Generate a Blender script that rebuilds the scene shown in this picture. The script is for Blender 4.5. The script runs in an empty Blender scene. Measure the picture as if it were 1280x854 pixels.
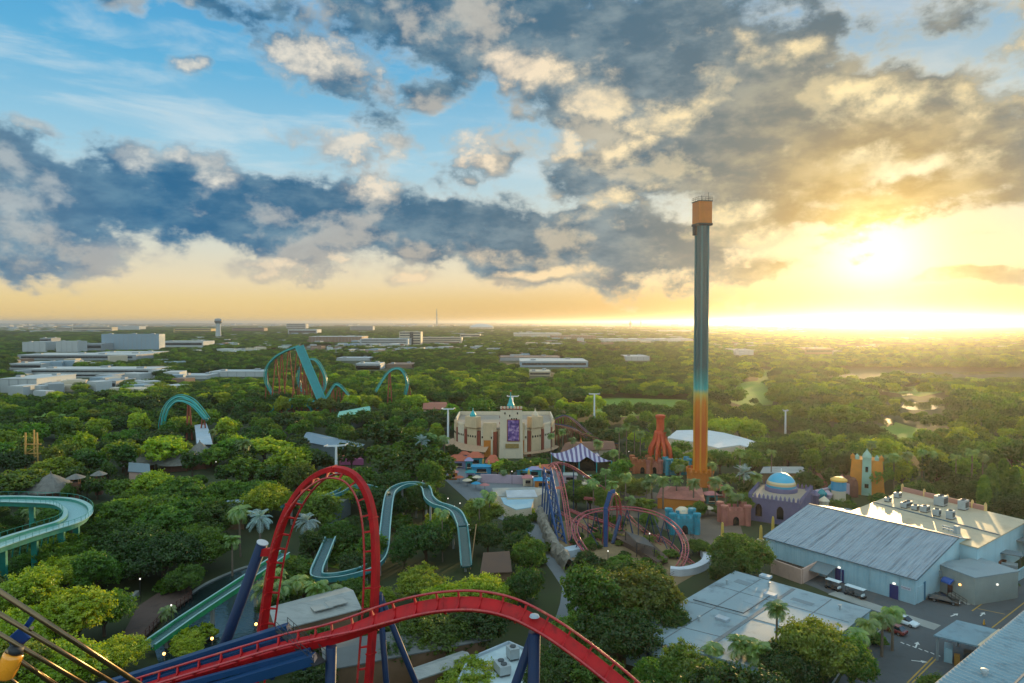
import bpy, bmesh, math, random
import numpy as np
from mathutils import Vector, Matrix, noise as mnoise
R_ = math.radians
rng = random.Random(7)
C = bpy.context.scene
COL = C.collection

# ------------------------------------------------------------------ camera
FPX, CX, CY, HOR, CAMH = 853.0, 640.0, 427.0, 403.0, 57.0   # focal length in pixels of the 1280 wide photograph
PITCH = math.atan((CY - HOR) / FPX)
cam_d = bpy.data.cameras.new('camera'); cam = bpy.data.objects.new('camera', cam_d); COL.objects.link(cam)
cam.location = (0, 0, CAMH); cam.rotation_euler = (math.pi / 2 - PITCH, 0, 0)
cam_d.sensor_width = 36; cam_d.lens = FPX / 1280 * 36
cam_d.clip_start = 0.1; cam_d.clip_end = 200000
C.camera = cam

def ray(px, py):
    u = (px - CX) / FPX; v = (CY - py) / FPX
    return Vector((u, math.cos(PITCH) + v * math.sin(PITCH), -math.sin(PITCH) + v * math.cos(PITCH)))
def G(px, py, z=0.0):
    'point of height z that the photograph shows at (px, py)'
    d = ray(px, py); t = (z - CAMH) / d.z
    return Vector((d.x * t, d.y * t, z))
def P(px, py, D):
    'point at depth D (along Y) seen at (px, py)'
    d = ray(px, py); t = D / d.y
    return Vector((d.x * t, D, CAMH + d.z * t))
def pix(p):
    f = p.y * math.cos(PITCH) - (p.z - CAMH) * math.sin(PITCH)
    up = p.y * math.sin(PITCH) + (p.z - CAMH) * math.cos(PITCH)
    if f < .1: return (-9999, -9999)
    return (CX + FPX * p.x / f, CY - FPX * up / f)
def hexlin(h):
    h = h.lstrip('#'); c = [int(h[i:i + 2], 16) / 255 for i in (0, 2, 4)]
    return tuple(x / 12.92 if x <= .04045 else ((x + .055) / 1.055) ** 2.4 for x in c)

# ------------------------------------------------------------------ sun and sky
SUN_AZ, SUN_EL = R_(28.0), R_(5.0)
SUN_DIR = Vector((math.sin(SUN_AZ) * math.cos(SUN_EL), math.cos(SUN_AZ) * math.cos(SUN_EL), math.sin(SUN_EL)))
sun_d = bpy.data.lights.new('sun', 'SUN'); sun = bpy.data.objects.new('sun', sun_d); COL.objects.link(sun)
sun_d.energy = 5.0; sun_d.angle = R_(0.8); sun_d.color = (1.0, 0.66, 0.28)
sun.rotation_euler = SUN_DIR.to_track_quat('Z', 'Y').to_euler(); sun.location = (200, 300, 150)
SKY_STRENGTH = 0.12
C.view_settings.view_transform = 'Standard'; C.view_settings.look = 'None'
C.view_settings.exposure = 0.0; C.view_settings.gamma = 1.0; C.view_settings.use_curve_mapping = False

W = bpy.data.worlds.new('World'); C.world = W; W.use_nodes = True
WT = W.node_tree; WT.nodes.clear()
class E:
    'a socket with arithmetic'
    T = None
    def __init__(s, sock): s.s = sock
    @staticmethod
    def m(op, *a, clamp=False):
        n = E.T.nodes.new('ShaderNodeMath'); n.operation = op; n.use_clamp = clamp
        for i, x in enumerate(a):
            if isinstance(x, E): E.T.links.new(x.s, n.inputs[i])
            else: n.inputs[i].default_value = x
        return E(n.outputs[0])
    def __add__(s, o): return E.m('ADD', s, o)
    __radd__ = __add__
    def __mul__(s, o): return E.m('MULTIPLY', s, o)
    __rmul__ = __mul__
    def __sub__(s, o): return E.m('SUBTRACT', s, o)
    def __rsub__(s, o): return E.m('SUBTRACT', o, s)
    def __truediv__(s, o): return E.m('DIVIDE', s, o)
def smooth(x, a, b):
    n = E.T.nodes.new('ShaderNodeMapRange'); n.interpolation_type = 'SMOOTHSTEP'
    E.T.links.new(x.s, n.inputs[0]); n.inputs[1].default_value = a; n.inputs[2].default_value = b
    return E(n.outputs[0])
def mixc(f, a, b, mode='MIX'):
    n = E.T.nodes.new('ShaderNodeMix'); n.data_type = 'RGBA'; n.blend_type = mode; n.clamp_factor = True
    for i, x in ((0, f), (6, a), (7, b)):
        if isinstance(x, E): E.T.links.new(x.s, n.inputs[i])
        elif i == 0: n.inputs[0].default_value = x
        else: n.inputs[i].default_value = (*x, 1)
    return E(n.outputs[2])
def comb(x, y, z=0.0):
    n = E.T.nodes.new('ShaderNodeCombineXYZ')
    for i, v in enumerate((x, y, z)):
        if isinstance(v, E): E.T.links.new(v.s, n.inputs[i])
        else: n.inputs[i].default_value = v
    return E(n.outputs[0])
def fbm(vec, scale, detail=5, rough=.55, dist=0.0):
    n = E.T.nodes.new('ShaderNodeTexNoise'); n.noise_dimensions = '3D'
    n.inputs['Scale'].default_value = scale; n.inputs['Detail'].default_value = detail
    n.inputs['Roughness'].default_value = rough; n.inputs['Distortion'].default_value = dist
    E.T.links.new(vec.s, n.inputs['Vector'])
    return E(n.outputs[0])
def ramp(x, stops):
    n = E.T.nodes.new('ShaderNodeValToRGB'); cr = n.color_ramp
    while len(cr.elements) < len(stops): cr.elements.new(.5)
    for e, (p, c) in zip(cr.elements, stops): e.position = p; e.color = (*c, 1)
    E.T.links.new(x.s, n.inputs[0]); return E(n.outputs[0])

def azel(px, py):
    d = ray(px, py).normalized(); return math.atan2(d.x, d.y), math.asin(d.z)
# cloud banks: photo pixel centre, radii, weight, tilt of long axis in degrees
BANKS = [(10, 242, 200, 62, 1.05, -3), (170, 255, 180, 55, 1.0, -2), (320, 268, 240, 50, 1.05, -3), (510, 282, 230, 44, 1.05, -2), (690, 300, 190, 42, 1.05, -2),
         (860, 305, 130, 44, .85, 0), (960, 338, 120, 34, .85, 4), (600, 335, 190, 20, .5, 2), (520, 240, 130, 28, .6, -5), (240, 215, 100, 30, .75, 0),
         (640, 35, 170, 52, 1.0, -10), (560, 105, 75, 40, .8, 10), (820, 95, 200, 80, 1.3, -16), (1010, 165, 200, 70, 1.35, -8),
         (1120, 185, 160, 38, 1.05, 6), (790, 215, 115, 36, .85, -8), (410, 100, 56, 36, .85, -12), (460, 140, 80, 46, .72, -35), (450, 195, 80, 24, .6, 0),
         (625, 208, 75, 22, .75, 8), (1190, 125, 130, 28, .6, 4), (1275, 55, 50, 34, .6, 0), (1075, 331, 34, 14, .85, 8), (1215, 356, 110, 13, .95, 2),
         (1120, 262, 60, 22, .55, 20), (230, 2, 170, 20, .55, 0), (1000, 60, 110, 44, .62, 0), (1180, 42, 150, 40, .58, -6), (1110, 85, 120, 26, .5, 8), (900, 20, 160, 26, .6, 0),
         (930, 250, 150, 30, .7, -8), (1215, 255, 130, 26, .62, 6), (1240, 305, 90, 13, .6, 3), (1020, 298, 70, 12, .6, 8), (1180, 215, 150, 18, .6, -4), (30, 165, 50, 14, .5, 0), (258, 98, 22, 12, .7, 0)]
PUFFS = [(385, 88, 48, 30), (440, 78, 30, 24), (470, 110, 40, 26), (425, 188, 55, 20), (495, 186, 34, 14), (622, 205, 60, 26), (735, 118, 52, 28), (655, 95, 70, 26), (240, 205, 70, 20), (310, 340, 70, 18), (430, 330, 26, 12),
         (700, 192, 40, 18), (812, 152, 46, 22), (780, 188, 40, 16), (985, 62, 30, 12), (940, 60, 24, 18), (1085, 112, 70, 18), (1190, 118, 110, 30), (1272, 48, 34, 30), (590, 318, 60, 14), (510, 345, 60, 12), (680, 345, 70, 10), (770, 240, 60, 12), (500, 232, 70, 12), (20, 150, 30, 12), (45, 160, 22, 10), (258, 97, 20, 10), (880, 262, 60, 14), (960, 300, 70, 14), (1110, 205, 90, 14)]
def cloud_density(az, el):
    wn = E.T.nodes.new('ShaderNodeTexNoise'); wn.inputs['Scale'].default_value = 7.0; wn.inputs['Detail'].default_value = 3
    p = comb(az, el * 1.5, .37); E.T.links.new(p.s, wn.inputs['Vector'])
    wv = E.T.nodes.new('ShaderNodeVectorMath'); wv.operation = 'MULTIPLY_ADD'
    E.T.links.new(wn.outputs['Color'], wv.inputs[0]); wv.inputs[1].default_value = (.15, .085, 0)
    off = E.T.nodes.new('ShaderNodeVectorMath'); off.operation = 'SUBTRACT'; E.T.links.new(comb(az, el, 0).s, off.inputs[0]); off.inputs[1].default_value = (.075, .0425, 0)
    E.T.links.new(off.outputs[0], wv.inputs[2])
    tot = None
    for (px, py, rx, ry, w, tilt) in BANKS:
        a0, e0 = azel(px, py); k = math.cos(a0)
        mp = E.T.nodes.new('ShaderNodeMapping'); mp.vector_type = 'TEXTURE'
        mp.inputs['Location'].default_value = (a0, e0, 0); mp.inputs['Rotation'].default_value = (0, 0, R_(tilt))
        mp.inputs['Scale'].default_value = (rx / FPX * k * 2.1, ry / FPX * k * 2.1, 1)
        E.T.links.new(wv.outputs[0], mp.inputs['Vector'])
        gt = E.T.nodes.new('ShaderNodeTexGradient'); gt.gradient_type = 'SPHERICAL'; E.T.links.new(mp.outputs[0], gt.inputs[0])
        g = E(gt.outputs[1]) * (w * 1.18)
        tot = g if tot is None else E.m('SMOOTH_MAX', tot, g, .12)
    # elsewhere in the sky, out of the photograph: broken cloud
    for (px, py, rx, ry, w) in ((1110, 338, 105, 42, .5), (560, 160, 90, 26, .25), (330, 150, 140, 50, .3), (680, 185, 60, 18, .25), (1110, 90, 60, 12, .15)):
        a0, e0 = azel(px, py); qa = (az - a0) * (FPX / rx); qe = (el - e0) * (FPX / ry)
        tot = tot - E.m('EXPONENT', (qa * qa + qe * qe) * -.8) * w
    out = smooth(E.m('ABSOLUTE', az), .72, 1.1); hi_el = smooth(el, .46, .62)
    far = E.m('MAXIMUM', out, hi_el)
    puf = None
    for (px, py, rx, ry) in PUFFS:
        a0, e0 = azel(px, py); k = math.cos(a0)
        mp = E.T.nodes.new('ShaderNodeMapping'); mp.vector_type = 'TEXTURE'; mp.inputs['Location'].default_value = (a0, e0, 0); mp.inputs['Scale'].default_value = (rx / FPX * k * 1.7, ry / FPX * k * 1.7, 1)
        E.T.links.new(wv.outputs[0], mp.inputs['Vector']); gt = E.T.nodes.new('ShaderNodeTexGradient'); gt.gradient_type = 'SPHERICAL'; E.T.links.new(mp.outputs[0], gt.inputs[0])
        g = E(gt.outputs[1]); puf = g if puf is None else E.m('MAXIMUM', puf, g)
    return tot + far * .46, puf
def build_sky():
    E.T = WT
    tc = WT.nodes.new('ShaderNodeTexCoord'); sep = WT.nodes.new('ShaderNodeSeparateXYZ'); WT.links.new(tc.outputs['Generated'], sep.inputs[0])
    x, y, z = (E(sep.outputs[i]) for i in range(3))
    az = E.m('ARCTAN2', x, y); el = E.m('ARCSINE', z)
    S = SUN_DIR
    cosang = x * S.x + y * S.y + z * S.z
    ang = E.m('ARCCOSINE', E.m('MINIMUM', cosang, .99999))
    # squashed angle: the bright patch is wider than high
    sky = WT.nodes.new('ShaderNodeTexSky'); sky.sky_type = 'NISHITA'; sky.sun_disc = False
    sky.sun_elevation = SUN_EL; sky.sun_rotation = SUN_AZ; sky.altitude = 30; sky.air_density = 1.0; sky.dust_density = 1.6; sky.ozone_density = 2.0
    skc = mixc(1.0, E(sky.outputs[0]), (.115, .115, .115), 'MULTIPLY')
    elr = E.m('MULTIPLY', el, 1 / R_(90), clamp=True)
    grad = ramp(elr, [(0.0, hexlin('#f6cf80')), (.02, hexlin('#f8dc9c')), (.036, hexlin('#f6e4bc')), (.056, hexlin('#e8e3cd')), (.09, hexlin('#cfe2e2')), (.14, hexlin('#a2d5ec')),
                      (.21, hexlin('#62b8e4')), (.29, hexlin('#3c9fdb')), (.55, hexlin('#8cb2b4')), (1.0, hexlin('#a3b4ac'))])
    base = mixc(.12, grad, skc)
    # cirrus veils, upper left
    cir = fbm(comb(az * 1.0, el * 5.5, 1.7), 4.0, 6, .6, .5)
    cmask = smooth(cir, .44, .72) * smooth(el, .08, .16)
    base = mixc(cmask * .5, base, hexlin('#dfe9ea'))
    # glow of the sun behind the haze
    g_wide = E.m('EXPONENT', ang * -4.2); g_mid = E.m('EXPONENT', ang * ang * -40.0); g_core = E.m('EXPONENT', ang * ang * -300.0)
    base = mixc(E.m('MULTIPLY', g_wide, .55, clamp=True), base, hexlin('#e8c284'))
    base = mixc(E.m('MULTIPLY', g_mid, .62, clamp=True), base, hexlin('#f6dc9c'))
    # the air near the horizon dims the light round the low sun
    base = mixc(smooth(el, .075, .0) * smooth(ang, .95, .12) * .85, base, hexlin('#b08038'))
    # clouds
    tot, puf = cloud_density(az, el)
    big = fbm(comb(az, el * 1.55, .9), 8.5, 8, .56, .1)
    fin = fbm(comb(az, el * 1.4, 2.2), 44.0, 5, .62)
    big1 = fbm(comb(az + .012, (el + .018) * 1.55, .9), 8.0, 3, .5, .2)
    bil = fbm(comb(az, el * 1.35, 7.9), 15.0, 8, .60, .15)
    d0 = tot * .95 + (big - .5) * 1.45 + (bil - .5) * .75 + (fin - .5) * .38 - .35
    d1 = tot * .95 + (big1 - .5) * 1.45 - .34
    pf = puf * .95 + (fin - .5) * .5 + (bil - .5) * 1.5 + (big - .5) * 1.5 - .36
    palpha = smooth(pf, -.12, .52)
    alpha = E.m('MAXIMUM', smooth(d0, -.10, .26), palpha * .9)
    thick = smooth(d0, -.06, .2)
    rim = smooth(d0 - d1, .02, .30)
    sunny = E.m('EXPONENT', ang * -2.6)
    dark = ramp(ang * (1 / 1.6), [(0.0, hexlin('#d9ae58')), (.07, hexlin('#b09664')), (.12, hexlin('#7f837c')), (.20, hexlin('#5f7683')), (.36, hexlin('#486f88')), (.6, hexlin('#2f6a92')), (1.0, hexlin('#9aa9a8'))])
    darkv = fbm(comb(az, el * 2.0, 5.3), 14.0, 4, .6)
    dark = mixc(smooth(darkv, .36, .74) * .7, dark, ramp(ang * (1 / 1.6), [(0.0, hexlin('#ffdf90')), (.10, hexlin('#d0bb8c')), (.22, hexlin('#9aa8aa')), (.62, hexlin('#6f97ad')), (1.0, hexlin('#b5cbd6'))]))
    bright = ramp(ang * (1 / 1.6), [(0.0, hexlin('#fff6d0')), (.14, hexlin('#ffe9b4')), (.35, hexlin('#f3e2c8')), (.62, hexlin('#d9dcd6')), (1.0, hexlin('#e0dfd6'))])
    low = smooth(el, .16, .03)
    bright = mixc(low * .6, bright, hexlin('#fbd69a'))
    lit = E.m('MULTIPLY', (1.0 - thick) * .55 + rim * .45, 1.0, clamp=True)
    lit = E.m('MAXIMUM', lit, palpha * E.m('MULTIPLY', .62 + (big - big1) * 3.0 + (bil - .5) * 1.4 + (fin - .5) * .7, 1.0, clamp=True))
    cl = mixc(lit, dark, bright)
    res = mixc(alpha, base, cl)
    vm = WT.nodes.new('ShaderNodeVectorMath'); vm.operation = 'SCALE'; WT.links.new(res.s, vm.inputs[0]); 
    sky_fill = E.m('MAXIMUM', smooth(E.m('ABSOLUTE', az), .75, 1.4), smooth(el, .48, .75))   # gain added to the unseen sky overhead and behind, lifts the shadows
    gain = 1.0 + g_core * 1.5 + g_mid * .05 + sky_fill * 1.25
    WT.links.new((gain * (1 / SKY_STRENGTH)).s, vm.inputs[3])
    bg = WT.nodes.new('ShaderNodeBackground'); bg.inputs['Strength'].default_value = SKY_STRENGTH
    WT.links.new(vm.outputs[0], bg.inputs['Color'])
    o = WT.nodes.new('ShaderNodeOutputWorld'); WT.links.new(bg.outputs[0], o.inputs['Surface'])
build_sky()
W.cycles.sampling_method = 'MANUAL'; W.cycles.sample_map_resolution = 512
C.cycles.use_denoising = True
C.cycles.max_bounces = 5; C.cycles.diffuse_bounces = 2; C.cycles.glossy_bounces = 2; C.cycles.transmission_bounces = 3; C.cycles.transparent_max_bounces = 6; C.cycles.volume_bounces = 0
C.cycles.use_adaptive_sampling = True

# ------------------------------------------------------------------ materials
MATS = {}
def nd(nt, t, **kw):
    n = nt.nodes.new(t)
    for k, v in kw.items(): setattr(n, k, v)
    return n
def mat(name, col, rough=.6, metal=0.0, var=.22, scale=.35, bump=0.0, spec=.5, coat=0.0, stain=None, stain_amt=.0, stain_scale=(1, 1, 1), emit=None, estr=0.0, fine=6.0):
    if name in MATS: return MATS[name]
    m = bpy.data.materials.new(name); m.use_nodes = True; nt = m.node_tree
    b = nt.nodes['Principled BSDF']; c = hexlin(col) if isinstance(col, str) else col
    L = nt.links.new
    tc = nd(nt, 'ShaderNodeTexCoord')
    n1 = nd(nt, 'ShaderNodeTexNoise'); n1.inputs['Scale'].default_value = scale; n1.inputs['Detail'].default_value = 8; n1.inputs['Roughness'].default_value = .62
    L(tc.outputs['Object'], n1.inputs['Vector'])
    mr = nd(nt, 'ShaderNodeMapRange'); L(n1.outputs[0], mr.inputs[0]); mr.inputs[1].default_value = .25; mr.inputs[2].default_value = .75
    mr.inputs[3].default_value = 1 - var; mr.inputs[4].default_value = 1 + var
    mx = nd(nt, 'ShaderNodeMix', data_type='RGBA', blend_type='MULTIPLY'); mx.inputs[0].default_value = 1
    mx.inputs[6].default_value = (*c, 1); L(mr.outputs[0], mx.inputs[7])
    out = mx.outputs[2]
    if stain:
        mp = nd(nt, 'ShaderNodeMapping'); mp.inputs['Scale'].default_value = stain_scale; L(tc.outputs['Object'], mp.inputs[0])
        n2 = nd(nt, 'ShaderNodeTexNoise'); n2.inputs['Scale'].default_value = 1.0; n2.inputs['Detail'].default_value = 6; n2.inputs['Roughness'].default_value = .65
        L(mp.outputs[0], n2.inputs['Vector'])
        r2 = nd(nt, 'ShaderNodeMapRange', interpolation_type='SMOOTHSTEP'); L(n2.outputs[0], r2.inputs[0]); r2.inputs[1].default_value = .48; r2.inputs[2].default_value = .72; r2.inputs[4].default_value = stain_amt
        m2 = nd(nt, 'ShaderNodeMix', data_type='RGBA'); L(r2.outputs[0], m2.inputs[0]); L(out, m2.inputs[6]); m2.inputs[7].default_value = (*hexlin(stain), 1)
        out = m2.outputs[2]
    L(out, b.inputs['Base Color'])
    b.inputs['Metallic'].default_value = metal; b.inputs['Specular IOR Level'].default_value = spec; b.inputs['Coat Weight'].default_value = coat
    rr = nd(nt, 'ShaderNodeMapRange'); L(n1.outputs[0], rr.inputs[0]); rr.inputs[1].default_value = .3; rr.inputs[2].default_value = .7
    rr.inputs[3].default_value = max(.02, rough - .1); rr.inputs[4].default_value = min(1, rough + .1); L(rr.outputs[0], b.inputs['Roughness'])
    if bump:
        n3 = nd(nt, 'ShaderNodeTexNoise'); n3.inputs['Scale'].default_value = fine; n3.inputs['Detail'].default_value = 4; L(tc.outputs['Object'], n3.inputs['Vector'])
        bp = nd(nt, 'ShaderNodeBump'); bp.inputs['Strength'].default_value = bump; bp.inputs['Distance'].default_value = .1; L(n3.outputs[0], bp.inputs['Height']); L(bp.outputs[0], b.inputs['Normal'])
    if emit:
        b.inputs['Emission Color'].default_value = (*hexlin(emit), 1); b.inputs['Emission Strength'].default_value = estr
    MATS[name] = m
    return m
def leaf_mat(name, cols, trans=.48, gloss=.08):
    m = bpy.data.materials.new(name); m.use_nodes = True; nt = m.node_tree; nt.nodes.clear(); L = nt.links.new
    o = nd(nt, 'ShaderNodeOutputMaterial')
    tc = nd(nt, 'ShaderNodeTexCoord'); oi = nd(nt, 'ShaderNodeObjectInfo')
    ad = nd(nt, 'ShaderNodeVectorMath', operation='MULTIPLY_ADD'); L(oi.outputs['Random'], ad.inputs[0]); ad.inputs[1].default_value = (71, 37, 53); L(tc.outputs['Object'], ad.inputs[2])
    n = nd(nt, 'ShaderNodeTexNoise'); n.inputs['Scale'].default_value = .42; n.inputs['Detail'].default_value = 5; n.inputs['Roughness'].default_value = .7; L(ad.outputs[0], n.inputs['Vector'])
    cr = nd(nt, 'ShaderNodeValToRGB'); els = cr.color_ramp.elements
    while len(els) < len(cols): els.new(.5)
    for i, (e, c) in enumerate(zip(els, cols)): e.position = .28 + .44 * i / (len(cols) - 1); e.color = (*hexlin(c), 1)
    L(n.outputs[0], cr.inputs[0])
    hs = nd(nt, 'ShaderNodeHueSaturation'); L(cr.outputs[0], hs.inputs['Color'])
    h = nd(nt, 'ShaderNodeMapRange'); L(oi.outputs['Random'], h.inputs[0]); h.inputs[3].default_value = .492; h.inputs[4].default_value = .525; L(h.outputs[0], hs.inputs['Hue'])
    wn = nd(nt, 'ShaderNodeTexWhiteNoise', noise_dimensions='1D'); L(oi.outputs['Random'], wn.inputs['W'])
    v = nd(nt, 'ShaderNodeMapRange'); L(wn.outputs[0], v.inputs[0]); v.inputs[3].default_value = .82; v.inputs[4].default_value = 1.5; L(v.outputs[0], hs.inputs['Value'])
    d = nd(nt, 'ShaderNodeBsdfDiffuse'); L(hs.outputs[0], d.inputs[0])
    t = nd(nt, 'ShaderNodeBsdfTranslucent'); g2 = nd(nt, 'ShaderNodeMix', data_type='RGBA', blend_type='MULTIPLY'); g2.inputs[0].default_value = 1; L(hs.outputs[0], g2.inputs[6]); g2.inputs[7].default_value = (1.75, 1.5, .5, 1); L(g2.outputs[2], t.inputs[0])
    ms = nd(nt, 'ShaderNodeMixShader'); ms.inputs[0].default_value = trans; L(d.outputs[0], ms.inputs[1]); L(t.outputs[0], ms.inputs[2])
    gl = nd(nt, 'ShaderNodeBsdfGlossy'); gl.inputs['Roughness'].default_value = .45; gl.inputs[0].default_value = (.8, .8, .8, 1)
    m2 = nd(nt, 'ShaderNodeMixShader'); m2.inputs[0].default_value = gloss * .5; L(ms.outputs[0], m2.inputs[1]); L(gl.outputs[0], m2.inputs[2])
    L(m2.outputs[0], o.inputs[0])
    MATS[name] = m
    return m

# ------------------------------------------------------------------ mesh builder and scene graph
BASE = {}
class MB:
    def __init__(s): s.v = []; s.f = []; s.m = []; s.mi = 0
    def add(s, vs, fs):
        o = len(s.v); s.v += [Vector(v) for v in vs]; s.f += [tuple(i + o for i in f) for f in fs]; s.m += [s.mi] * len(fs)
        return s
    def box(s, c, size, rz=0.0, mtx=None):
        c = Vector(c); hx, hy, hz = (x / 2 for x in size); cs, sn = math.cos(rz), math.sin(rz)
        vs = []
        for z in (-hz, hz):
            for x, y in ((-hx, -hy), (hx, -hy), (hx, hy), (-hx, hy)):
                p = Vector((x * cs - y * sn, x * sn + y * cs, z)) if mtx is None else mtx @ Vector((x, y, z))
                vs.append(c + p)
        return s.add(vs, [(3, 2, 1, 0), (4, 5, 6, 7), (0, 1, 5, 4), (1, 2, 6, 5), (2, 3, 7, 6), (3, 0, 4, 7)])
    def beam(s, a, b, w, h, up=Vector((0, 0, 1))):
        a, b = Vector(a), Vector(b); d = (b - a).normalized(); sd = d.cross(up)
        if sd.length < 1e-4: sd = d.cross(Vector((1, 0, 0)))
        sd.normalize(); u = sd.cross(d)
        vs = [p + sd * x * w / 2 + u * y * h / 2 for p in (a, b) for x, y in ((-1, -1), (1, -1), (1, 1), (-1, 1))]
        return s.add(vs, [(3, 2, 1, 0), (4, 5, 6, 7), (0, 1, 5, 4), (1, 2, 6, 5), (2, 3, 7, 6), (3, 0, 4, 7)])
    def prism(s, poly, z0, z1, top=True, bottom=True):
        n = len(poly); a = sum(poly[i][0] * poly[(i + 1) % n][1] - poly[(i + 1) % n][0] * poly[i][1] for i in range(n))
        if a < 0: poly = poly[::-1]
        vs = [(p[0], p[1], z0) for p in poly] + [(p[0], p[1], z1) for p in poly]
        fs = [(i, (i + 1) % n, n + (i + 1) % n, n + i) for i in range(n)]
        if top: fs.append(tuple(range(n, 2 * n)))
        if bottom: fs.append(tuple(reversed(range(n))))
        return s.add(vs, fs)
    def tube(s, pts, r, n=8, caps=True, r1=None):
        pts = [Vector(p) for p in pts]; N = len(pts); prev = None; o = len(s.v)
        for i, p in enumerate(pts):
            d = (pts[min(i + 1, N - 1)] - pts[max(i - 1, 0)]).normalized()
            if prev is None:
                x = d.cross(Vector((0, 0, 1)))
                if x.length < .05: x = d.cross(Vector((0, 1, 0)))
            else: x = prev - d * prev.dot(d)
            x.normalize(); prev = x; y = d.cross(x)
            rr = r if r1 is None else r + (r1 - r) * i / max(1, N - 1)
            s.v += [p + (x * math.cos(2 * math.pi * k / n) + y * math.sin(2 * math.pi * k / n)) * rr for k in range(n)]
        for i in range(N - 1):
            for k in range(n):
                s.f.append((o + i * n + k, o + i * n + (k + 1) % n, o + (i + 1) * n + (k + 1) % n, o + (i + 1) * n + k)); s.m.append(s.mi)
        if caps:
            s.f.append(tuple(o + k for k in reversed(range(n)))); s.f.append(tuple(o + (N - 1) * n + k for k in range(n))); s.m += [s.mi, s.mi]
        return s
    def lathe(s, prof, c, n=24, a0=0.0, a1=2 * math.pi):
        c = Vector(c); full = abs(a1 - a0 - 2 * math.pi) < 1e-6; o = len(s.v); cnt = n if full else n + 1
        for (r, z) in prof:
            for k in range(cnt):
                a = a0 + (a1 - a0) * k / n; s.v.append(c + Vector((r * math.cos(a), r * math.sin(a), z)))
        for i in range(len(prof) - 1):
            for k in range(n):
                k2 = (k + 1) % cnt
                s.f.append((o + i * cnt + k, o + i * cnt + k2, o + (i + 1) * cnt + k2, o + (i + 1) * cnt + k)); s.m.append(s.mi)
        return s
    def sweep(s, pts, frames, prof, closed=True, caps=True):
        'prof: list of (side, up) pairs; frames: list of (side, up)'
        o = len(s.v); n = len(prof); N = len(pts)
        for p, (sd, u) in zip(pts, frames):
            s.v += [p + sd * a + u * b for a, b in prof]
        rng_ = range(n) if closed else range(n - 1)
        for i in range(N - 1):
            for k in rng_:
                s.f.append((o + i * n + k, o + i * n + (k + 1) % n, o + (i + 1) * n + (k + 1) % n, o + (i + 1) * n + k)); s.m.append(s.mi)
        if closed and caps:
            s.f.append(tuple(o + k for k in reversed(range(n)))); s.f.append(tuple(o + (N - 1) * n + k for k in range(n))); s.m += [s.mi, s.mi]
        return s
    def grid(s, fn, nu, nv):
        o = len(s.v)
        for j in range(nv + 1):
            for i in range(nu + 1): s.v.append(Vector(fn(i / nu, j / nv)))
        for j in range(nv):
            for i in range(nu):
                a = o + j * (nu + 1) + i; s.f.append((a, a + 1, a + nu + 2, a + nu + 1)); s.m.append(s.mi)
        return s
    def build(s, name, mats, parent=None, smooth=False, bevel=0.0, fix=True):
        if not isinstance(mats, (list, tuple)): mats = [mats]
        base = BASE[parent.name] if parent is not None else Vector((0, 0, 0))
        me = bpy.data.meshes.new(name); me.from_pydata([tuple(v - base) for v in s.v], [], s.f)
        for m in mats: me.materials.append(m)
        if len(mats) > 1: me.polygons.foreach_set('material_index', s.m)
        if fix:
            bm = bmesh.new(); bm.from_mesh(me); bmesh.ops.recalc_face_normals(bm, faces=bm.faces); bm.to_mesh(me); bm.free()
        me.polygons.foreach_set('use_smooth', [smooth] * len(me.polygons))
        me.update()
        o = bpy.data.objects.new(name, me); COL.objects.link(o)
        if parent is not None: o.parent = parent
        BASE[o.name] = base
        if bevel:
            md = o.modifiers.new('bevel', 'BEVEL'); md.width = bevel; md.segments = 2; md.limit_method = 'ANGLE'
        if smooth == 'auto': pass
        return o
def tag(o, label, cat, group=None, kind=None):
    o['label'] = label; o['category'] = cat
    if group: o['group'] = group
    if kind: o['kind'] = kind
    return o
def thing(name, label, cat, loc, group=None, rz=0.0):
    o = bpy.data.objects.new(name, None); o.empty_display_size = .5; COL.objects.link(o); o.location = loc; o.rotation_euler = (0, 0, rz)
    BASE[o.name] = Vector(loc); return tag(o, label, cat, group)
def struct(name, mb, m, **kw):
    o = mb.build(name, m, **kw); o['kind'] = 'structure'; return o
def copy_tree(src, loc, rz=0.0, scale=(1, 1, 1), label=None, group=None):
    r = src.copy(); COL.objects.link(r); r.location = loc; r.rotation_euler = (0, 0, rz); r.scale = scale; BASE[r.name] = Vector(loc)
    if label: r['label'] = label
    if group: r['group'] = group
    for ch in src.children:
        c = ch.copy(); COL.objects.link(c); c.parent = r; BASE[c.name] = Vector(loc)
        for g in ch.children:
            d = g.copy(); COL.objects.link(d); d.parent = c
    return r
def crom(pts, per=8):
    pts = [Vector(p) for p in pts]; out = []
    for i in range(len(pts) - 1):
        p0 = pts[max(i - 1, 0)]; p1 = pts[i]; p2 = pts[i + 1]; p3 = pts[min(i + 2, len(pts) - 1)]
        if i == 0: p0 = p1 * 2 - p2
        if i == len(pts) - 2: p3 = p2 * 2 - p1
        for k in range(per):
            t = k / per
            out.append(.5 * ((2 * p1) + (p2 - p0) * t + (2 * p0 - 5 * p1 + 4 * p2 - p3) * t * t + (3 * p1 - p0 - 3 * p2 + p3) * t ** 3))
    out.append(pts[-1]); return out
def resample(pts, step):
    out = [pts[0].copy()]; acc = 0.0
    for a, b in zip(pts, pts[1:]):
        L = (b - a).length; pos = step - acc
        while pos <= L: out.append(a.lerp(b, pos / L)); pos += step
        acc = (acc + L) % step
    return out
def frames_of(pts, ups):
    fr = []
    for i, p in enumerate(pts):
        d = (pts[min(i + 1, len(pts) - 1)] - pts[max(i - 1, 0)]).normalized()
        u = ups[i] - d * ups[i].dot(d); u.normalize(); fr.append((d.cross(u).normalized(), u))
    return fr
VIS = []          # screen windows (x0, y0, x1, y1, depth) that the planting must leave open
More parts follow.
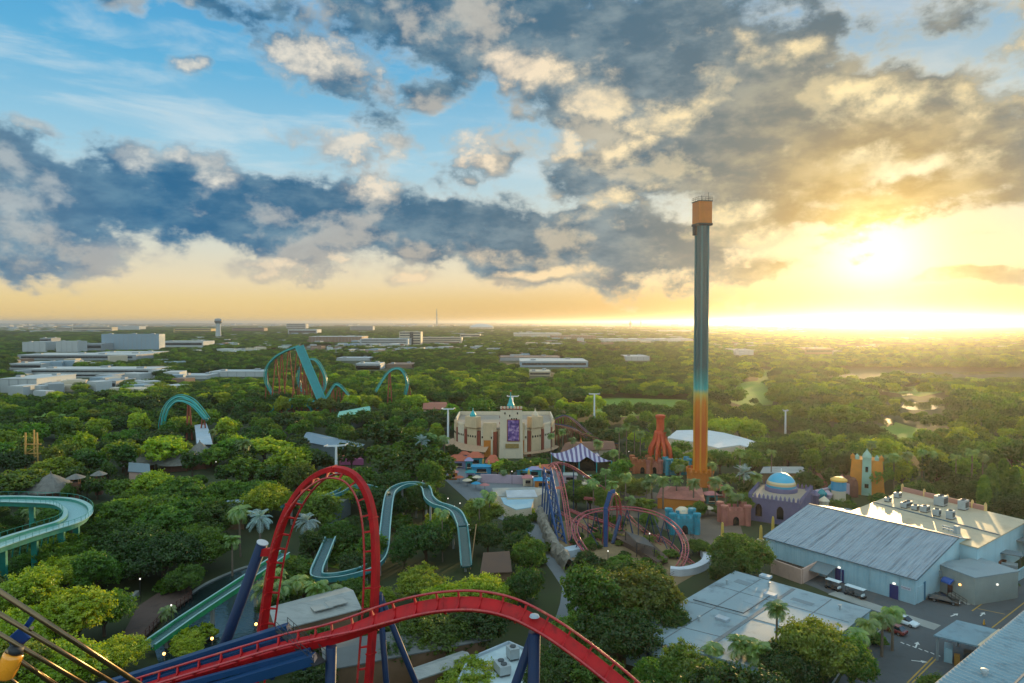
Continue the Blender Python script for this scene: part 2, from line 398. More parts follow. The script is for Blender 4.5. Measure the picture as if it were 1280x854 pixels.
CLEAR = []        # ground polygons without trees
LAND = []         # landmarks for the labels: (px, py, phrase)
def clear(*pp, z=0.0): CLEAR.append([tuple(G(x, y, z)[:2]) for x, y in pp])
def inside(x, y, poly):
    c = False; j = len(poly) - 1
    for i in range(len(poly)):
        xi, yi = poly[i]; xj, yj = poly[j]
        if (yi > y) != (yj > y) and x < (xj - xi) * (y - yi) / (yj - yi) + xi: c = not c
        j = i
    return c
def gpoly(pts, z=0.0): return [tuple(G(x, y, z)[:2]) for x, y in pts]
def ribbon(mb, pts, w, z):
    'flat strip of width w along ground points'
    pts = [Vector((p[0], p[1], z)) for p in pts]
    fr = frames_of(pts, [Vector((0, 0, 1))] * len(pts))
    o = len(mb.v)
    for p, (sd, u) in zip(pts, fr): mb.v += [p - sd * w / 2, p + sd * w / 2]
    for i in range(len(pts) - 1): mb.f.append((o + 2 * i, o + 2 * i + 1, o + 2 * i + 3, o + 2 * i + 2)); mb.m.append(mb.mi)
    return mb

# ------------------------------------------------------------------ ground, water, roads, haze
def ground_mat():
    m = mat('ground_cover', '#2b3716', .95, var=.35, scale=.06, bump=.0, stain='#3d3a22', stain_amt=.55, stain_scale=(.02, .02, .02)); return m
mb = MB(); Rg = 60000; rings = [0, 60, 120, 250, 500, 1000, 2500, 6000, 15000, 60000]; n = 48
mb.v.append(Vector((0, 0, 0)))
for r in rings[1:]: mb.v += [Vector((r * math.cos(2 * math.pi * k / n), r * math.sin(2 * math.pi * k / n), 0)) for k in range(n)]
for k in range(n): mb.f.append((0, 1 + k, 1 + (k + 1) % n)); mb.m.append(0)
for i in range(len(rings) - 2):
    for k in range(n): a = 1 + i * n; mb.f.append((a + k, a + n + k, a + n + (k + 1) % n, a + (k + 1) % n)); mb.m.append(0)
struct('ground', mb, ground_mat())

M_asphalt = mat('asphalt', '#4b5257', .85, var=.28, scale=.25, bump=.15, stain='#3a3f44', stain_amt=.6, stain_scale=(.25, .25, .25))
M_path = mat('paving_grey', '#6b7278', .8, var=.2, scale=.3, bump=.1, stain='#565c62', stain_amt=.5, stain_scale=(.3, .3, .3))
M_sand = mat('sandy_ground', '#7d6a4c', .95, var=.25, scale=.3, bump=.2, stain='#5a4a36', stain_amt=.7, stain_scale=(.2, .2, .2))
M_plaza = mat('plaza_brown', '#64584d', .85, var=.2, scale=.2, bump=.1, stain='#4c443c', stain_amt=.6, stain_scale=(.12, .12, .12))
M_lawn = mat('lawn_green', '#5b7a22', .95, var=.25, scale=.05, bump=.0)
M_mulch = mat('mulch', '#3a2c22', .95, var=.35, scale=1.2, bump=.4)
M_concrete = mat('concrete', '#8b8f8c', .85, var=.18, scale=.4, bump=.1)
def water_mat(name, col, rough, scale=1.6, bump=.25):
    m = bpy.data.materials.new(name); m.use_nodes = True; nt = m.node_tree; b = nt.nodes['Principled BSDF']
    b.inputs['Base Color'].default_value = (*hexlin(col), 1); b.inputs['Roughness'].default_value = rough; b.inputs['Specular IOR Level'].default_value = .6
    tc = nd(nt, 'ShaderNodeTexCoord'); n = nd(nt, 'ShaderNodeTexNoise'); n.inputs['Scale'].default_value = scale; n.inputs['Detail'].default_value = 4
    nt.links.new(tc.outputs['Object'], n.inputs['Vector']); bp = nd(nt, 'ShaderNodeBump'); bp.inputs['Strength'].default_value = bump; bp.inputs['Distance'].default_value = .15
    nt.links.new(n.outputs[0], bp.inputs['Height']); nt.links.new(bp.outputs[0], b.inputs['Normal']); MATS[name] = m; return m
M_pond = water_mat('pond_water', '#1c2e30', .12, 1.2, .5)
M_lake = water_mat('lake_water', '#39443a', .08, .3, .1)
M_chute = water_mat('chute_water', '#2f4f50', .2, 2.5, .6)

def sheet(name, px, m, z=.02):
    b = MB(); b.prism(gpoly(px), z - .015, z); return struct(name, b, m)
# service road and yard at the right
road_px = [(1040, 870), (1075, 800), (1100, 770), (1020, 735), (985, 722), (1010, 705), (1143, 756), (1165, 735), (1240, 752), (1300, 700), (1330, 735), (1330, 870)]
sheet('service_road', road_px, M_asphalt, .02); CLEAR.append(gpoly(road_px))
kb = MB(); kp = [G(*p) for p in ((1025, 880), (1065, 820), (1108, 782), (1115, 778))]; kb_pts = crom([Vector((p.x, p.y, 0)) for p in kp], 4)
kb.sweep(kb_pts, frames_of(kb_pts, [Vector((0, 0, 1))] * len(kb_pts)), [(-.12, 0), (.12, 0), (.12, .13), (-.12, .13)]); struct('kerb', kb, M_concrete)
kb = MB(); ribbon(kb, crom([G(*p) for p in ((1000, 880), (1042, 820), (1090, 778))], 4), 4.0, .03); struct('planting_bed', kb, M_mulch)
kb = MB(); ribbon(kb, [G(1040, 741), G(1110, 765), G(1150, 778), G(1172, 785)], 3.2, .06); struct('sidewalk', kb, M_concrete)
M_yellow = mat('road_paint_yellow', '#a8893a', .8, var=.3, scale=1.5); M_white = mat('road_paint_white', '#c8ccca', .8, var=.3, scale=1.5)
kb = MB()
for a, b_ in (((1222, 761), (1256, 768)), ((1215, 764), (1250, 739)), ((1240, 785), (1290, 746)), ((1140, 854), (1172, 822)), ((1134, 854), (1166, 822))):
    ribbon(kb, [G(*a), G(*b_)], .22, .035)
struct('road_marking_yellow', kb, M_yellow)
kb = MB()
def arrow(px, py, rz):
    c = G(px, py); cs, sn = math.cos(rz), math.sin(rz)
    pts = [(-1.3, -.12), (.2, -.12), (.2, -.45), (1.3, 0), (.2, .45), (.2, .12), (-1.3, .12)]
    kb.add([(c.x + x * cs - y * sn, c.y + x * sn + y * cs, .035) for x, y in pts], [tuple(range(7))])
arrow(1088, 845, -2.2); arrow(1146, 806, .9); arrow(1150, 827, -.25); arrow(1193, 769, .5); arrow(1228, 768, .7); arrow(1257, 747, .7)
for k in range(7):
    c = G(1128 + k * 7.5, 804 + k * 2.6); kb.box((c.x, c.y, .035), (.25, .7, .004), .35)
struct('road_marking_white', kb, M_white)
# park paths and plazas
path_px = [(690, 854), (686, 800), (700, 755), (703, 735), (690, 715), (672, 690), (655, 660), (640, 650), (660, 640), (682, 655), (696, 690), (712, 715), (728, 745), (722, 780), (726, 854)]
sheet('park_path', path_px, M_path, .02); CLEAR.append(gpoly(path_px))
sc_px = [(690, 655), (720, 648), (790, 652), (850, 690), (880, 712), (840, 735), (770, 712), (725, 715), (700, 690)]
sheet('sandy_ground', sc_px, M_sand, .03); CLEAR.append(gpoly(sc_px))
pl_px = [(730, 610), (800, 612), (880, 628), (925, 655), (935, 690), (890, 705), (850, 672), (800, 648), (735, 640)]
sheet('plaza', pl_px, M_plaza, .04); CLEAR.append(gpoly([(735, 628), (800, 632), (900, 655), (935, 690), (890, 705), (850, 672), (800, 648), (735, 640)]))
mk_px = [(556, 585), (600, 578), (700, 590), (700, 640), (640, 655), (600, 640), (556, 600)]
sheet('market_square', mk_px, M_path, .05); CLEAR.append(gpoly(mk_px))
po_px = [(205, 854), (190, 800), (235, 745), (262, 728), (310, 706), (335, 712), (345, 735), (330, 790), (300, 830), (280, 860)]
sheet('pond', po_px, M_pond, .03); CLEAR.append(gpoly(po_px))
rim = MB(); rp = crom([G(*p) for p in ((232, 748), (255, 732), (285, 718), (312, 709), (334, 711), (347, 735), (335, 775))], 5)
rim.sweep(rp, frames_of(rp, [Vector((0, 0, 1))] * len(rp)), [(-.2, 0), (.2, 0), (.2, .35), (-.2, .35)]); struct('pond_edge', rim, M_concrete)
lg = [(400, 690), (435, 680), (470, 690), (468, 708), (430, 712), (405, 708)]
sheet('lawn_by_flume', lg, M_lawn, .03); CLEAR.append(gpoly(lg))
# fairways and ponds of the green at the right
for i, px in enumerate(([(905, 500), (925, 478), (948, 476), (972, 490), (965, 506), (930, 508)], [(945, 478), (955, 462), (970, 463), (968, 478)], [(1060, 545), (1120, 528), (1180, 545), (1120, 560)],
                        [(1095, 488), (1150, 482), (1190, 488), (1150, 496)], [(700, 510), (760, 497), (860, 500), (860, 518), (760, 522)], [(0, 520), (60, 511), (130, 508), (140, 513), (40, 525)],
                        [(470, 440), (560, 437), (640, 437), (560, 441)], [(190, 446), (330, 438), (420, 438), (330, 442)])):
    sheet('fairway', px, M_lawn, .02 + .004 * i); CLEAR.append(gpoly(px))
    if i in (0, 1, 3): VIS.append((min(p[0] for p in px) + 8, min(p[1] for p in px) + 4, max(p[0] for p in px) - 8, max(p[1] for p in px) - 5, 57 * FPX / (max(p[1] for p in px) - HOR) - 5))
for px in ([(1126, 510), (1132, 503), (1165, 503), (1180, 507), (1168, 512), (1140, 513)], [(1100, 528), (1104, 523), (1116, 524), (1118, 531), (1108, 534)], [(1125, 492), (1138, 491), (1142, 494), (1128, 495)], [(1190, 466), (1240, 464), (1260, 467), (1210, 469)]):
    sheet('lake', px, M_lake, .07); CLEAR.append(gpoly(px)); VIS.append((min(p[0] for p in px), min(p[1] for p in px), max(p[0] for p in px), max(p[1] for p in px), 57 * FPX / (max(p[1] for p in px) - HOR) - 5))
for i, px in enumerate(([(92, 487), (138, 478), (152, 486), (112, 493)], [(20, 451.5), (112, 451), (122, 454.5), (12, 456)], [(700, 441), (790, 438), (800, 441), (705, 444)], [(430, 432.5), (560, 432), (570, 434.5), (430, 435)], [(588, 460), (640, 459), (650, 463), (585, 464)])):
    sheet('car_park', px, M_asphalt, .02 + .004 * i); CLEAR.append(gpoly(px))
far_path = MB(); ribbon(far_path, crom([G(*p) for p in ((1215, 600), (1250, 615), (1300, 640))], 6), 6, .03); struct('far_path', far_path, M_path)

# the air
hz = MB(); hz.prism([(-30000, -3000), (30000, -3000), (30000, 40000), (-30000, 40000)], -1.0, 118.0)
m = bpy.data.materials.new('haze_air'); m.use_nodes = True; nt = m.node_tree; nt.nodes.clear()
o_ = nd(nt, 'ShaderNodeOutputMaterial'); pv = nd(nt, 'ShaderNodeVolumePrincipled'); pv.inputs['Density'].default_value = .00006; pv.inputs['Color'].default_value = (.93, .95, .97, 1); pv.inputs['Anisotropy'].default_value = .78
nt.links.new(pv.outputs[0], o_.inputs['Volume'])
ho = hz.build('haze', m); ho['kind'] = 'stuff'; ho['label'] = 'thin golden morning haze over the park and city'; ho['category'] = 'haze'

# ------------------------------------------------------------------ plants
LEAF = {
 'dark green': leaf_mat('leaf_dark', ['#1f370e', '#304d11', '#446216']),
 'mid green': leaf_mat('leaf_mid', ['#304d10', '#4a6b15', '#68841e']),
 'yellow-green': leaf_mat('leaf_yellow', ['#57731a', '#7a8f1c', '#a0a627']),
 'olive': leaf_mat('leaf_olive', ['#3c4d18', '#566a1e', '#7c8a2c']),
 'palm': leaf_mat('leaf_palm', ['#3c5c1c', '#5b7a28', '#8a9a40'], .35, .2),
 'silver': leaf_mat('leaf_silver', ['#5d7a80', '#7a979c', '#96adad'], .25, .2),
}
M_bark = mat('bark', '#4a3d31', .95, var=.35, scale=1.2, bump=.5)
M_palmbark = mat('palm_bark', '#6d6053', .95, var=.3, scale=1.5, bump=.4)
nrng = np.random.default_rng(11)
def quads_mesh(name, P_, N_, S_, m, aspect=1.5):
    'leaf quads at P with normals N and sizes S'
    n = len(P_); T = nrng.normal(size=(n, 3)); T -= N_ * np.sum(T * N_, 1, keepdims=True); T /= np.linalg.norm(T, axis=1, keepdims=True) + 1e-9
    B = np.cross(N_, T); a = (S_ * .5 * aspect)[:, None]; b = (S_ * .5)[:, None]
    V = np.stack([P_ - T * a, P_ + B * b, P_ + T * a, P_ - B * b], 1).reshape(-1, 3)
    me = bpy.data.meshes.new(name); me.vertices.add(4 * n); me.vertices.foreach_set('co', V.astype(np.float32).ravel())
    me.loops.add(4 * n); me.loops.foreach_set('vertex_index', np.arange(4 * n, dtype=np.int32))
    me.polygons.add(n); me.polygons.foreach_set('loop_start', np.arange(0, 4 * n, 4, dtype=np.int32)); me.polygons.foreach_set('loop_total', np.full(n, 4, np.int32))
    me.update(); me.validate()
    if m: me.materials.append(m)
    return me
def crown_points(seed, R, H, z0, lobes, clumps, leaves, size, flat=.8):
    r = np.random.default_rng(seed); Ps, Ns, Ss = [], [], []
    for i in range(lobes):
        if i == 0: c = np.array([0, 0, z0 + H * .62]); rad = R * .52
        else:
            a = 2 * math.pi * (i + r.uniform(-.3, .3)) / (lobes - 1); q = R * r.uniform(.38, .66)
            c = np.array([q * math.cos(a), q * math.sin(a), z0 + H * (r.uniform(.28, .62) + .12 * (1 - q / R))]); rad = R * r.uniform(.30, .46)
        for k in range(clumps):
            d = r.normal(size=3); d[2] = d[2] * .8 + .25; d /= np.linalg.norm(d)
            cc = c + d * rad * (r.uniform(1.2, 1.5) if r.uniform() < .07 else r.uniform(.72, 1.15)) * np.array([1, 1, flat])
            cr = rad * r.uniform(.11, .21); n = int(leaves * r.uniform(.6, 1.4))
            off = r.normal(size=(n, 3)) * cr * np.array([.8, .8, .5])
            p = cc + off
            nn = d * .55 + np.array([0, 0, .45]) + r.normal(size=(n, 3)) * .55
            nn /= np.linalg.norm(nn, axis=1, keepdims=True)
            Ps.append(p); Ns.append(nn); Ss.append(size * r.uniform(.6, 1.35, n))
    return np.concatenate(Ps), np.concatenate(Ns), np.concatenate(Ss)
def trunk_mesh(seed, R, H, z0, tr):
    b = MB(); rr = random.Random(seed)
    top = z0 + H * .45
    b.tube([(0, 0, -.3), (rr.uniform(-.2, .2), rr.uniform(-.2, .2), z0 * .6), (rr.uniform(-.5, .5), rr.uniform(-.5, .5), top)], tr, 7, r1=tr * .5)
    for i in range(6):
        a = i * 1.05 + rr.uniform(-.3, .3); q = R * rr.uniform(.4, .62); zz = z0 * rr.uniform(.55, .95)
        b.tube([(0, 0, zz), (q * .5 * math.cos(a), q * .5 * math.sin(a), zz + (top - zz) * .55 + .4), (q * math.cos(a), q * math.sin(a), top + rr.uniform(-.5, 1.2))], tr * .45, 5, r1=tr * .14)
    o = b.build('trunk', M_bark, None); me = o.data; bpy.data.objects.remove(o); return me
# unit designs: crown radius about 6 m and height about 11 m, scaled per tree
CROWN = {}; TRUNK = []
for v in range(4):
    TRUNK.append(trunk_mesh(100 + v, 6, 7.5, 3.6, .42))
    for lod, (lb, cl, lv, sz) in {'near': (10, 84, 26, .27), 'mid': (8, 44, 12, .52), 'far': (6, 13, 9, 1.3)}.items():
        Pn = crown_points(200 + v, (6, 6.4, 5.0, 6)[v], (8.6, 7.8, 10.2, 9.0)[v], (2.0, 2.2, 1.6, 1.8)[v], lb + (0, 2, -2, 4)[v], cl, lv, sz, (.8, .62, 1.15, .75)[v])
        for tone in ('dark green', 'mid green', 'yellow-green', 'olive'):
            CROWN[(lod, v, tone)] = quads_mesh('crown', *Pn, LEAF[tone])
def palm_crown(seed, R, fronds, m, droop=1.0, leaflets=16, wide=.75, width=.12):
    r = random.Random(seed); b = MB()
    for i in range(fronds):
        a = 2 * math.pi * i * .618 + r.uniform(-.2, .2); e0 = R_(r.uniform(-25, 78)); Lf = R * r.uniform(.8, 1.1)
        dirh = Vector((math.cos(a), math.sin(a), 0)); p = Vector((0, 0, 0)); e = e0; pts = [p.copy()]
        for k in range(6):
            p = p + (dirh * math.cos(e) + Vector((0, 0, math.sin(e)))) * Lf / 6; e -= R_(13) * droop * (1 + k * .25); pts.append(p.copy())
        sd = dirh.cross(Vector((0, 0, 1)))
        for k in range(leaflets):
            t = .18 + .82 * (k + .5) / leaflets; f = t * 6; j = min(5, int(f)); q = pts[j].lerp(pts[j + 1], f - j); tang = (pts[j + 1] - pts[j]).normalized()
            ll = R * .36 * wide * math.sin(math.pi * min(1, t * .8 + .16)) + .15
            for s_ in (-1, 1):
                d = (sd * s_ * .8 + tang * .6 + Vector((0, 0, -.25 * droop))).normalized(); w = tang * R * width * .5
                tip = q + d * ll + Vector((0, 0, -ll * .15 * droop))
                b.add([q - w, q + w, tip + w * .3, tip - w * .3], [(0, 1, 2, 3)])
        b.tube(pts, .035 * R / 2, 3, caps=False)
    o = b.build('crown', m, None, fix=False); me = o.data; bpy.data.objects.remove(o); return me
def palm_trunk(seed, H, tr):
    b = MB(); rr = random.Random(seed); bx, by = rr.uniform(-.35, .35), rr.uniform(-.35, .35)
    pts = [(bx * math.sin(t * 1.5) , by * math.sin(t * 1.5), -.3 + (H + .3) * t) for t in [k / 6 for k in range(7)]]
    b.tube(pts, tr * 1.15, 7, r1=tr * .8)
    o = b.build('trunk', M_palmbark, None); me = o.data; bpy.data.objects.remove(o); return me, (pts[-1][0], pts[-1][1])
PALMC = {'fan': [palm_crown(1, 2.3, 34, LEAF['palm'], .9, 15, .95, .05), palm_crown(2, 2.2, 30, LEAF['palm'], 1.15, 15, 1.0, .055)],
         'feather': [palm_crown(3, 3.6, 24, LEAF['palm'], 1.1, 22, .9, .035), palm_crown(4, 3.4, 20, LEAF['palm'], 1.3, 22, .9, .035)],
         'silver': [palm_crown(5, 3.0, 22, LEAF['silver'], .5, 13, .75, .035), palm_crown(6, 2.8, 30, LEAF['silver'], .7, 13, .75, .035)]}
PALMT = [palm_trunk(11 + i, 8.0, .2) for i in range(3)]
def column_points(seed):
    r = np.random.default_rng(seed); n = 5200; t = r.uniform(0, 1, n) ** .8; a = r.uniform(0, 2 * math.pi, n)
    rad = 1.5 * np.sin(np.pi * np.clip(t * .85 + .12, 0, 1)) ** .6 * r.uniform(.55, 1.1, n)
    P_ = np.stack([rad * np.cos(a), rad * np.sin(a), .6 + 13 * t], 1); N = np.stack([np.cos(a), np.sin(a), np.full(n, .4)], 1) + r.normal(size=(n, 3)) * .5
    return P_, N / np.linalg.norm(N, axis=1, keepdims=True), r.uniform(.25, .6, n)
COLUMN = quads_mesh('crown', *column_points(5), LEAF['mid green'], 2.2)
def bush_points(seed):
    return crown_points(seed, 2.0, 2.0, .1, 6, 26, 22, .22, .75)
BUSH = {t: quads_mesh('crown', *bush_points(30 + i), LEAF[t]) for i, t in enumerate(('dark green', 'mid green', 'yellow-green', 'olive'))}

PLANTS = []   # dicts for the labels
def link(name, me, parent=None, loc=(0, 0, 0)):
    o = bpy.data.objects.new(name, me); COL.objects.link(o)
    if parent is not None: o.parent = parent
    o.location = loc; return o
def add_tree(x, y, R, H, tone, lod=None, v=None, name='broadleaf_tree', kind='tree'):
    D = y
    lod = lod or ('near' if D < 215 else 'mid')
    v = rng.randrange(4) if v is None else v
    t = thing(name, '', kind, (x, y, 0), rz=rng.uniform(0, 6.28)); s = R / 6; t.scale = (s, s, H / 11)
    link('trunk', TRUNK[v], t); link('crown', CROWN[(lod, v, tone)], t)
    PLANTS.append(dict(o=t, x=x, y=y, H=H, R=R, tone=tone, kind='tree', px=pix(Vector((x, y, H * .6)))))
    return t
def add_palm(x, y, H, sort, scale=1.0):
    t = thing('palm_tree', '', 'palm', (x, y, 0), rz=rng.uniform(0, 6.28)); k = rng.randrange(3); me, off = PALMT[k]
    tr = link('trunk', me, t); tr.scale = (scale, scale, H / 8.0)
    c = link('crown', PALMC[sort][rng.randrange(2)], t, (off[0] * scale, off[1] * scale, H)); c.scale = (scale,) * 3
    PLANTS.append(dict(o=t, x=x, y=y, H=H, R=3, tone={'fan': 'fan-leaved', 'feather': 'feathery', 'silver': 'silver-blue'}[sort], kind='palm', px=pix(Vector((x, y, H)))))
    return t
def add_column(x, y, H, w=1.0):
    t = thing('cypress_tree', '', 'cypress', (x, y, 0), rz=rng.uniform(0, 6.28)); t.scale = (w, w, H / 13.6)
    b = MB(); link('crown', COLUMN, t); link('trunk', TRUNK[0], t).scale = (.3, .3, .6)
    PLANTS.append(dict(o=t, x=x, y=y, H=H, R=2, tone='columnar', kind='cypress', px=pix(Vector((x, y, H * .6)))))
def add_bush(x, y, s, tone):
    t = link('shrub', BUSH[tone]); t.location = (x, y, 0); t.scale = (s, s, s * .9); t.rotation_euler = (0, 0, rng.uniform(0, 6.28)); t['category'] = 'shrub'
    PLANTS.append(dict(o=t, x=x, y=y, H=s * 2, R=s, tone=tone, kind='shrub', px=pix(Vector((x, y, s)))))

# ------------------------------------------------------------------ the red dive coaster
M_red = mat('coaster_red', '#a80d16', .55, var=.24, scale=.5, spec=.3, stain='#570d12', stain_amt=.6, stain_scale=(.8, .8, .22))
M_redrail = mat('rail_red', '#a4222a', .28, var=.25, scale=1.0, coat=.3, stain='#b56a4a', stain_amt=.5, stain_scale=(.6, .6, .6))
M_blue = mat('support_blue', '#06264a', .5, var=.2, scale=.4, spec=.3, stain='#0d2145', stain_amt=.5, stain_scale=(.4, .4, .2))
M_beamblue = mat('beam_blue', '#06365f', .5, var=.22, scale=.5, spec=.3, stain='#12325f', stain_amt=.55, stain_scale=(.5, .5, .5))
M_black = mat('dark_steel', '#23262b', .6, var=.2)
M_capw = mat('cap_pale', '#9aa9b5', .5)
M_lampw = mat('warm_lamp', '#ffdca0', .5, emit='#ffbe62', estr=3.5)
M_lamp = mat('white_lamp', '#ffffff', .5, emit='#fff0d8', estr=1.1)
red = thing('roller_coaster', 'red dive coaster track with tall loop, banked hill and blue tube supports', 'roller coaster', G(420, 853))
LAND.append((430, 640, 'the red loop'))
def box_track(name_spine, pts, ups, root, W=1.9, sw=1.15, sh=.85, tie_step=1.9, lift=.55, tie_name='cross_tie'):
    fr = frames_of(pts, ups); b = MB()
    b.sweep(pts, fr, [(-sw / 2, -sh), (sw / 2, -sh), (sw / 2, 0), (-sw / 2, 0)])
    b.build(name_spine, M_red, root, bevel=.05)
    for s_ in (-1, 1):
        rail = [p + sd * s_ * W / 2 + u * lift for p, (sd, u) in zip(pts, fr)]
        MB().tube(rail, .13, 8).build('running_rail', M_redrail, root, smooth=True)
    run = 0
    for i in range(1, len(pts) - 1):       # bolted flange joints along the spine
        run += (pts[i] - pts[i - 1]).length
        if run >= 7.5:
            run = 0; p = pts[i]; sd, u = fr[i]; d = (pts[i + 1] - pts[i - 1]).normalized(); fb = MB(); e = .09
            ring_ = [(-sw / 2 - e, -sh - e), (sw / 2 + e, -sh - e), (sw / 2 + e, e * .4), (-sw / 2 - e, e * .4)]
            fb.sweep([p - d * .09, p + d * .09], [(sd, u)] * 2, ring_); fb.build('flange', M_red, root)
    acc = 0
    for i in range(1, len(pts) - 1):
        acc += (pts[i] - pts[i - 1]).length
        if acc >= tie_step:
            acc = 0; p = pts[i]; sd, u = fr[i]; d = (pts[i + 1] - pts[i - 1]).normalized()
            t = MB(); o = []
            for s_ in (-1, 1):
                q = [p + sd * s_ * sw * .42 - u * .1, p + sd * s_ * W * .5 + u * (lift - .12), p + sd * s_ * W * .5 + u * (lift + .02), p + sd * s_ * sw * .2 + u * .12]
                vs = [x + d * k * .09 for k in (-1, 1) for x in q]
                t.add(vs, [(0, 1, 2, 3), (7, 6, 5, 4), (0, 4, 5, 1), (1, 5, 6, 2), (2, 6, 7, 3), (3, 7, 4, 0)])
            t.beam(p - sd * sw * .45 + u * .03, p + sd * sw * .45 + u * .03, .16, .14, u)
            t.build(tie_name, M_red, root)
# vertical loop: pixel, depth and twist of its plane
LP = [(306, 930, 84.5, 45), (318, 854, 84.4, 46), (325, 815, 84.3, 46), (331, 780, 84.2, 46), (337, 735, 84, 44), (344, 692, 83.6, 40), (356, 652, 83, 33), (372, 622, 82.5, 26), (391, 601, 82, 20), (412, 590, 81.5, 16),
      (433, 592, 81, 16), (448, 604, 80.6, 18), (459, 626, 80.2, 20), (465, 658, 79.8, 23), (467, 700, 79.3, 25), (466, 740, 79, 26), (463, 790, 78.7, 26), (458, 854, 78.4, 26), (452, 930, 78, 26)]
raw = [P(x, y, d) for x, y, d, t in LP]; cen = P(404, 760, 81.5)
lp = crom(raw, 7); tw = crom([Vector((t, 0, 0)) for *_, t in LP], 7)
ups = []
for i, p in enumerate(lp):
    d = (lp[min(i + 1, len(lp) - 1)] - lp[max(i - 1, 0)]).normalized(); ph = R_(tw[i].x)
    inward = Vector((d.z, 0, -d.x))           # right-hand normal in the screen-parallel plane: points into the loop
    lat = Vector((math.sin(ph), math.cos(ph), 0)); lat = lat - d * lat.dot(d); lat.normalize()
    u = lat.cross(d).normalized()
    if u.dot(inward) < 0: u = -u
    ups.append(u)
box_track('loop_spine', lp, ups, red, W=2.1, sw=1.0, sh=.6)
# banked hill crossing in front of the loop
HP = [(60, 905, 74), (150, 868, 73), (220, 846, 72.3), (300, 822, 71.5), (355, 806, 70.8), (400, 796, 70), (440, 785, 69.4), (480, 771, 68.8), (520, 760, 68), (560, 754, 67.2), (600, 754, 66.4), (640, 763, 65.4), (680, 783, 64.4), (720, 810, 63.4), (760, 841, 62.4), (800, 876, 61.4), (840, 916, 60.4)]
hp = crom([P(*q) for q in HP], 6); ups = []
for i, p in enumerate(hp):
    t = i / len(hp); k = min(1, max(0, (t - .3) / .18)); k = k * k * (3 - 2 * k)
    ups.append(Vector((.10 * k, -.30 - .42 * k, .95 - .27 * k)).normalized())
box_track('hill_spine', hp, ups, red, W=1.9, sw=1.25, sh=.9)
# brake run girders either side of the low track
def girder(a, b, w, h, m=M_beamblue):
    MB().beam(a, b, w, h).build('brake_girder', m, red, bevel=.04)
girder(P(20, 893, 75), P(361, 785, 73.4), 1.0, .95); girder(P(70, 888, 74), P(364, 795, 72.4), .5, .5)
girder(P(140, 880, 71), P(388, 814, 69.2), .55, .6); girder(P(180, 886, 70.2), P(394, 823, 68.4), 1.0, 1.0)
for k in range(5):
    f = k / 4; a = P(20, 893, 75).lerp(P(361, 785, 73.4), .25 + .7 * f); b = P(180, 886, 70.2).lerp(P(394, 823, 68.4), .22 + .72 * f)
    MB().beam(a - Vector((0, 0, .75)), b - Vector((0, 0, .75)), .35, .4).build('cross_beam', M_blue, red)
# service catwalk at the foot of the loop
cw = MB(); a, b = P(352, 787, 73.2), P(400, 830, 68.0); cw.beam(a, b, 1.4, .12); deck = cw.build('catwalk', M_black, red)
for s_ in (-.7, .7):
    rb = MB(); d = (b - a).normalized(); sd = d.cross(Vector((0, 0, 1))).normalized() * s_
    for h in (.55, 1.1): rb.tube([a + sd + Vector((0, 0, h)), b + sd + Vector((0, 0, h))], .035, 5)
    for k in range(7): q = a.lerp(b, k / 6) + sd; rb.tube([q, q + Vector((0, 0, 1.1))], .035, 5)
    rb.build('railing', M_black, red)
def column(px0, py0, px1, py1, D0, D1, r, cap=True):
    a, b = P(px0, py0, D0), P(px1, py1, D1); base = a + (b - a) * (a.z / (a.z - b.z))
    o = MB().tube([base, a], r, 16).build('support_column', M_blue, red, smooth=False)
    for p in o.data.polygons: p.use_smooth = len(p.vertices) == 4
    if cap:
        MB().tube([a, a + (a - base).normalized() * .12], r * 1.08, 16).build('cap', M_capw, o)
    return a
a = column(328, 679, 283, 800, 85.3, 86.5, .68)
MB().beam(P(328, 690, 85.3), P(343, 690, 84), .8, .9).build('saddle', M_red, red)
column(414, 808, 413, 854, 69.3, 69.3, .55, False)
column(474, 742, 483, 854, 79.6, 80.2, .36, False); column(474, 742, 520, 854, 79.8, 82.5, .36, False)
column(668, 790, 667, 854, 64.9, 64.9, .58, False); column(667, 792, 645, 854, 65.2, 66.5, .45, False)
MB().lathe([(.0, .25), (.42, .18), (.5, 0), (0, 0)], P(668, 771, 64.6), 14).build('column_head', M_capw, red)
for x, y, D in ((265, 799, 74.2), (205, 818, 74.6), (320, 781, 75)):
    l = MB(); q = P(x, y, D); l.tube([q - Vector((0, 0, .7)), q], .05, 5); l.build('lamp_post', M_black, red)
    MB().lathe([(0, -.16), (.16, 0), (.16, .14), (0, .26)], q, 10).build('lamp', M_lampw, red)
VIS.append((310, 575, 480, 854, 88)); VIS.append((150, 740, 800, 854, 74))

# handrail of the lift-hill stairs, close to the photographer
M_galv = mat('galvanised_pipe', '#7d6a52', .3, metal=.92, var=.2, scale=6)
M_bracket = mat('bracket_blue', '#123a78', .45, var=.2, scale=4)
M_amber = mat('amber_lens', '#e0962a', .25, var=.12, scale=9, coat=.6, emit='#e08a1c', estr=.10)
hr = thing('stair_handrail', 'polished pipe handrail running down past the viewer with a blue clamp', 'handrail', P(80, 800, 5.2))
def pipe(x0, y0, x1, y1, D0, D1, r):
    a, b = P(x0, y0, D0), P(x1, y1, D1); d = b - a
    MB().tube([a - d * .25, b + d * .45], r, 14).build('pipe', M_galv, hr, smooth=True)
pipe(0, 740, 172, 854, 5.0, 5.7, .021); pipe(0, 768, 142, 854, 5.1, 5.7, .019); pipe(0, 793, 103, 854, 5.2, 5.65, .018)
pipe(20, 822, 64, 854, 5.3, 5.55, .017); pipe(45, 793, 150, 858, 5.5, 5.9, .008); pipe(28, 826, 75, 857, 5.55, 5.8, .008); pipe(0, 838, 30, 862, 5.4, 5.5, .012)
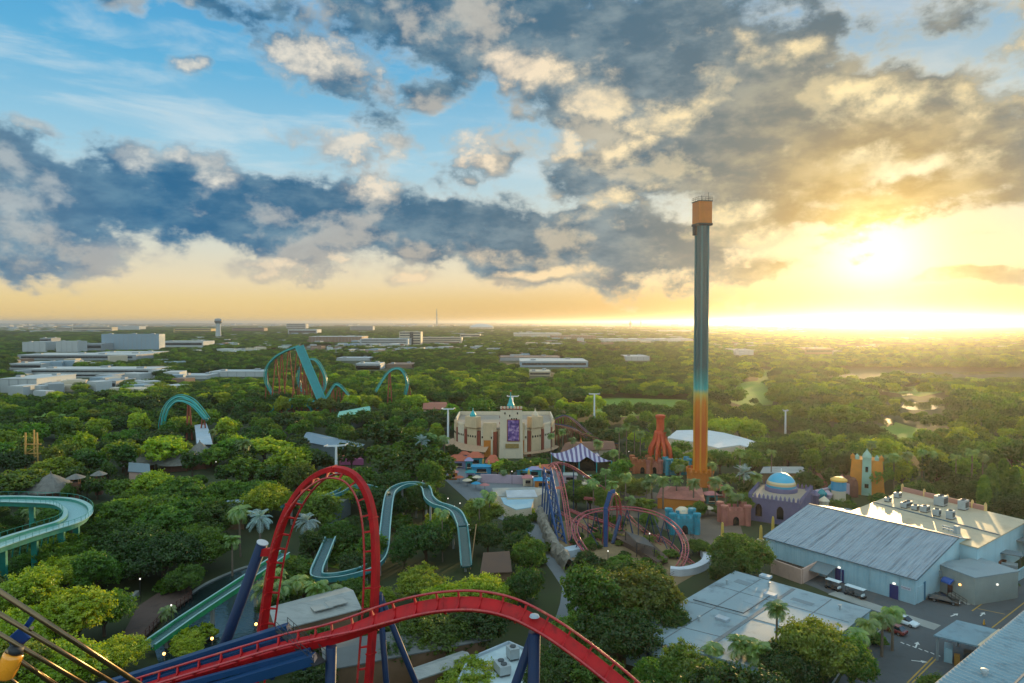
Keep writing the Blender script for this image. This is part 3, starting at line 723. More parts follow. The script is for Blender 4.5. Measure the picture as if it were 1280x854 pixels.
bk = MB(); a, b = P(44, 768, 5.42), P(6, 822, 5.48)
bk.beam(a, b, .035, .05, Vector((.3, -1, .2))); bk.build('bracket_bar', M_bracket, hr, bevel=.004)
bk = MB(); bk.beam(P(34, 789, 5.36), P(16, 805, 5.38), .12, .05, Vector((.3, -1, .2))); bk.build('clamp_plate', M_bracket, hr, bevel=.008)
MB().tube([P(40, 785, 5.3), P(40, 785, 5.22)], .014, 10).build('clamp_bolt', M_galv, hr)
MB().tube([P(20, 812, 5.3), P(29, 818, 5.3)], .014, 8).build('clamp_bolt', M_galv, hr)
lt = thing('marker_light', 'amber beacon lamp clipped under the pipe handrail', 'beacon', P(12, 832, 5.3))
up = (P(20, 814, 5.3) - P(6, 846, 5.3)).normalized()
def along(prof, c, ax, m, name, n=18):
    x = ax.cross(Vector((0, 1, 0))).normalized(); y = ax.cross(x); b = MB(); c = Vector(c)
    for r, z in prof: b.v += [c + ax * z + (x * math.cos(2 * math.pi * k / n) + y * math.sin(2 * math.pi * k / n)) * r for k in range(n)]
    for i in range(len(prof) - 1):
        for k in range(n): b.f.append((i * n + k, i * n + (k + 1) % n, (i + 1) * n + (k + 1) % n, (i + 1) * n + k)); b.m.append(0)
    return b.build(name, m, lt, smooth=True)
c = P(12, 830, 5.28)
along([(.001, -.115), (.06, -.11), (.072, -.09), (.074, .07), (.066, .095), (.001, .1)], c, up, M_amber, 'lens'); along([(.001, .102), (.05, .102), (.055, .12), (.05, .15), (.001, .15)], c, up, M_black, 'lamp_base')
LAND.append((80, 800, 'the pipe handrail'))

# ------------------------------------------------------------------ the drop tower
def height_paint(name, stops, zmax, streak=.25):
    'paint scheme by height on the tower'
    m = mat(name, '#888888', .42, var=.1, coat=.2); nt = m.node_tree; b = nt.nodes['Principled BSDF']
    tc = nd(nt, 'ShaderNodeTexCoord'); sp = nd(nt, 'ShaderNodeSeparateXYZ'); nt.links.new(tc.outputs['Object'], sp.inputs[0])
    n = nd(nt, 'ShaderNodeTexNoise'); mp = nd(nt, 'ShaderNodeMapping'); mp.inputs['Scale'].default_value = (1.1, 1.1, .03); nt.links.new(tc.outputs['Object'], mp.inputs[0]); nt.links.new(mp.outputs[0], n.inputs['Vector']); n.inputs['Detail'].default_value = 4
    d = nd(nt, 'ShaderNodeMath', operation='DIVIDE'); nt.links.new(sp.outputs[2], d.inputs[0]); d.inputs[1].default_value = zmax
    a = nd(nt, 'ShaderNodeMath', operation='MULTIPLY_ADD'); nt.links.new(n.outputs[0], a.inputs[0]); a.inputs[1].default_value = streak; 
    s_ = nd(nt, 'ShaderNodeMath', operation='SUBTRACT'); nt.links.new(d.outputs[0], s_.inputs[0]); s_.inputs[1].default_value = streak * .5; nt.links.new(s_.outputs[0], a.inputs[2])
    cr = nd(nt, 'ShaderNodeValToRGB'); el = cr.color_ramp.elements
    while len(el) < len(stops): el.new(.5)
    for e, (p, c) in zip(el, stops): e.position = p; e.color = (*hexlin(c), 1)
    nt.links.new(a.outputs[0], cr.inputs[0]); nt.links.new(cr.outputs[0], b.inputs['Base Color']); return m
tb = G(875, 606); TH = 90.6
M_shaft = height_paint('tower_paint', [(0.0, '#c97712'), (.12, '#bd5a12'), (.22, '#b34c12'), (.325, '#c2700f'), (.355, '#b9a84a'), (.372, '#2a9a9a'), (.41, '#077a78'), (.46, '#004d54'), (1.0, '#004a54')], TH, .035)
M_rib = height_paint('tower_rib_paint', [(0.0, '#c98a22'), (.3, '#c08222'), (.355, '#b9b06a'), (.375, '#3fa8a8'), (.45, '#0d6a74'), (1.0, '#08626e')], TH, .02)
M_gold = mat('gold_cladding', '#b5620f', .45, var=.16, scale=.4, stain='#9a5f12', stain_amt=.4, stain_scale=(.5, .5, .2))
M_orange = mat('orange_stucco', '#b8661f', .8, var=.2, scale=.4, bump=.1)
dt = thing('drop_tower', 'tall teal and orange drop tower with gold box head', 'drop tower', tb); LAND.append((875, 500, 'the teal drop tower'))
def ring(r, n=16, w=0.0): return [(tb.x + r * math.cos(2 * math.pi * (k + .5) / n), tb.y + r * math.sin(2 * math.pi * (k + .5) / n)) for k in range(n)]
MB().prism(ring(2.35, 12), 4, TH).build('shaft', M_shaft, dt)
for k in range(6):
    a = 2 * math.pi * k / 6 + .28; x, y = tb.x + 2.42 * math.cos(a), tb.y + 2.42 * math.sin(a)
    MB().box((x, y, (4 + TH) / 2), (.5, .55, TH - 4), a).build('guide_rail', M_rib, dt)
for k in range(6):
    a = 2 * math.pi * (k + .5) / 6 + .28; x, y = tb.x + 2.33 * math.cos(a), tb.y + 2.33 * math.sin(a)
    MB().box((x, y, (4 + TH) / 2), (.25, .7, TH - 4), a).build('shaft_strip', M_shaft, dt)  # raised strip in the shaft's own paint, between the guide rails
def sq(h, rz=.2): return [(tb.x + h * (c * math.cos(rz) - s * math.sin(rz)), tb.y + h * (c * math.sin(rz) + s * math.cos(rz))) for c, s in ((-1, -1), (1, -1), (1, 1), (-1, 1))]
MB().prism(sq(2.5), TH + .6, TH + 8.0).build('head_box', M_gold, dt, bevel=.1)
MB().prism(sq(2.65), TH - .2, TH + .6).build('head_soffit', M_black, dt)
MB().prism(sq(2.65), TH + 8.0, TH + 8.3).build('head_cap', M_black, dt)
rl = MB(); q = sq(2.55)
for i in range(4):
    a, b = Vector((*q[i], TH + 8.3)), Vector((*q[(i + 1) % 4], TH + 8.3))
    for h in (.6, 1.2): rl.tube([a + Vector((0, 0, h)), b + Vector((0, 0, h))], .05, 4)
    for k in range(5): rl.tube([a.lerp(b, k / 4), a.lerp(b, k / 4) + Vector((0, 0, 1.2))], .05, 4)
rl.build('head_railing', M_black, dt)
for dx, h in ((1.9, 3.0), (-.5, 1.9)): MB().tube([(tb.x + dx, tb.y - 1, TH + 8.3), (tb.x + dx, tb.y - 1, TH + 8.3 + h)], .07, 5).build('antenna', M_black, dt)
MB().box((tb.x - 2.65, tb.y - .4, TH - 1.8), (.9, 1.6, 3.4), .2).build('winch_housing', M_black, dt, bevel=.05)
MB().box((tb.x + 2.5, tb.y + .8, TH - 21), (.35, .4, 40), .2).build('cable_duct', M_black, dt)
MB().prism(ring(4.5), 0, 4.4).build('station_drum', M_orange, dt); MB().prism(ring(4.8), 4.4, 5.0).build('station_rim', M_gold, dt)
for k in range(16):
    a = 2 * math.pi * k / 16; MB().box((tb.x + 4.6 * math.cos(a), tb.y + 4.6 * math.sin(a), 5.5), (.4, 1.0, 1.0), a).build('merlon', M_gold, dt)
VIS.append((855, 245, 895, 606, 235))

# ------------------------------------------------------------------ teal coaster far left of centre
M_teal = mat('coaster_teal', '#108a88', .35, var=.15, scale=.3, coat=.3)
M_tealdeck = mat('lift_teal', '#0a7a80', .45, var=.15, scale=.4)
M_rust = mat('support_rust', '#8a4630', .6, var=.25, scale=.4)
tl = thing('roller_coaster', 'teal track coaster with straight lift ramp, loop and rust coloured supports', 'roller coaster', G(385, 515)); LAND.append((385, 480, 'the teal coaster'))
def tpipe(L, r=.8, name='track_tube', per=8, root=tl, m=M_teal, rails=1.0):
    pts = crom([P(*q) for q in L], per)
    MB().tube(pts, r * .72, 8).build(name, m, root, smooth=True)
    fr = frames_of(pts, [Vector((0, -.5, .85))] * len(pts))
    for s_ in (-1, 1): MB().tube([p + sd * s_ * rails + u * .5 for p, (sd, u) in zip(pts, fr)], r * .3, 6).build('rail', m, root, smooth=True)
    return pts
tpipe([(344, 500, 450), (340, 492, 450), (333, 478, 450), (333, 462, 450), (342, 449, 448), (354, 441, 446), (366, 436, 444), (374, 433, 442)])
a, b = P(374, 433, 440), P(404, 505, 428)
MB().beam(a, b, 5.0, .8, Vector((.3, -.9, .5))).build('lift_deck', M_tealdeck, tl)
for s_ in (-1, 1):
    sd = (b - a).cross(Vector((.3, -.9, .5))).normalized() * s_ * 2.5; MB().beam(a + sd, b + sd, .5, 1.4, Vector((.3, -.9, .5))).build('lift_rail', M_teal, tl)
tpipe([(384, 498, 455), (376, 485, 457), (373, 470, 458), (378, 457, 458), (388, 450, 456), (396, 452, 452), (403, 463, 448), (407, 475, 446), (405, 487, 444), (400, 496, 442)])
tpipe([(396, 511, 425), (408, 498, 425), (417, 484, 425), (421, 481, 425), (426, 484, 425), (433, 492, 427), (441, 502, 430)])
tpipe([(337, 516, 415), (347, 507, 415), (358, 502, 415), (372, 500, 417), (388, 501, 420), (398, 506, 423)], .9)
tpipe([(360, 512, 412), (372, 505, 412), (384, 507, 412), (390, 515, 414)], .9)
def trestle(px, pyt, pyb, D, root, m, r=.45, spread=4.0, name='support_trestle'):
    t = P(px, pyt, D); b = MB()
    for s_ in (-1, 1): b.tube([(t.x + s_ * spread * .5, t.y + s_ * .6, 0), (t.x + s_ * .3, t.y, t.z)], r, 6)
    for k in range(1, 3): f = k / 3; b.tube([(t.x - spread * .5 * (1 - f), t.y, t.z * f), (t.x + spread * .5 * (1 - f), t.y, t.z * f)], r * .5, 5)
    b.build(name, m, root)
for px, pyt, D, sp in ((334, 466, 451, 3), (345, 449, 449, 7), (361, 438, 446, 8), (372, 436, 443, 9), (378, 446, 442, 6), (384, 460, 440, 8), (389, 470, 439, 5), (392, 482, 436, 5), (406, 478, 447, 4), (401, 460, 450, 4), (423, 484, 427, 5), (436, 497, 429, 3), (410, 497, 426, 3), (364, 503, 417, 4), (350, 508, 416, 3), (352, 443, 447, 5), (381, 452, 441, 4), (374, 468, 458, 3), (430, 490, 428, 3), (416, 486, 425, 3)):
    trestle(px, pyt, 515, D, tl, M_rust, .4, sp)
VIS.append((330, 430, 442, 510, 405))
hp2 = thing('coaster_hill', 'separate teal track hill rising alone from the trees on a rust support', 'roller coaster', G(492, 503)); LAND.append((492, 475, 'the lone teal hill'))
tpipe([(470, 490, 440), (477, 478, 440), (484, 468, 440), (492, 462, 440), (500, 462, 440), (506, 469, 440), (509, 480, 440), (507, 494, 440)], root=hp2)
trestle(487, 466, 500, 440, hp2, M_rust, .4, 3); trestle(511, 482, 500, 442, hp2, M_rust, .4, 4); VIS.append((468, 458, 514, 488, 430))
hl = thing('coaster_helix', 'double teal track arch curling over the trees beside a rust tower', 'roller coaster', G(228, 545)); LAND.append((228, 515, 'the double teal arch'))
tpipe([(201, 545, 330), (202, 528, 330), (206, 512, 330), (214, 501, 330), (226, 496, 330), (240, 501, 328), (250, 511, 326), (260, 525, 324)], .75, root=hl)
tpipe([(206, 540, 326), (206, 526, 326), (211, 511, 326), (221, 502, 326), (234, 503, 325), (246, 511, 323), (257, 524, 321)], .75, root=hl)
trestle(236, 503, 540, 329, hl, M_rust, .5, 2.2); trestle(201, 522, 540, 331, hl, M_rust, .4, 2); trestle(254, 520, 540, 324, hl, M_rust, .4, 3); VIS.append((196, 492, 264, 532, 318))

# ------------------------------------------------------------------ looping coaster in the middle (blue supports, pink rails)
M_pink = mat('rail_pink', '#9a4048', .3, var=.2, scale=.6, coat=.3, stain='#c07a50', stain_amt=.4, stain_scale=(.2, .2, .2))
M_blue2 = mat('support_navy', '#122f52', .6, var=.2, scale=.4); M_blue3 = mat('support_bright_blue', '#123f70', .55, var=.2, scale=.4)
lc = thing('roller_coaster', 'looping coaster with pink rails on navy blue supports over sandy ground', 'roller coaster', G(770, 690)); LAND.append((770, 660, 'the pink looping coaster'))
def twin(L, per=8, root=lc, up=Vector((0, 0, 1)), W=1.1, r=.155, ups=None):
    pts = resample(crom([P(*q) for q in L], per), .9); fr = frames_of(pts, [up] * len(pts) if ups is None else ups(pts))
    for s_ in (-1, 1): MB().tube([p + sd * s_ * W / 2 for p, (sd, u) in zip(pts, fr)], r, 6).build('rail', M_pink, root, smooth=True)
    b = MB(); b.tube([p - u * .5 for p, (sd, u) in zip(pts, fr)], .14, 6)
    for p, (sd, u) in zip(pts, fr): b.tube([p - sd * W / 2, p - u * .5, p + sd * W / 2], .055, 4)
    b.build('track_backbone', M_pink, root); return pts
def pole(px, py, D, r=.16, lean=None, root=lc, m=M_blue2):
    t = P(px, py, D); b = MB()
    if lean is None: b.tube([(t.x, t.y, 0), t], r, 7)
    else:
        for l in lean: b.tube([(t.x + l[0], t.y + l[1], 0), t], r, 7)
    b.build('support_column', m, root)
# top of the lift, first drop, return
drop = twin([(688, 583, 198), (693, 580, 196), (699, 592, 193), (705, 618, 188), (710, 648, 181), (715, 678, 174), (720, 690, 172)], W=1.3)
lf = MB()
A0, A1 = P(691, 585, 197), P(712, 688, 172)
for s_ in (-1.0, 1.0):
    o = Vector((s_ - 1.5, .8, 0)); lf.tube([A0 + o, A1 + o], .22, 6); lf.tube([A0 + o - Vector((0, 0, 2.2)), A1 + o - Vector((0, 0, .8))], .22, 6)
for k in range(15):
    p, q = A0.lerp(A1, k / 14), A0.lerp(A1, min(1, (k + 1) / 14))
    lf.tube([p + Vector((-2.5, .8, 0)), q + Vector((-.5, .8, 0))], .13, 5); lf.tube([p + Vector((-2.5, .8, 0)), p + Vector((-2.5, .8, -2))], .13, 5); lf.tube([p + Vector((-.5, .8, 0)), q + Vector((-.5, .8, -2))], .13, 5)
lf.build('lift_truss', M_blue3, lc)
for k in range(6):
    p = A0.lerp(A1, k / 6.5)
    for dx in (-2.6, -.4): MB().tube([(p.x + dx - .6, p.y + 1.5, 0), (p.x + dx, p.y + .8, p.z - 1)], .22, 6).build('support_column', M_blue3, lc)
twin([(690, 580, 198), (700, 578, 200), (715, 583, 203), (735, 596, 206), (752, 608, 208), (764, 617, 209), (772, 624, 207)])
for px, py, D in ((703, 578, 201), (717, 584, 203.5), (735, 597, 206), (751, 608, 208)): pole(px, py, D)
# the upright loop, seen nearly edge-on
cl = P(763, 652, 178)
def loop_ups(pts):
    c = sum((p for p in pts), Vector()) / len(pts); return [(c - p).normalized() for p in pts]
twin([(752, 690, 176), (756, 680, 174), (757, 660, 173), (758, 640, 173), (762, 622, 174), (767, 617, 176), (772, 624, 178.5), (774, 642, 180), (772, 662, 181), (766, 680, 182), (757, 692, 183)], ups=loop_ups, W=1.3)
lt2 = MB()
for px0, py0, px1, py1, D in ((757, 690, 757, 635, 172), (757, 635, 763, 615, 172.5), (763, 615, 769, 614, 174)): lt2.beam(P(px0, py0, D), P(px1, py1, D), 1.0, .7, Vector((0, -1, .2)))
lt2.build('loop_brace', M_blue3, lc); MB().tube([G(770, 690) + Vector((0, 6, 0)), P(775, 645, 180)], .5, 6).build('support_column', M_blue2, lc)
MB().beam(P(750, 692, 172), P(762, 692, 172), 2.5, 1.2).build('footing', M_blue2, lc)
# the big flat turn
hel = twin([(752, 712, 158), (742, 702, 160), (731, 688, 163), (722, 674, 167), (718, 660, 171), (722, 649, 175), (734, 641, 178), (752, 637, 180), (775, 635, 181), (800, 637, 180), (822, 643, 177), (840, 654, 172), (851, 667, 167), (857, 682, 162), (855, 697, 158), (848, 710, 155)], up=Vector((0, -.25, 1)), W=1.4)
for px, py, D in ((724, 676, 166), (720, 652, 174), (745, 640, 179), (784, 637, 181), (812, 641, 179), (831, 649, 175), (846, 662, 169.5), (855, 680, 163)): pole(px, py, D, .15, ((-1.6, 0), (1.6, .6)))
for a, b in (((728, 646, 177), (752, 690, 170)), ((815, 642, 178), (834, 686, 168)), ((784, 637, 181), (797, 690, 173))): MB().tube([P(*a), P(*b)], .12, 6).build('brace', M_blue2, lc)
twin([(712, 637, 190), (730, 644, 189), (755, 652, 186), (775, 662, 182), (795, 675, 176), (815, 690, 169), (832, 702, 163), (846, 712, 158)], W=1.2)
twin([(730, 622, 200), (750, 625, 199), (775, 636, 195), (795, 655, 187), (812, 668, 180), (832, 684, 172), (848, 702, 163)], W=1.2)
twin([(768, 690, 178), (776, 694, 176), (786, 690, 175), (792, 684, 177)], W=1.0)
for px, py, D in ((722, 641, 190), (745, 649, 188), (765, 657, 185), (783, 668, 180), (805, 683, 173), (824, 697, 166), (742, 624, 200), (785, 645, 191), (803, 661, 184), (822, 676, 176), (840, 694, 167)): pole(px, py, D, .13)
MB().box(tuple(G(716, 694) + Vector((0, 0, .9))), (4.5, 3, 1.8), .5).build('pump_house', M_capw, lc, bevel=.05)
for L_ in ([(820, 668, 178), (836, 678, 172), (850, 692, 165), (868, 706, 158)], [(735, 655, 185), (760, 668, 180), (790, 684, 173), (815, 700, 165)], [(700, 640, 192), (716, 650, 188), (738, 664, 182), (752, 676, 176)]): twin(L_, W=1.0)
for px, py, D in ((748, 661, 183), (772, 674, 177), (800, 690, 170), (828, 674, 175), (843, 685, 169), (712, 648, 189), (728, 658, 184), (760, 637, 180), (798, 637, 180), (771, 636, 181), (735, 642, 178)): pole(px, py, D, .12)
st_ = thing('ride_platform', 'low brown loading platform with a dark roof inside the big turn', 'platform', G(800, 690)); q_ = [G(x, y) for x, y in ((775, 668), (812, 682), (835, 704), (822, 710), (792, 690), (766, 676))]
MB().prism([p[:2] for p in q_], .05, 1.3).build('deck', mat('deck_brown', '#4b3a30', .8, var=.3, scale=1.0), st_)
q2 = [G(x, y, 3.6) for x, y in ((782, 664), (806, 672), (818, 684), (796, 678))]; MB().prism([p[:2] for p in q2], 3.4, 3.6).build('roof', mat('platform_roof', '#4d4a48', .7, var=.25), st_)
for p in q2: MB().tube([(p.x, p.y, 0), (p.x, p.y, 3.4)], .12, 5).build('post', M_black, st_)
fn = thing('ride_fence', 'dark rail fence round the sandy coaster ground', 'fence', G(830, 715)); fp_ = resample(crom([G(*q) for q in ((720, 712), (760, 716), (800, 722), (836, 724), (862, 700), (870, 680), (850, 660), (815, 645))], 6), 2.2)
b = MB(); b.tube([p + Vector((0, 0, 1.1)) for p in fp_], .05, 4); b.tube([p + Vector((0, 0, .6)) for p in fp_], .05, 4)
for p in fp_: b.tube([p, p + Vector((0, 0, 1.2))], .06, 4)
b.build('rails', M_black, fn)
VIS.append((683, 575, 860, 690, 168)); VIS.append((840, 640, 862, 705, 158))
# fenced queue with pale wall at the foot of the big turn
qw = MB(); qp = crom([G(*q) for q in ((838, 718), (852, 719), (868, 716), (880, 710), (884, 702), (880, 695))], 6)
qw.sweep(qp, frames_of(qp, [Vector((0, 0, 1))] * len(qp)), [(-.9, 0), (.9, 0), (.9, 1.6), (-.9, 1.6)])
tag(qw.build('queue_wall', mat('queue_white', '#b9bfc8', .7, var=.15)), 'curved pale wall at the foot of the pink looping coaster', 'wall'); VIS.append((838, 690, 886, 718, 140))
# rock wall along the path
M_rock = mat('rock_grey', '#7f7a70', .95, var=.35, scale=.5, bump=.8, stain='#56524a', stain_amt=.7, stain_scale=(.5, .5, .5), fine=1.5)
rw = MB(); rp = crom([G(*q) for q in ((674, 650), (681, 662), (686, 676), (693, 690), (701, 702), (712, 716))], 10)
def rock_pt(u, v):
    i = u * (len(rp) - 1); k = min(len(rp) - 2, int(i)); p = rp[k].lerp(rp[k + 1], i - k); d = (rp[k + 1] - rp[k]).normalized(); sd = d.cross(Vector((0, 0, 1)))
    a = v * math.pi; h = 3.6 + 1.6 * mnoise.noise(p * .35); w = 1.1 + .5 * mnoise.noise(p * .5 + Vector((9, 0, 0)))
    q = p + sd * w * math.cos(a) + Vector((0, 0, h * math.sin(a) ** .6)); return q + mnoise.noise_vector(q * .9) * .5
rw.grid(rock_pt, 90, 14); tag(rw.build('rock_wall', M_rock), 'long grey rockwork wall beside the curving path', 'rock wall'); LAND.append((695, 690, 'the grey rock wall')); VIS.append((676, 645, 716, 716, 150)); VIS.append((640, 650, 705, 740, 125))

# ------------------------------------------------------------------ water rides
M_flume = mat('flume_teal', '#2f7478', .4, var=.2, scale=.4, coat=.1, stain='#7fa09c', stain_amt=.5, stain_scale=(.4, .4, .4))
M_flume_in = mat('flume_inner', '#86aaa8', .4, var=.2, scale=.5)
M_flgreen = mat('flume_green', '#167a6c', .45, var=.2, scale=.4, stain='#0d4f49', stain_amt=.5, stain_scale=(.5, .5, .3))
M_flchute = mat('chute_green', '#2c8a5a', .45, var=.2, scale=.4, stain='#1d5c40', stain_amt=.6, stain_scale=(.5, .5, .3))
M_palewater = water_mat('pale_chute_water', '#7fa6a6', .25, 2.5, .5)
def trough(root, pts, W, D, m_out, t=.22, water=True, name='channel', m_in=None):
    fr = frames_of(pts, [Vector((0, 0, 1))] * len(pts)); w = W / 2
    MB().sweep(pts, fr, [(-w, 0), (w, 0), (w, D), (w - t, D), (w - t, t), (-w + t, t), (-w + t, D), (-w, D)]).build(name, m_out, root)
    if water: MB().sweep(pts, fr, [(-w + t, D * .55), (w - t, D * .55)], closed=False).build('water', M_chute if m_in is None else M_palewater, root, fix=False)
    return fr
fl = thing('splash_ride', 'raised green trough of a boat ride sweeping round in a wide bend', 'flume', G(60, 700)); LAND.append((55, 650, 'the raised green boat flume'))
fz = lambda x, y, z: G(x, y, z)
pts = crom([fz(-60, 632, 11), fz(0, 630, 11), (fz(45, 631, 11)), fz(78, 633, 11), fz(95, 640, 11), fz(97, 650, 11), fz(85, 659, 11), fz(60, 667, 11), fz(25, 678, 11.2), fz(-10, 690, 11.4), fz(-60, 708, 11.8)], 8)
fr = trough(fl, pts, 4.4, 1.3, M_flgreen, m_in=M_flume_in)
for s_ in (-1, 1):
    top = MB(); top.sweep([p + sd * s_ * 2.55 + Vector((0, 0, 1.25)) for p, (sd, u) in zip(pts, fr)], fr, [(-.5, 0), (.5, 0), (.5, .12), (-.5, .12)]); top.build('walkway', M_flume_in, fl)
    rr2 = MB(); edge = [p + sd * s_ * 3.0 + Vector((0, 0, 1.35)) for p, (sd, u) in zip(pts, fr)]
    rr2.tube([e + Vector((0, 0, 1)) for e in edge], .05, 4)
    for e in edge[::2]: rr2.tube([e, e + Vector((0, 0, 1))], .045, 4)
    rr2.build('railing', M_flgreen, fl)
for i in range(6, len(pts), 9):
    p = pts[i]; MB().box((p.x, p.y, p.z / 2 - .1), (1.1, 1.1, p.z - .2), .3).build('pier', M_flgreen, fl)
for i in range(44, len(pts) - 2, 2):
    p = pts[i]; sd = fr[i][0]; q = p + sd * 1.4; MB().beam(q - Vector((0, 0, .05)), q - Vector((0, 0, 3.2)) + sd * .6, .18, .18).build('strut', M_flgreen, fl)
VIS.append((0, 620, 110, 695, 128))
# the straight green chute into the pond and the log flume beyond
ch = thing('water_chute', 'long straight green chute dropping to the dark pond', 'flume', G(250, 790)); LAND.append((260, 760, 'the straight green chute'))
pts = resample([G(186, 812, 1.5), G(235, 777, 2.6), G(318, 722, 6.0), G(360, 693, 8.0)], 2.0)
trough(ch, pts, 2.6, 1.0, M_flchute); 
for s_ in (-1, 1):
    fr = frames_of(pts, [Vector((0, 0, 1))] * len(pts)); MB().sweep([p + sd * s_ * 1.3 + Vector((0, 0, 1.0)) for p, (sd, u) in zip(pts, fr)], fr, [(-.14, 0), (.14, 0), (.14, .12), (-.14, .12)]).build('rim', M_flume_in, ch)
for i in range(2, len(pts), 5): p = pts[i]; MB().box((p.x, p.y, p.z / 2 - .05), (.6, .6, p.z - .1)).build('pier', M_concrete, ch)
VIS.append((190, 700, 325, 800, 110))
lgf = thing('log_flume', 'pale teal log flume channel winding through the trees with a steep drop', 'flume', G(490, 690)); LAND.append((520, 640, 'the pale teal log flume'))
p1 = crom([G(300, 735, 5), G(340, 712, 5), G(372, 702, 4.5)], 6)
p2 = crom([G(413, 676, 5), G(404, 698, 4.5), G(396, 718, 4), G(400, 725, 3.8), G(425, 724, 3.5), G(455, 716, 3.2), G(472, 705, 3.2), G(479, 690, 4), G(482, 660, 6), G(486, 628, 8.5), G(491, 616, 9), G(505, 609, 9.2), G(520, 608, 9.2), G(532, 613, 9.2), G(536, 625, 9), G(545, 633, 9), G(560, 638, 9), G(571, 645, 9), G(578, 660, 8.5)], 7)
p3 = resample([G(578, 660, 8.5), G(581, 688, 4.2), G(583, 712, 1.2)], 2)
p4 = crom([G(355, 638, 5), G(370, 630, 5.5), G(395, 627, 6), G(420, 620, 6.5), G(440, 610, 7), G(462, 612, 7), G(474, 618, 7.5)], 6)
for i, pp in enumerate((p2, p3, p4)):
    fr = trough(lgf, pp, 2.5, 1.0, M_flume, .28, name='channel')
    for s_ in (-1, 1): MB().sweep([p + sd * s_ * 1.2 + Vector((0, 0, 1.0)) for p, (sd, u) in zip(pp, fr)], fr, [(-.13, 0), (.13, 0), (.13, .1), (-.13, .1)]).build('rim', M_flume_in, lgf)
    for j in range(4, len(pp) - 1, 8): p = pp[j]; MB().box((p.x, p.y, p.z / 2 - .05), (.5, .5, max(.3, p.z - .1))).build('pier', M_concrete, lgf)
tw_ = MB(); t0 = G(588, 700); tw_.tube([G(588, 712), G(584, 655, 8.5) + Vector((2.2, 0, 0))], .12, 5); tw_.build('handrail', mat('wood_rail', '#a3825a', .7), lgf)
VIS += [(392, 676, 414, 722, 150), (398, 705, 470, 726, 145), (476, 606, 494, 700, 150), (478, 602, 586, 652, 188), (562, 640, 590, 712, 157), (330, 622, 370, 680, 185), (400, 610, 474, 632, 190)]

# ------------------------------------------------------------------ the big warehouse and its yard (right)
def roof_mat(name, col, stain, axis, amt=.75, ribs=True, rough=.5, metal=.0, sc=(3.0, .12)):
    m = mat(name, col, rough, metal, var=.12, scale=.3, stain=stain, stain_amt=amt, stain_scale=(1, 1, 1)); nt = m.node_tree
    mp = [n for n in nt.nodes if n.type == 'MAPPING'][0]; mp.vector_type = 'POINT'
    mp.inputs['Rotation'].default_value = (0, 0, -axis); mp.inputs['Scale'].default_value = (sc[0], sc[1], .3)
    return m
U = Vector((-.6, .8, 0)); Vv = Vector((.8, .6, 0)); C0 = G(1143.5, 756.5)
M_pale = mat('painted_metal_wall', '#90b3bf', .55, var=.12, scale=.25, stain='#5f8fa6', stain_amt=.45, stain_scale=(.9, .9, .05))
M_gable = mat('gable_wall', '#9dbfca', .6, var=.1, scale=.25, stain='#7da4b3', stain_amt=.4, stain_scale=(.8, .8, .05))
M_seam = mat('ribbed_roof', '#8795a0', .5, var=.15, scale=.5, stain='#424f5a', stain_amt=.85, stain_scale=(1, 1, 1))
mp = [n for n in M_seam.node_tree.nodes if n.type == 'MAPPING'][0]; mp.vector_type = 'TEXTURE'; mp.inputs['Rotation'].default_value = (0, 0, math.atan2(.6, .8)); mp.inputs['Scale'].default_value = (16, .8, 6)
M_navy = mat('navy_door', '#0f2360', .5, var=.15); M_trim = mat('dark_trim', '#4f6470', .6)
wh = thing('warehouse', 'long pale blue metal warehouse with streaky ribbed grey roof', 'warehouse', C0); LAND.append((1070, 690, 'the ribbed-roof warehouse'))
LEN, HALF, EAV, RDG = 33.5, 20.0, 5.5, 10.0
def W3(u, v, z): return C0 + U * u + Vv * v + Vector((0, 0, z))
b = MB(); n = 42
for i in range(n):          # wall of vertical corrugated sheets
    pass
b.add([W3(0, 0, 0), W3(LEN, 0, 0), W3(LEN, 0, EAV - .05), W3(0, 0, EAV - .05), W3(0, .25, 0), W3(LEN, .25, 0), W3(LEN, .25, EAV - .05), W3(0, .25, EAV - .05)], [(0, 1, 2, 3), (7, 6, 5, 4), (0, 4, 5, 1), (3, 2, 6, 7), (0, 3, 7, 4), (1, 5, 6, 2)])
for i in range(60): b.box(W3(LEN * (i + .5) / 60, -.03, EAV / 2 - .05), (.16, .07, EAV - .2), math.atan2(U.y, U.x))
b.build('side_wall', M_pale, wh)
b = MB(); gp = [(0.0, 0), (2 * HALF, 0), (2 * HALF, EAV), (HALF, RDG - .15), (0.0, EAV - .1)]
b.add([W3(.02, v + .27 if v == 0 else v, z) for v, z in gp] + [W3(.3, v + .27 if v == 0 else v, z) for v, z in gp], [(0, 1, 2, 3, 4), (9, 8, 7, 6, 5)] + [(i, 5 + i, 5 + (i + 1) % 5, (i + 1) % 5) for i in range(5)])
b.build('gable_wall', M_gable, wh)
b = MB(); b.add([W3(LEN - .3, v + .27 if v == 0 else v, z) for v, z in gp] + [W3(LEN - .02, v + .27 if v == 0 else v, z) for v, z in gp], [(0, 1, 2, 3, 4), (9, 8, 7, 6, 5)] + [(i, 5 + i, 5 + (i + 1) % 5, (i + 1) % 5) for i in range(5)]); b.build('gable_wall', M_gable, wh)
b = MB()
NR = 52; vs = []; prof = []
for i in range(NR + 1):
    u = -.5 + (LEN + 1.0) * i / NR
    prof += [(u, 0)] if i == NR else [(u, 0), (u + .48, 0), (u + .52, .11), (u + .60, .11), (u + .64, 0)]
for v, z in ((-.45, EAV - .12), (HALF, RDG)):
    vs += [W3(u, v, z + h) for u, h in prof]
m_ = len(prof); b.add(vs, [(i, i + 1, m_ + i + 1, m_ + i) for i in range(m_ - 1)])
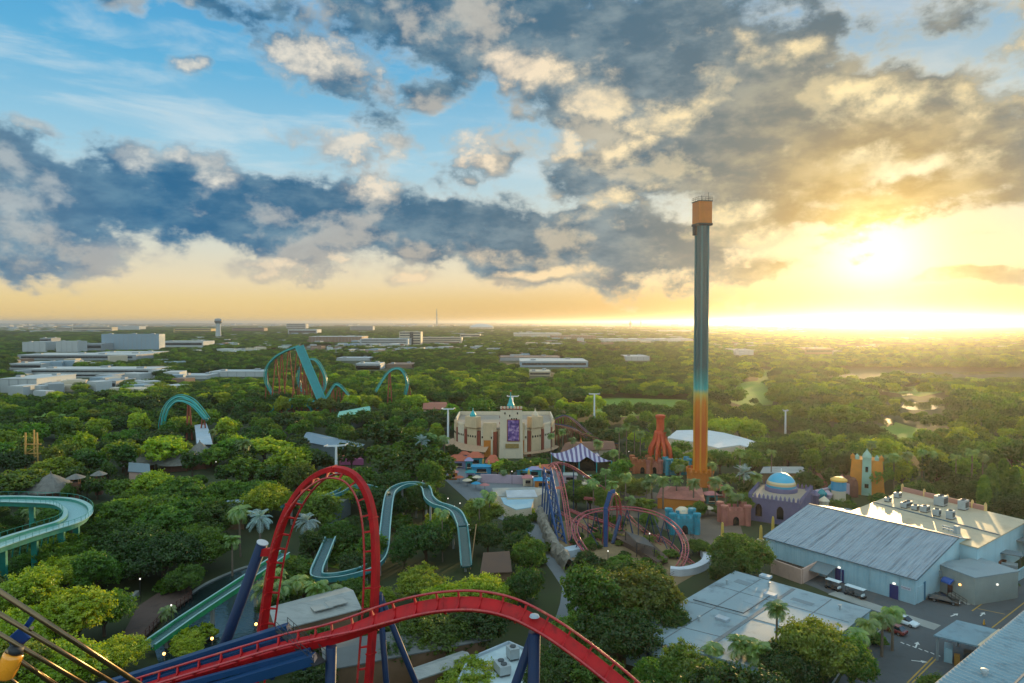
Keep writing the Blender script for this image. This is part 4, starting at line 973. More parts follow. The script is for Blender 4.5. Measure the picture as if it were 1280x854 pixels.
b.add([W3(-.5, HALF, RDG), W3(LEN + .5, HALF, RDG), W3(LEN + .5, HALF * 2 + .4, EAV), W3(-.5, HALF * 2 + .4, EAV)], [(0, 1, 2, 3)])
b.build('roof', M_seam, wh, fix=False)
MB().beam(W3(-.5, HALF, RDG + .12), W3(LEN + .5, HALF, RDG + .12), .5, .12).build('ridge_cap', M_trim, wh)
MB().beam(W3(-.5, -.5, EAV - .22), W3(LEN + .5, -.5, EAV - .22), .14, .18).build('gutter', M_trim, wh)
for u in (3.0, 9, 15, 21.5, 28): MB().tube([W3(u, -.16, .1), W3(u, -.16, EAV - .3)], .07, 6).build('downpipe', M_pale, wh)
MB().beam(W3(-.56, -.45, EAV - .1), W3(-.56, HALF, RDG + .02), .08, .3).build('verge_trim', M_trim, wh)
def wall_box(u, z, w, h, m, name, v=-.12, t=.12): return MB().box(W3(u, v, z), (w, t, h), math.atan2(U.y, U.x)).build(name, m, wh)
def du(px, py):   # distance along the long wall of a pixel on its foot
    g = G(px, py) - C0; return g.dot(U)
u1, u2 = 3.9, 15.4
for u in (u1, u2):
    d = wall_box(u, 1.45, 1.9, 2.9, M_navy, 'door')
    l = MB(); l.box(W3(u, -.3, 3.25), (.5, .3, .3), math.atan2(U.y, U.x)); l.build('wall_lamp', M_lamp, wh)
M_sign = mat('sign_pale', '#b9c2cf', .6, var=.1); M_signink = mat('sign_ink', '#5b2136', .6)
sg = MB().beam(W3(2.6, -.14, 2.95), W3(.75, -.14, 2.95), .06, .62); sgo = sg.build('sign', M_sign, wh)
b = MB()
for k in range(7):
    u = 2.45 - k * .25; b.box(W3(u, -.2, 2.95), (.06, .02, .36), math.atan2(U.y, U.x)); b.box(W3(u - .07, -.2, 3.1 - .18 * (k % 2)), (.12, .02, .07), math.atan2(U.y, U.x))
b.build('sign_marks', M_signink, sgo)
b = MB(); b.box(W3(-.03, 2.6, 1.7), (.1, 2.6, 3.4), math.atan2(U.y, U.x)); b.build('roller_door', M_gable, wh)
b = MB(); b.box(W3(-.05, 4.35, 1.9), (.12, .7, 3.8), math.atan2(U.y, U.x)); b.build('door_jamb', mat('jamb_blue', '#2d6d8c', .6), wh)
CLEAR.append([tuple(W3(u, v, 0)[:2]) for u, v in ((-6, -14), (LEN + 3, -14), (LEN + 3, 46), (-6, 46))])
VIS.append((960, 625, 1250, 760, 136)); VIS.append((960, 670, 1140, 745, 150)); CLEAR.append(gpoly([(925, 705), (985, 690), (1150, 756), (1175, 790), (1095, 775), (1020, 740)]))
# flat-roofed hall behind with plant on its roof
M_flat = mat('flat_roof_membrane', '#b3a68c', .45, var=.16, scale=.08, stain='#86795f', stain_amt=.7, stain_scale=(.12, .12, .12)); M_parapet = mat('parapet_pink', '#a3766a', .8, var=.15)
M_hvac = mat('hvac_grey', '#9aa4a8', .45, metal=.3, var=.15); M_hvacd = mat('hvac_dark', '#3c4448', .6)
FZ = 8.4
fh = thing('flat_roof_hall', 'flat-roofed hall with cooling units catching the low sun', 'hall', G(1175, 650)); LAND.append((1170, 640, 'the flat-roofed hall'))
fp = [G(1222, 684.5, FZ), G(1062, 640, FZ), G(1128, 614, FZ), G(1284, 651, FZ)]
MB().prism([p[:2] for p in fp], 0, FZ - .25).build('wall', M_gable, fh)
cxx = sum((p for p in fp), Vector()) / 4
MB().prism([(cxx + (p - cxx) * 1.012)[:2] for p in fp], FZ - .25, FZ).build('roof', M_flat, fh)
MB().beam(fp[0].lerp(fp[3], .42) + Vector((0, 0, .12)), fp[1].lerp(fp[2], .42) + Vector((0, 0, .12)), .35, .26).build('roof_curb', M_trim, fh)
MB().beam(fp[2].lerp(fp[3], -.01) + Vector((0, 0, .6)), fp[2].lerp(fp[3], .70) + Vector((0, 0, .6)), .5, 1.3).build('parapet', M_parapet, fh)
for f in (0, .2, .4, .6, .7): q = fp[2].lerp(fp[3], f); MB().lathe([(.35, 0), (.35, 1.6), (.2, 2.0), (0, 2.2)], q, 8).build('parapet_finial', mat('finial_cream', '#c9a86a', .7), fh)
def hvac(px, py, w, l, h, lab, z=FZ, pipe=False, rz=-.93):
    p = G(px, py, z); t = thing('cooling_unit', lab, 'cooling unit', p, 'cooling units on roofs')
    MB().box(p + Vector((0, 0, .12)), (w * .9, l * .9, .24), rz).build('unit_base', M_hvacd, t)
    MB().box(p + Vector((0, 0, .24 + h / 2)), (w, l, h), rz).build('housing', M_hvac, t, bevel=.05)
    k = max(1, int(l / 1.3))
    for i in range(k):
        off = Vector((-math.sin(rz), math.cos(rz), 0)) * ((i + .5) / k - .5) * l * .9
        MB().lathe([(0, .1), (.42, .1), (.48, .16), (.48, 0)], p + off + Vector((0, 0, .24 + h)), 12).build('fan_guard', M_hvacd, t)
    MB().box(p + Vector((math.cos(rz) * (w / 2 + .01), math.sin(rz) * (w / 2 + .01), .24 + h * .5)), (.04, l * .8, h * .6), rz).build('intake_panel', M_hvacd, t)
    if pipe: MB().tube([p + Vector((.6, 0, .3)), p + Vector((1.6, .4, .3)), p + Vector((1.6, .4, .02))], .2, 8).build('duct', M_hvac, t)
hvac(1133, 634, 1.5, 4.0, 1.2, 'long low cooling unit on the flat hall roof, furthest left of its row'); hvac(1144, 637.5, 1.4, 1.8, 1.0, 'small cooling unit second along its row on the flat hall roof')
hvac(1156, 640, 1.6, 2.4, 1.4, 'boxy cooling unit in the middle of the flat hall roof', pipe=True); hvac(1171, 645, 1.5, 1.6, 1.5, 'upright cooling unit by the roof curb of the flat hall'); hvac(1188, 649, 1.5, 1.8, 1.9, 'tall cooling unit at the right end of its row on the flat hall', pipe=True)
hvac(1176, 632, 2.4, 3.0, 2.4, 'largest cooling unit, beside the pink parapet of the flat hall', pipe=True); hvac(1204, 637, 1.8, 2.6, 2.3, 'big cooling unit at the right end of the pink parapet', pipe=True)
hvac(1122, 622, 1.4, 2.2, 1.2, 'cooling unit at the back left corner of the flat hall roof'); hvac(1110, 627, 1.2, 2, .9, 'low cooling unit by the stucco end of the flat hall roof')
pr = thing('roof_pipework', 'open pipe frame on the near edge of the flat hall roof', 'pipework', G(1186, 666, FZ))
for k in range(2): MB().tube([G(1178, 661.5 + 3 * k, FZ) + Vector((0, 0, .9)), G(1192, 665.5 + 3 * k, FZ) + Vector((0, 0, .9))], .16, 6).build('pipe', M_hvac, pr)
for x, y in ((1179, 662), (1186, 664), (1192, 666)): MB().tube([G(x, y, FZ), G(x, y, FZ) + Vector((0, 0, .9))], .08, 5).build('pipe_stand', M_hvacd, pr)
MB().box(G(1196, 667, FZ) + Vector((0, 0, .9)), (1.0, 1.0, 1.8), .3).build('control_box', M_hvac, pr)
VIS.append((1062, 612, 1284, 690, 150)); CLEAR.append([tuple((cxx + (p - cxx) * 1.08)[:2]) for p in fp])
# grey annex with the blue awning
M_annex = mat('annex_stucco', '#8b9490', .8, var=.12, scale=.3, stain='#6f7a78', stain_amt=.4, stain_scale=(.3, .3, .1)); M_annexroof = mat('annex_roof', '#7b8c93', .6, var=.12, scale=.3, stain='#5f6e76', stain_amt=.5, stain_scale=(.25, .25, .25))
a0, a1, a3 = G(1218, 757), G(1170, 737), G(1244, 737); ax = (a1 - a0); ay = (a3 - a0); ay = ay - ax.normalized() * ay.dot(ax.normalized()); a3 = a0 + ay; a2 = a1 + ay
an = thing('annex_building', 'small grey boxy annex with a blue awning beside the warehouse', 'annex', a0); LAND.append((1205, 725, 'the grey annex'))
q4 = [a0, a1, a2, a3]; ce = (a0 + a2) / 2; AH = 5.5
MB().prism([p[:2] for p in q4], 0, AH).build('wall', M_annex, an); MB().prism([(ce + (p - ce) * 1.03)[:2] for p in q4], AH, AH + .22).build('roof', M_annexroof, an)
axn = ax.normalized(); nrm = -ay.normalized(); arz = math.atan2(axn.y, axn.x)
pa = a0 + axn * ax.length * .62 + nrm * .06
MB().box(pa + Vector((0, 0, 1.15)), (1.1, .1, 2.2), arz).build('door', mat('door_rust', '#5a2f26', .6), an)
b = MB(); 
for i in range(9):
    f0, f1 = i / 8 * 1.2, 0
b = MB(); w2 = 1.1; pts = []
for k in range(7):
    an_ = math.pi / 2 * k / 6; pts.append((.1 + 1.2 * math.sin(an_), 2.7 + .95 * math.cos(an_)))
vs = [pa + axn * s_ * w2 + nrm * o_ + Vector((0, 0, z)) for s_ in (-1, 1) for o_, z in pts]
b.add(vs, [(i, i + 1, 8 + i, 7 + i) for i in range(6)] + [tuple(range(7)), tuple(range(13, 6, -1))]); b.build('awning', mat('awning_blue', '#1456a8', .6, var=.1), an)
for f, z, sd in ((.36, 3.1, nrm), (.92, 3.8, nrm)): MB().box(a0 + axn * ax.length * f + sd * .12 + Vector((0, 0, z)), (.35, .25, .3), arz).build('wall_lamp', M_lampw if f < .5 else M_hvac, an)
MB().box(a0 + ay * .5 + (ax.normalized() * -.12) + Vector((0, 0, 3.6)), (.25, .35, .3), arz).build('wall_lamp', M_lamp, an)
MB().box(a0 + axn * ax.length * .9 + nrm * .3 + Vector((0, 0, 3.9)), (1.2, .5, 1.2), arz).build('wall_unit', M_hvac, an)
ra = MB(); r0, r1 = pa + nrm * 1.2 - axn * .5, a0 + nrm * 1.3 + axn * .6
ra.tube([r0 + Vector((0, 0, 1.9)), r1 + Vector((0, 0, 1.0))], .05, 5); ra.tube([r0 + Vector((0, 0, 1.4)), r1 + Vector((0, 0, .5))], .04, 5)
for k in range(6): q = r0.lerp(r1, k / 5); ra.tube([q, q + Vector((0, 0, 1.9 - .9 * k / 5))], .04, 5)
ra.build('ramp_railing', M_black, an)
b = MB(); b.add([pa + nrm * .1 - axn * .6, r1 + nrm * 0 , r1 - nrm * 1.1, pa + nrm * 1.2 - axn * .6] + [x + Vector((0, 0, h)) for x, h in ((pa + nrm * .1 - axn * .6, .9), (r1, .05), (r1 - nrm * 1.1, .05), (pa + nrm * 1.2 - axn * .6, .9))], [(0, 1, 2, 3), (4, 5, 6, 7), (0, 1, 5, 4), (1, 2, 6, 5), (2, 3, 7, 6), (3, 0, 4, 7)])
b.build('ramp', M_concrete, an)
VIS.append((1160, 685, 1250, 760, 132)); CLEAR.append([tuple((ce + (p - ce) * 1.4)[:2]) for p in q4])
# dock structures at the right edge
M_dock = mat('dock_roof', '#5f6f76', .6, var=.15); M_brown = mat('container_brown', '#6b3d2c', .6, var=.2, scale=.5)
def shed(name, lab, px, py, w, l, h, rz, mroof, legs=True):
    p = G(px, py); t = thing(name, lab, 'shelter', p)
    MB().box(p + Vector((0, 0, h)), (w, l, .25), rz).build('roof', mroof, t)
    cs, sn = math.cos(rz), math.sin(rz)
    for sx in (-1, 1):
        for sy in (-1, 1):
            o_ = Vector(((sx * w * cs - sy * l * sn) * .45, (sx * w * sn + sy * l * cs) * .45, 0)); MB().tube([p + o_, p + o_ + Vector((0, 0, h - .1))], .1, 6).build('post', M_hvacd, t)
    return t
shed('dock_shelter', 'flat grey open dock shelter behind the annex', 1252, 712, 7.5, 3.6, 4.2, .3 - .94, M_dock)
shed('dock_shelter', 'small dark dock shelter at the right edge beyond the annex', 1276, 700, 5, 4, 5.0, -.64, M_dock)
def cbox(name, lab, cat, px, py, size, rz, m, z=0):
    p = G(px, py); t = thing(name, lab, cat, p); MB().box(p + Vector((0, 0, size[2] / 2 + .15 + z)), size, rz).build('body', m, t, bevel=.05)
    for k in range(2): MB().box(p + Vector((0, 0, .08)) + Vector((math.cos(rz), math.sin(rz), 0)) * size[0] * (.35 if k else -.35), (.4, size[1] * .9, .16), rz).build('skid', M_hvacd, t)
    for k in range(2): MB().box(p + Vector((0, 0, size[2] / 2 + .15)) - Vector((math.cos(rz), math.sin(rz), 0)) * (size[0] / 2 + .02) + Vector((-math.sin(rz), math.cos(rz), 0)) * size[1] * (.24 if k else -.24), (.05, size[1] * .44, size[2] * .85), rz).build('door', m, t)
cbox('storage_container', 'rust brown storage container behind the grey annex', 'container', 1238, 712, (6, 2.4, 2.4), -.64, M_brown)
cbox('storage_container', 'pale grey storage box under the dock shelter', 'container', 1262, 718, (3, 2.2, 2.4), -.64, M_hvac); cbox('storage_container', 'dark crate stack by the pale blue yard wall', 'container', 1262, 726, (2.4, 2.0, 1.5), .2, M_hvacd)
yw = MB(); yw.beam(G(1253, 737) + Vector((0, 0, 1.2)), G(1290, 716) + Vector((0, 0, 1.2)), .3, 2.4); tag(yw.build('yard_wall', M_pale, bevel=.03), 'low pale blue wall beside the road at the right edge', 'wall'); VIS.append((1228, 678, 1280, 740, 118))
# walled yard with the white van, lean-to, carts
M_pinkwall = mat('stucco_pink', '#b89a8c', .85, var=.14, scale=.3, stain='#8d7468', stain_amt=.5, stain_scale=(.4, .4, .1))
y0, y1, y2 = G(964, 716), G(1002, 730), G(1033, 713)
yd = thing('walled_yard', 'pinkish stucco wall enclosing a dark mulch yard by the warehouse', 'wall', y1); LAND.append((1000, 712, 'the pink walled yard'))
MB().beam(y0 + Vector((0, 0, 1.6)), y1 + Vector((0, 0, 1.6)), .35, 3.2).build('wall_segment', M_pinkwall, yd); MB().beam(y1 + Vector((0, 0, 1.6)) + (y2 - y1).normalized() * .3, y2 + Vector((0, 0, 1.6)), .35, 3.2).build('wall_segment', M_pinkwall, yd)
MB().prism([(y0 + Vector((.8, .9, 0)))[:2], (y1 + Vector((.1, .5, 0)))[:2], (y2 + Vector((-.3, .2, 0)))[:2], G(975, 692)[:2]], .05, .9).build('mulch_bed', M_mulch, yd)
l0 = G(1030, 722); ln = thing('lean_to', 'sloping grey lean-to roof against the warehouse wall', 'lean-to', l0)
lu, lv = W3(20.3, -.3, 3.2), W3(15.9, -.3, 3.2); lo, lp_ = W3(20.3, -4.6, 2.2), W3(15.9, -4.6, 2.2)
MB().add([lu, lv, lp_, lo] + [x + Vector((0, 0, .15)) for x in (lu, lv, lp_, lo)], [(0, 1, 2, 3), (7, 6, 5, 4), (0, 4, 5, 1), (1, 5, 6, 2), (2, 6, 7, 3), (3, 7, 4, 0)]).build('roof', M_dock, ln)
for q in (lo, lp_): MB().tube([Vector((q.x, q.y, 0)), q + Vector((0, 0, .02))], .09, 6).build('post', M_hvacd, ln)
VIS.append((962, 685, 1080, 750, 138))

# ------------------------------------------------------------------ vehicles
M_glass = mat('car_glass', '#10161c', .08, spec=.7, var=.05); M_tyre = mat('tyre', '#15161a', .9); M_rim = mat('rim', '#9aa0a4', .35, metal=.8); M_head = mat('headlight', '#dfe6ea', .15); M_tail = mat('tail_light', '#7a1010', .3)
def vehicle(name, lab, cat, px, py, rz, m, L=4.6, Wd=1.85, H=1.5, hood=.28, van=False):
    p = G(px, py); t = thing(name, lab, cat, p); t.rotation_euler = (0, 0, rz); 
    def put(mb, nm, mt, par=t, **k):   # local coordinates
        for v in mb.v: v += p
        return mb.build(nm, mt, par, **k)
    xs = [-L / 2, -L / 2 + .12, -L * .2, L * .18, L / 2 - .35, L / 2]; zs = [.75, .9, .98, .95, .82, .62]
    if van: zs = [H * .96, H, H, H * .97, .95, .7]
    b = MB(); prof = []
    for i, (x, z) in enumerate(zip(xs, zs)):
        wd = Wd / 2 * (.9 if i in (0, 5) else 1)
        prof.append([(x, -wd, .3), (x, -wd, z * .72), (x, -wd * .88, z), (x, wd * .88, z), (x, wd, z * .72), (x, wd, .3)])
    b.v = [Vector(q) for r in prof for q in r]
    for i in range(len(prof) - 1):
        for k in range(6): b.f.append((i * 6 + k, i * 6 + (k + 1) % 6, (i + 1) * 6 + (k + 1) % 6, (i + 1) * 6 + k)); b.m.append(0)
    b.f += [tuple(range(6)), tuple(reversed(range(30, 36)))]; b.m += [0, 0]
    put(b, 'body', m, bevel=.06)
    if not van:
        c = MB(); lo_ = [(-L * .42, Wd * .43, .93), (L * .24, Wd * .43, .93)]; hi = [(-L * .30, Wd * .35, H), (L * .06, Wd * .35, H)]
        c.v = [Vector((x, s_ * y, z)) for x, y, z in lo_ + hi for s_ in (-1, 1)]; c.f = [(0, 2, 3, 1), (4, 5, 7, 6), (0, 4, 6, 2), (1, 3, 7, 5), (0, 1, 5, 4), (2, 6, 7, 3)]; c.m = [0] * 6
        put(c, 'window_band', M_glass); r = MB(); r.box((-L * .12, 0, H + .02), (L * .35, Wd * .68, .06)); put(r, 'roof', m, bevel=.02)
    else:
        c = MB(); c.box((L * .24, 0, H * .78), (.9, Wd * .93, H * .3)); put(c, 'windscreen', M_glass, bevel=.1)
    for sx in (-.3, .3):
        for sy in (-1, 1):
            w = MB(); w.tube([(L * sx, sy * Wd * .40, .33), (L * sx, sy * Wd * .51, .33)], .33, 16); wo = put(w, 'wheel', M_tyre); r = MB(); r.tube([(L * sx, sy * Wd * .505, .33), (L * sx, sy * Wd * .52, .33)], .2, 12); put(r, 'rim', M_rim, wo)
    for sy in (-1, 1):
        w = MB(); w.box((L / 2 - .02, sy * Wd * .33, .66), (.1, .4, .16)); put(w, 'headlight', M_head); w = MB(); w.box((-L / 2, sy * Wd * .33, .76), (.08, .3, .18)); put(w, 'tail_light', M_tail)
    return t
M_cwhite = mat('car_white', '#c9d6dc', .25, coat=.5, var=.05); M_cred = mat('car_red', '#6b1a1c', .25, coat=.5, var=.08); M_cdark = mat('car_dark', '#0e1114', .2, coat=.5, var=.05)
vehicle('parked_car', 'white car parked by the fan palms on the service road', 'car', 1131, 780, -.95, M_cwhite)
vehicle('parked_car', 'dark red car half hidden under the fan palms', 'car', 1116, 790, -.95 + math.pi, M_cred)
vehicle('parked_car', 'long black car parked before the grey annex', 'car', 1180, 753, -.62, M_cdark, 5.4)
vehicle('parked_van', 'white van in the pink walled yard', 'van', 985, 697, -.64, M_cwhite, 5.6, 2.0, 2.1, van=True).location.z = .9
def cart(lab, px, py, rz, L=3.2):
    p = G(px, py); t = thing('utility_cart', lab, 'cart', p); t.rotation_euler = (0, 0, rz)
    def put(mb, nm, mt, **k):
        for v in mb.v: v += p
        return mb.build(nm, mt, t, **k)
    put(MB().box((0, 0, .45), (L, 1.3, .4)), 'chassis', M_cdark, bevel=.08); put(MB().box((-L * .25, 0, .85), (L * .3, 1.2, .45)), 'seat', M_hvacd, bevel=.08); put(MB().box((L * .38, 0, .8), (.3, 1.2, .5)), 'dashboard', M_cwhite, bevel=.08)
    put(MB().box((0, 0, 2.0), (L * .95, 1.4, .12)), 'roof', M_cwhite, bevel=.05)
    for sx in (-.42, .36):
        for sy in (-.55, .55): put(MB().tube([(L * sx, sy, .6), (L * sx, sy, 2.0)], .04, 6), 'post', M_black); put(MB().tube([(L * sx, sy * 1.0, .28), (L * sx, sy * 1.3, .28)], .28, 12), 'wheel', M_tyre)
cart('white-roofed utility cart tucked beside the lean-to', 1042, 737, -.64 - .3); cart('longer white-roofed utility cart parked along the warehouse wall', 1069, 746, -.95, 4.2)
# ------------------------------------------------------------------ low flat roof in front (pale blue)
M_blueroof = mat('pale_flat_roof', '#81959e', .6, var=.12, scale=.12, stain='#4f5e66', stain_amt=.75, stain_scale=(.22, .22, .22)); M_seamline = mat('roof_seam', '#6b7378', .8, var=.2, scale=1)
BZ = 5.0; k1, k2 = G(919, 714, BZ), G(1087, 762, BZ); e1 = (k2 - k1); e2 = Vector((e1.y, -e1.x, 0)).normalized(); e2 = e2 if e2.y < 0 else -e2
bl = thing('low_flat_building', 'low building with a broad pale grey-blue flat roof behind the oaks', 'building', Vector((k1.x, k1.y, 0))); LAND.append((930, 770, 'the pale flat roof'))
k4, k3 = k1 + e2 * 40, k2 + e2 * 33; k4 = k4 + e1.normalized() * 2
MB().prism([p[:2] for p in (k1, k2, k3, k4)], 0, BZ - .3).build('wall', M_pale, bl); ce = (k1 + k3) / 2
MB().prism([(ce + (p - ce) * 1.015)[:2] for p in (k1, k2, k3, k4)], BZ - .3, BZ).build('roof', M_blueroof, bl)
for f in (.22, .48, .75): MB().beam(k1.lerp(k2, f) + Vector((0, 0, .03)) + e2 * .5, k4.lerp(k3, f) + Vector((0, 0, .03)) - e2 * .5, .16 if f != .48 else .7, .06).build('roof_seam', M_seamline, bl)
for f in (.25, .52, .8): MB().beam(k1.lerp(k4, f) + Vector((0, 0, .035)) + e1 * .02, k2.lerp(k3, f) + Vector((0, 0, .035)) - e1 * .02, .12, .05).build('roof_seam', M_seamline, bl)
for x, y in ((903, 775), (963, 745), (957, 722)): MB().box(G(x, y, BZ) + Vector((0, 0, .25)), (2.2, 1.5, .5), -.8).build('roof_hatch', M_capw, bl, bevel=.05)
M_patch = mat('roof_patch', '#8697a0', .6, var=.1); M_patchd = mat('roof_patch_dark', '#6d7c84', .7, var=.15)
def on_roof(a, b_, z=0): p = k1.lerp(k2, a).lerp(k4.lerp(k3, a), b_); return p + Vector((0, 0, z))
erz = math.atan2(e1.y, e1.x)
for i, (a, b_, w_, l_) in enumerate(((.15, .12, 3, 2), (.36, .3, 2.2, 4), (.62, .15, 4, 1.4))): MB().box(on_roof(a, b_, .02), (w_, l_, .03), erz).build('roof_patch', M_patch if i % 2 else M_patchd, bl)
for a, b_ in ((.08, .2), (.33, .08), (.57, .3), (.86, .12), (.25, .7), (.6, .8)): p = on_roof(a, b_); MB().lathe([(.16, 0), (.16, .7), (.3, .72), (.3, .9), (0, 1.0)], p, 8).build('roof_vent', M_hvac, bl)
MB().tube([on_roof(.05, .5, .25), on_roof(.42, .5, .25), on_roof(.42, .18, .25)], .09, 6).build('conduit', M_hvacd, bl)
CLEAR.append([tuple(p[:2]) for p in (k1 + e1 * -.06 - e2 * 2, k2 + e1 * .05 - e2 * 2, k3, k4 - e1 * .05)]); VIS.append((836, 712, 1085, 800, 118))
sl = thing('pool_roof', 'small bright blue-edged roof beside the low flat building', 'building', G(835, 815)); 
sp_ = [G(808, 812, 4.2), G(822, 800, 4.2), G(853, 808, 4.2), G(848, 826, 4.2), G(815, 822, 4.2)]
MB().prism([p[:2] for p in sp_], 0, 4.2).build('wall', M_beamblue, sl); MB().prism([(Vector((p.x, p.y, 0)))[:2] for p in sp_], 4.2, 4.45).build('roof', M_blueroof, sl)
wl = MB(); wl.beam(G(1108, 776) + Vector((0, 0, .9)), G(1070, 812) + Vector((0, 0, .9)), .25, 1.8); wl.beam(G(1068, 813.5) + Vector((0, 0, .9)), G(1000, 870) + Vector((0, 0, .9)), .25, 1.8)
tag(wl.build('garden_wall', M_pale, bevel=.03), 'pale blue garden wall behind the fan palms along the road', 'wall')
# shed and big roof in the bottom right corner
M_bigroof = mat('blue_grey_roof', '#6f8c99', .7, var=.16, scale=.2, stain='#536c78', stain_amt=.8, stain_scale=(.5, .5, .5))
r0, r1, r2, r3 = G(1167, 794, 4.4), G(1196, 775, 4.4), G(1250, 788, 4.4), G(1224, 808, 4.4)
sh = thing('gate_shed', 'open gate shed with a pale flat roof by the road', 'shed', Vector((r0.x, r0.y, 0))); LAND.append((1205, 800, 'the open gate shed'))
ce = (r0 + r2) / 2; MB().prism([p[:2] for p in (r0, r1, r2, r3)], 4.15, 4.4).build('roof', M_bigroof, sh)
for p in (r0, r1, r2, r3): q = ce + (p - ce) * .88; MB().box((q.x, q.y, 2.07), (.3, .3, 4.14)).build('post', M_hvac, sh)
M_wood = mat('yellow_wood', '#9a7030', .75, var=.2)
q = ce + (r0 - ce) * .55; MB().box((q.x, q.y, 1.2), (1.2, 2.6, 2.4), -.6).build('booth', M_pale, sh); MB().box((q.x + .3, q.y - 1.8, .9), (.8, .8, 1.8), -.6).build('cabinet', M_wood, sh)
q = ce + (r3 - ce) * .4; MB().box((q.x, q.y, 1.0), (2.2, 1.6, 2.0), -.6).build('stacked_bins', M_hvacd, sh)
VIS.append((1165, 772, 1252, 830, 105))
s0, s1 = G(1140, 878, 7.0), G(1345, 710, 7.0); ed = (s1 - s0).normalized(); wd_ = Vector((ed.y, -ed.x, 0)) * 42
bg_ = thing('metal_roof_building', 'large pale blue sloping metal roof in the near corner of the yard', 'building', Vector((s0.x, s0.y, 0))); LAND.append((1255, 830, 'the pale corner roof'))
poly = [s0, s1, s1 + wd_, s0 + wd_]
b = MB(); nn = 70; slope = Vector((0, 0, -2.0)); pA, pB, pC, pD = s0, s1, s1 + wd_ + slope, s0 + wd_ + slope; vs = []
for i in range(nn):
    for f, h in ((i / nn, 0), ((i + .8) / nn, 0), ((i + .86) / nn, .07), ((i + .94) / nn, .07)): vs += [pA.lerp(pB, f) + Vector((0, 0, h)), pD.lerp(pC, f) + Vector((0, 0, h))]
vs += [pB, pC]
b.add(vs, [(2 * i, 2 * i + 1, 2 * i + 3, 2 * i + 2) for i in range(len(vs) // 2 - 1)]); b.build('roof', M_bigroof, bg_, fix=False)
MB().prism([(p + wd_ * .015)[:2] for p in poly], 0, 4.8).build('wall', M_pale, bg_)
MB().beam(pA + Vector((0, 0, -.16)), pB + Vector((0, 0, -.16)), .22, .24).build('gutter', M_trim, bg_)
for f in (.2, .33, .47, .62): q_ = pA.lerp(pB, f) + wd_ * (.08 + .2 * ((f * 10) % 1)) + slope * .1; MB().lathe([(.35, -.1), (.35, .5), (.55, .55), (.5, .9), (0, 1.0)], q_, 12).build('roof_vent', M_hvac, bg_)
MB().beam(pA + wd_ * .16 + slope * .16 + Vector((0, 0, .1)), pB + wd_ * .16 + slope * .16 + Vector((0, 0, .1)), .3, .06).build('roof_seam', M_trim, bg_)
MB().beam(r2 + Vector((0, 0, .03)), r3 + Vector((0, 0, .03)), .45, .3).build('verge_trim', mat('eave_cream', '#c9b79a', .5), sh)
CLEAR.append([tuple(p[:2]) for p in poly])
cn = thing('traffic_cone', 'small yellow cone standing near the gate shed', 'cone', G(1230, 781)); p = G(1230, 781); MB().box(p + Vector((0, 0, .03)), (.5, .5, .06)).build('foot', M_black, cn); MB().lathe([(.2, .06), (.05, 1.0), (0, 1.0)], p, 12).build('cone_body', mat('cone_yellow', '#d09a2a', .5), cn)

# ------------------------------------------------------------------ roofs at the lower left
M_shedroof = mat('grey_metal_roof', '#8b8f8d', .55, var=.15, scale=.4, stain='#6b706f', stain_amt=.6, stain_scale=(.3, 1.6, .3)); M_woodwall = mat('timber_wall', '#6e5640', .8, var=.25)
def gable_roof(name, lab, cat, pts, z, mroof, mwall, rise=1.0, th=.2):
    q = [G(x, y, z) for x, y in pts]; t = thing(name, lab, cat, Vector((q[0].x, q[0].y, 0))); ce = sum(q, Vector()) / len(q)
    MB().prism([(ce + (p - ce) * .92)[:2] for p in q], 0, z - .05).build('wall', mwall, t)
    r0, r1 = (q[0] + q[3]) / 2 + Vector((0, 0, rise)), (q[1] + q[2]) / 2 + Vector((0, 0, rise)); b = MB()
    lo = [q[0], q[1], r1, r0]; hi = [q[3], q[2], r1, r0]
    for f in (lo, hi): b.add(f + [p + Vector((0, 0, th)) for p in f], [(3, 2, 1, 0), (4, 5, 6, 7), (0, 1, 5, 4), (1, 2, 6, 5), (3, 0, 4, 7)])
    b.build('roof', mroof, t, fix=True); CLEAR.append([tuple((ce + (p - ce) * 1.1)[:2]) for p in q]); return t
t = gable_roof('boathouse', 'long grey metal-roofed shed behind the red loop', 'shed', [(345, 790), (452, 762), (432, 735), (330, 762)], 6.0, M_shedroof, M_woodwall, 1.3); LAND.append((400, 760, 'the grey metal shed roof'))
VIS.append((340, 735, 440, 785, 100))
p = G(402, 762, 6.6); MB().box(p + Vector((0, 0, .5)), (3.4, 2.6, .16), .6).build('raised_panel', M_shedroof, t); p = G(420, 757, 6.6); MB().box(p + Vector((0, 0, .55)), (3.4, 2.6, .16), .6).build('raised_panel', M_shedroof, t)
t = gable_roof('shop_building', 'low shed with a grey corrugated roof under the red hill', 'shed', [(405, 840), (615, 800), (600, 772), (400, 806)], 4.5, mat('dark_shed_roof', '#55595a', .7, var=.2, scale=.4), M_woodwall, .9); VIS.append((430, 785, 470, 840, 92))
w = thing('service_building', 'white flat-roofed service building with two cooling units below the red hill', 'building', G(620, 880)); LAND.append((610, 835, 'the white service roof')); WZ = 5.0
wp = [G(586, 825, WZ), G(636, 804, WZ), G(668, 818, WZ), G(664, 880, WZ), G(560, 880, WZ)]
MB().prism([p[:2] for p in wp], 0, WZ - .5).build('wall', M_pale, w); MB().prism([p[:2] for p in wp], WZ - .5, WZ - .1).build('roof', mat('white_roof', '#a9bcc2', .5, var=.12, scale=.2, stain='#879da6', stain_amt=.5, stain_scale=(.3, .3, .3)), w)
for i in range(5): MB().beam(wp[i] + Vector((0, 0, .1)), wp[(i + 1) % 5] + Vector((0, 0, .1)), .3, .45).build('parapet', M_capw, w)
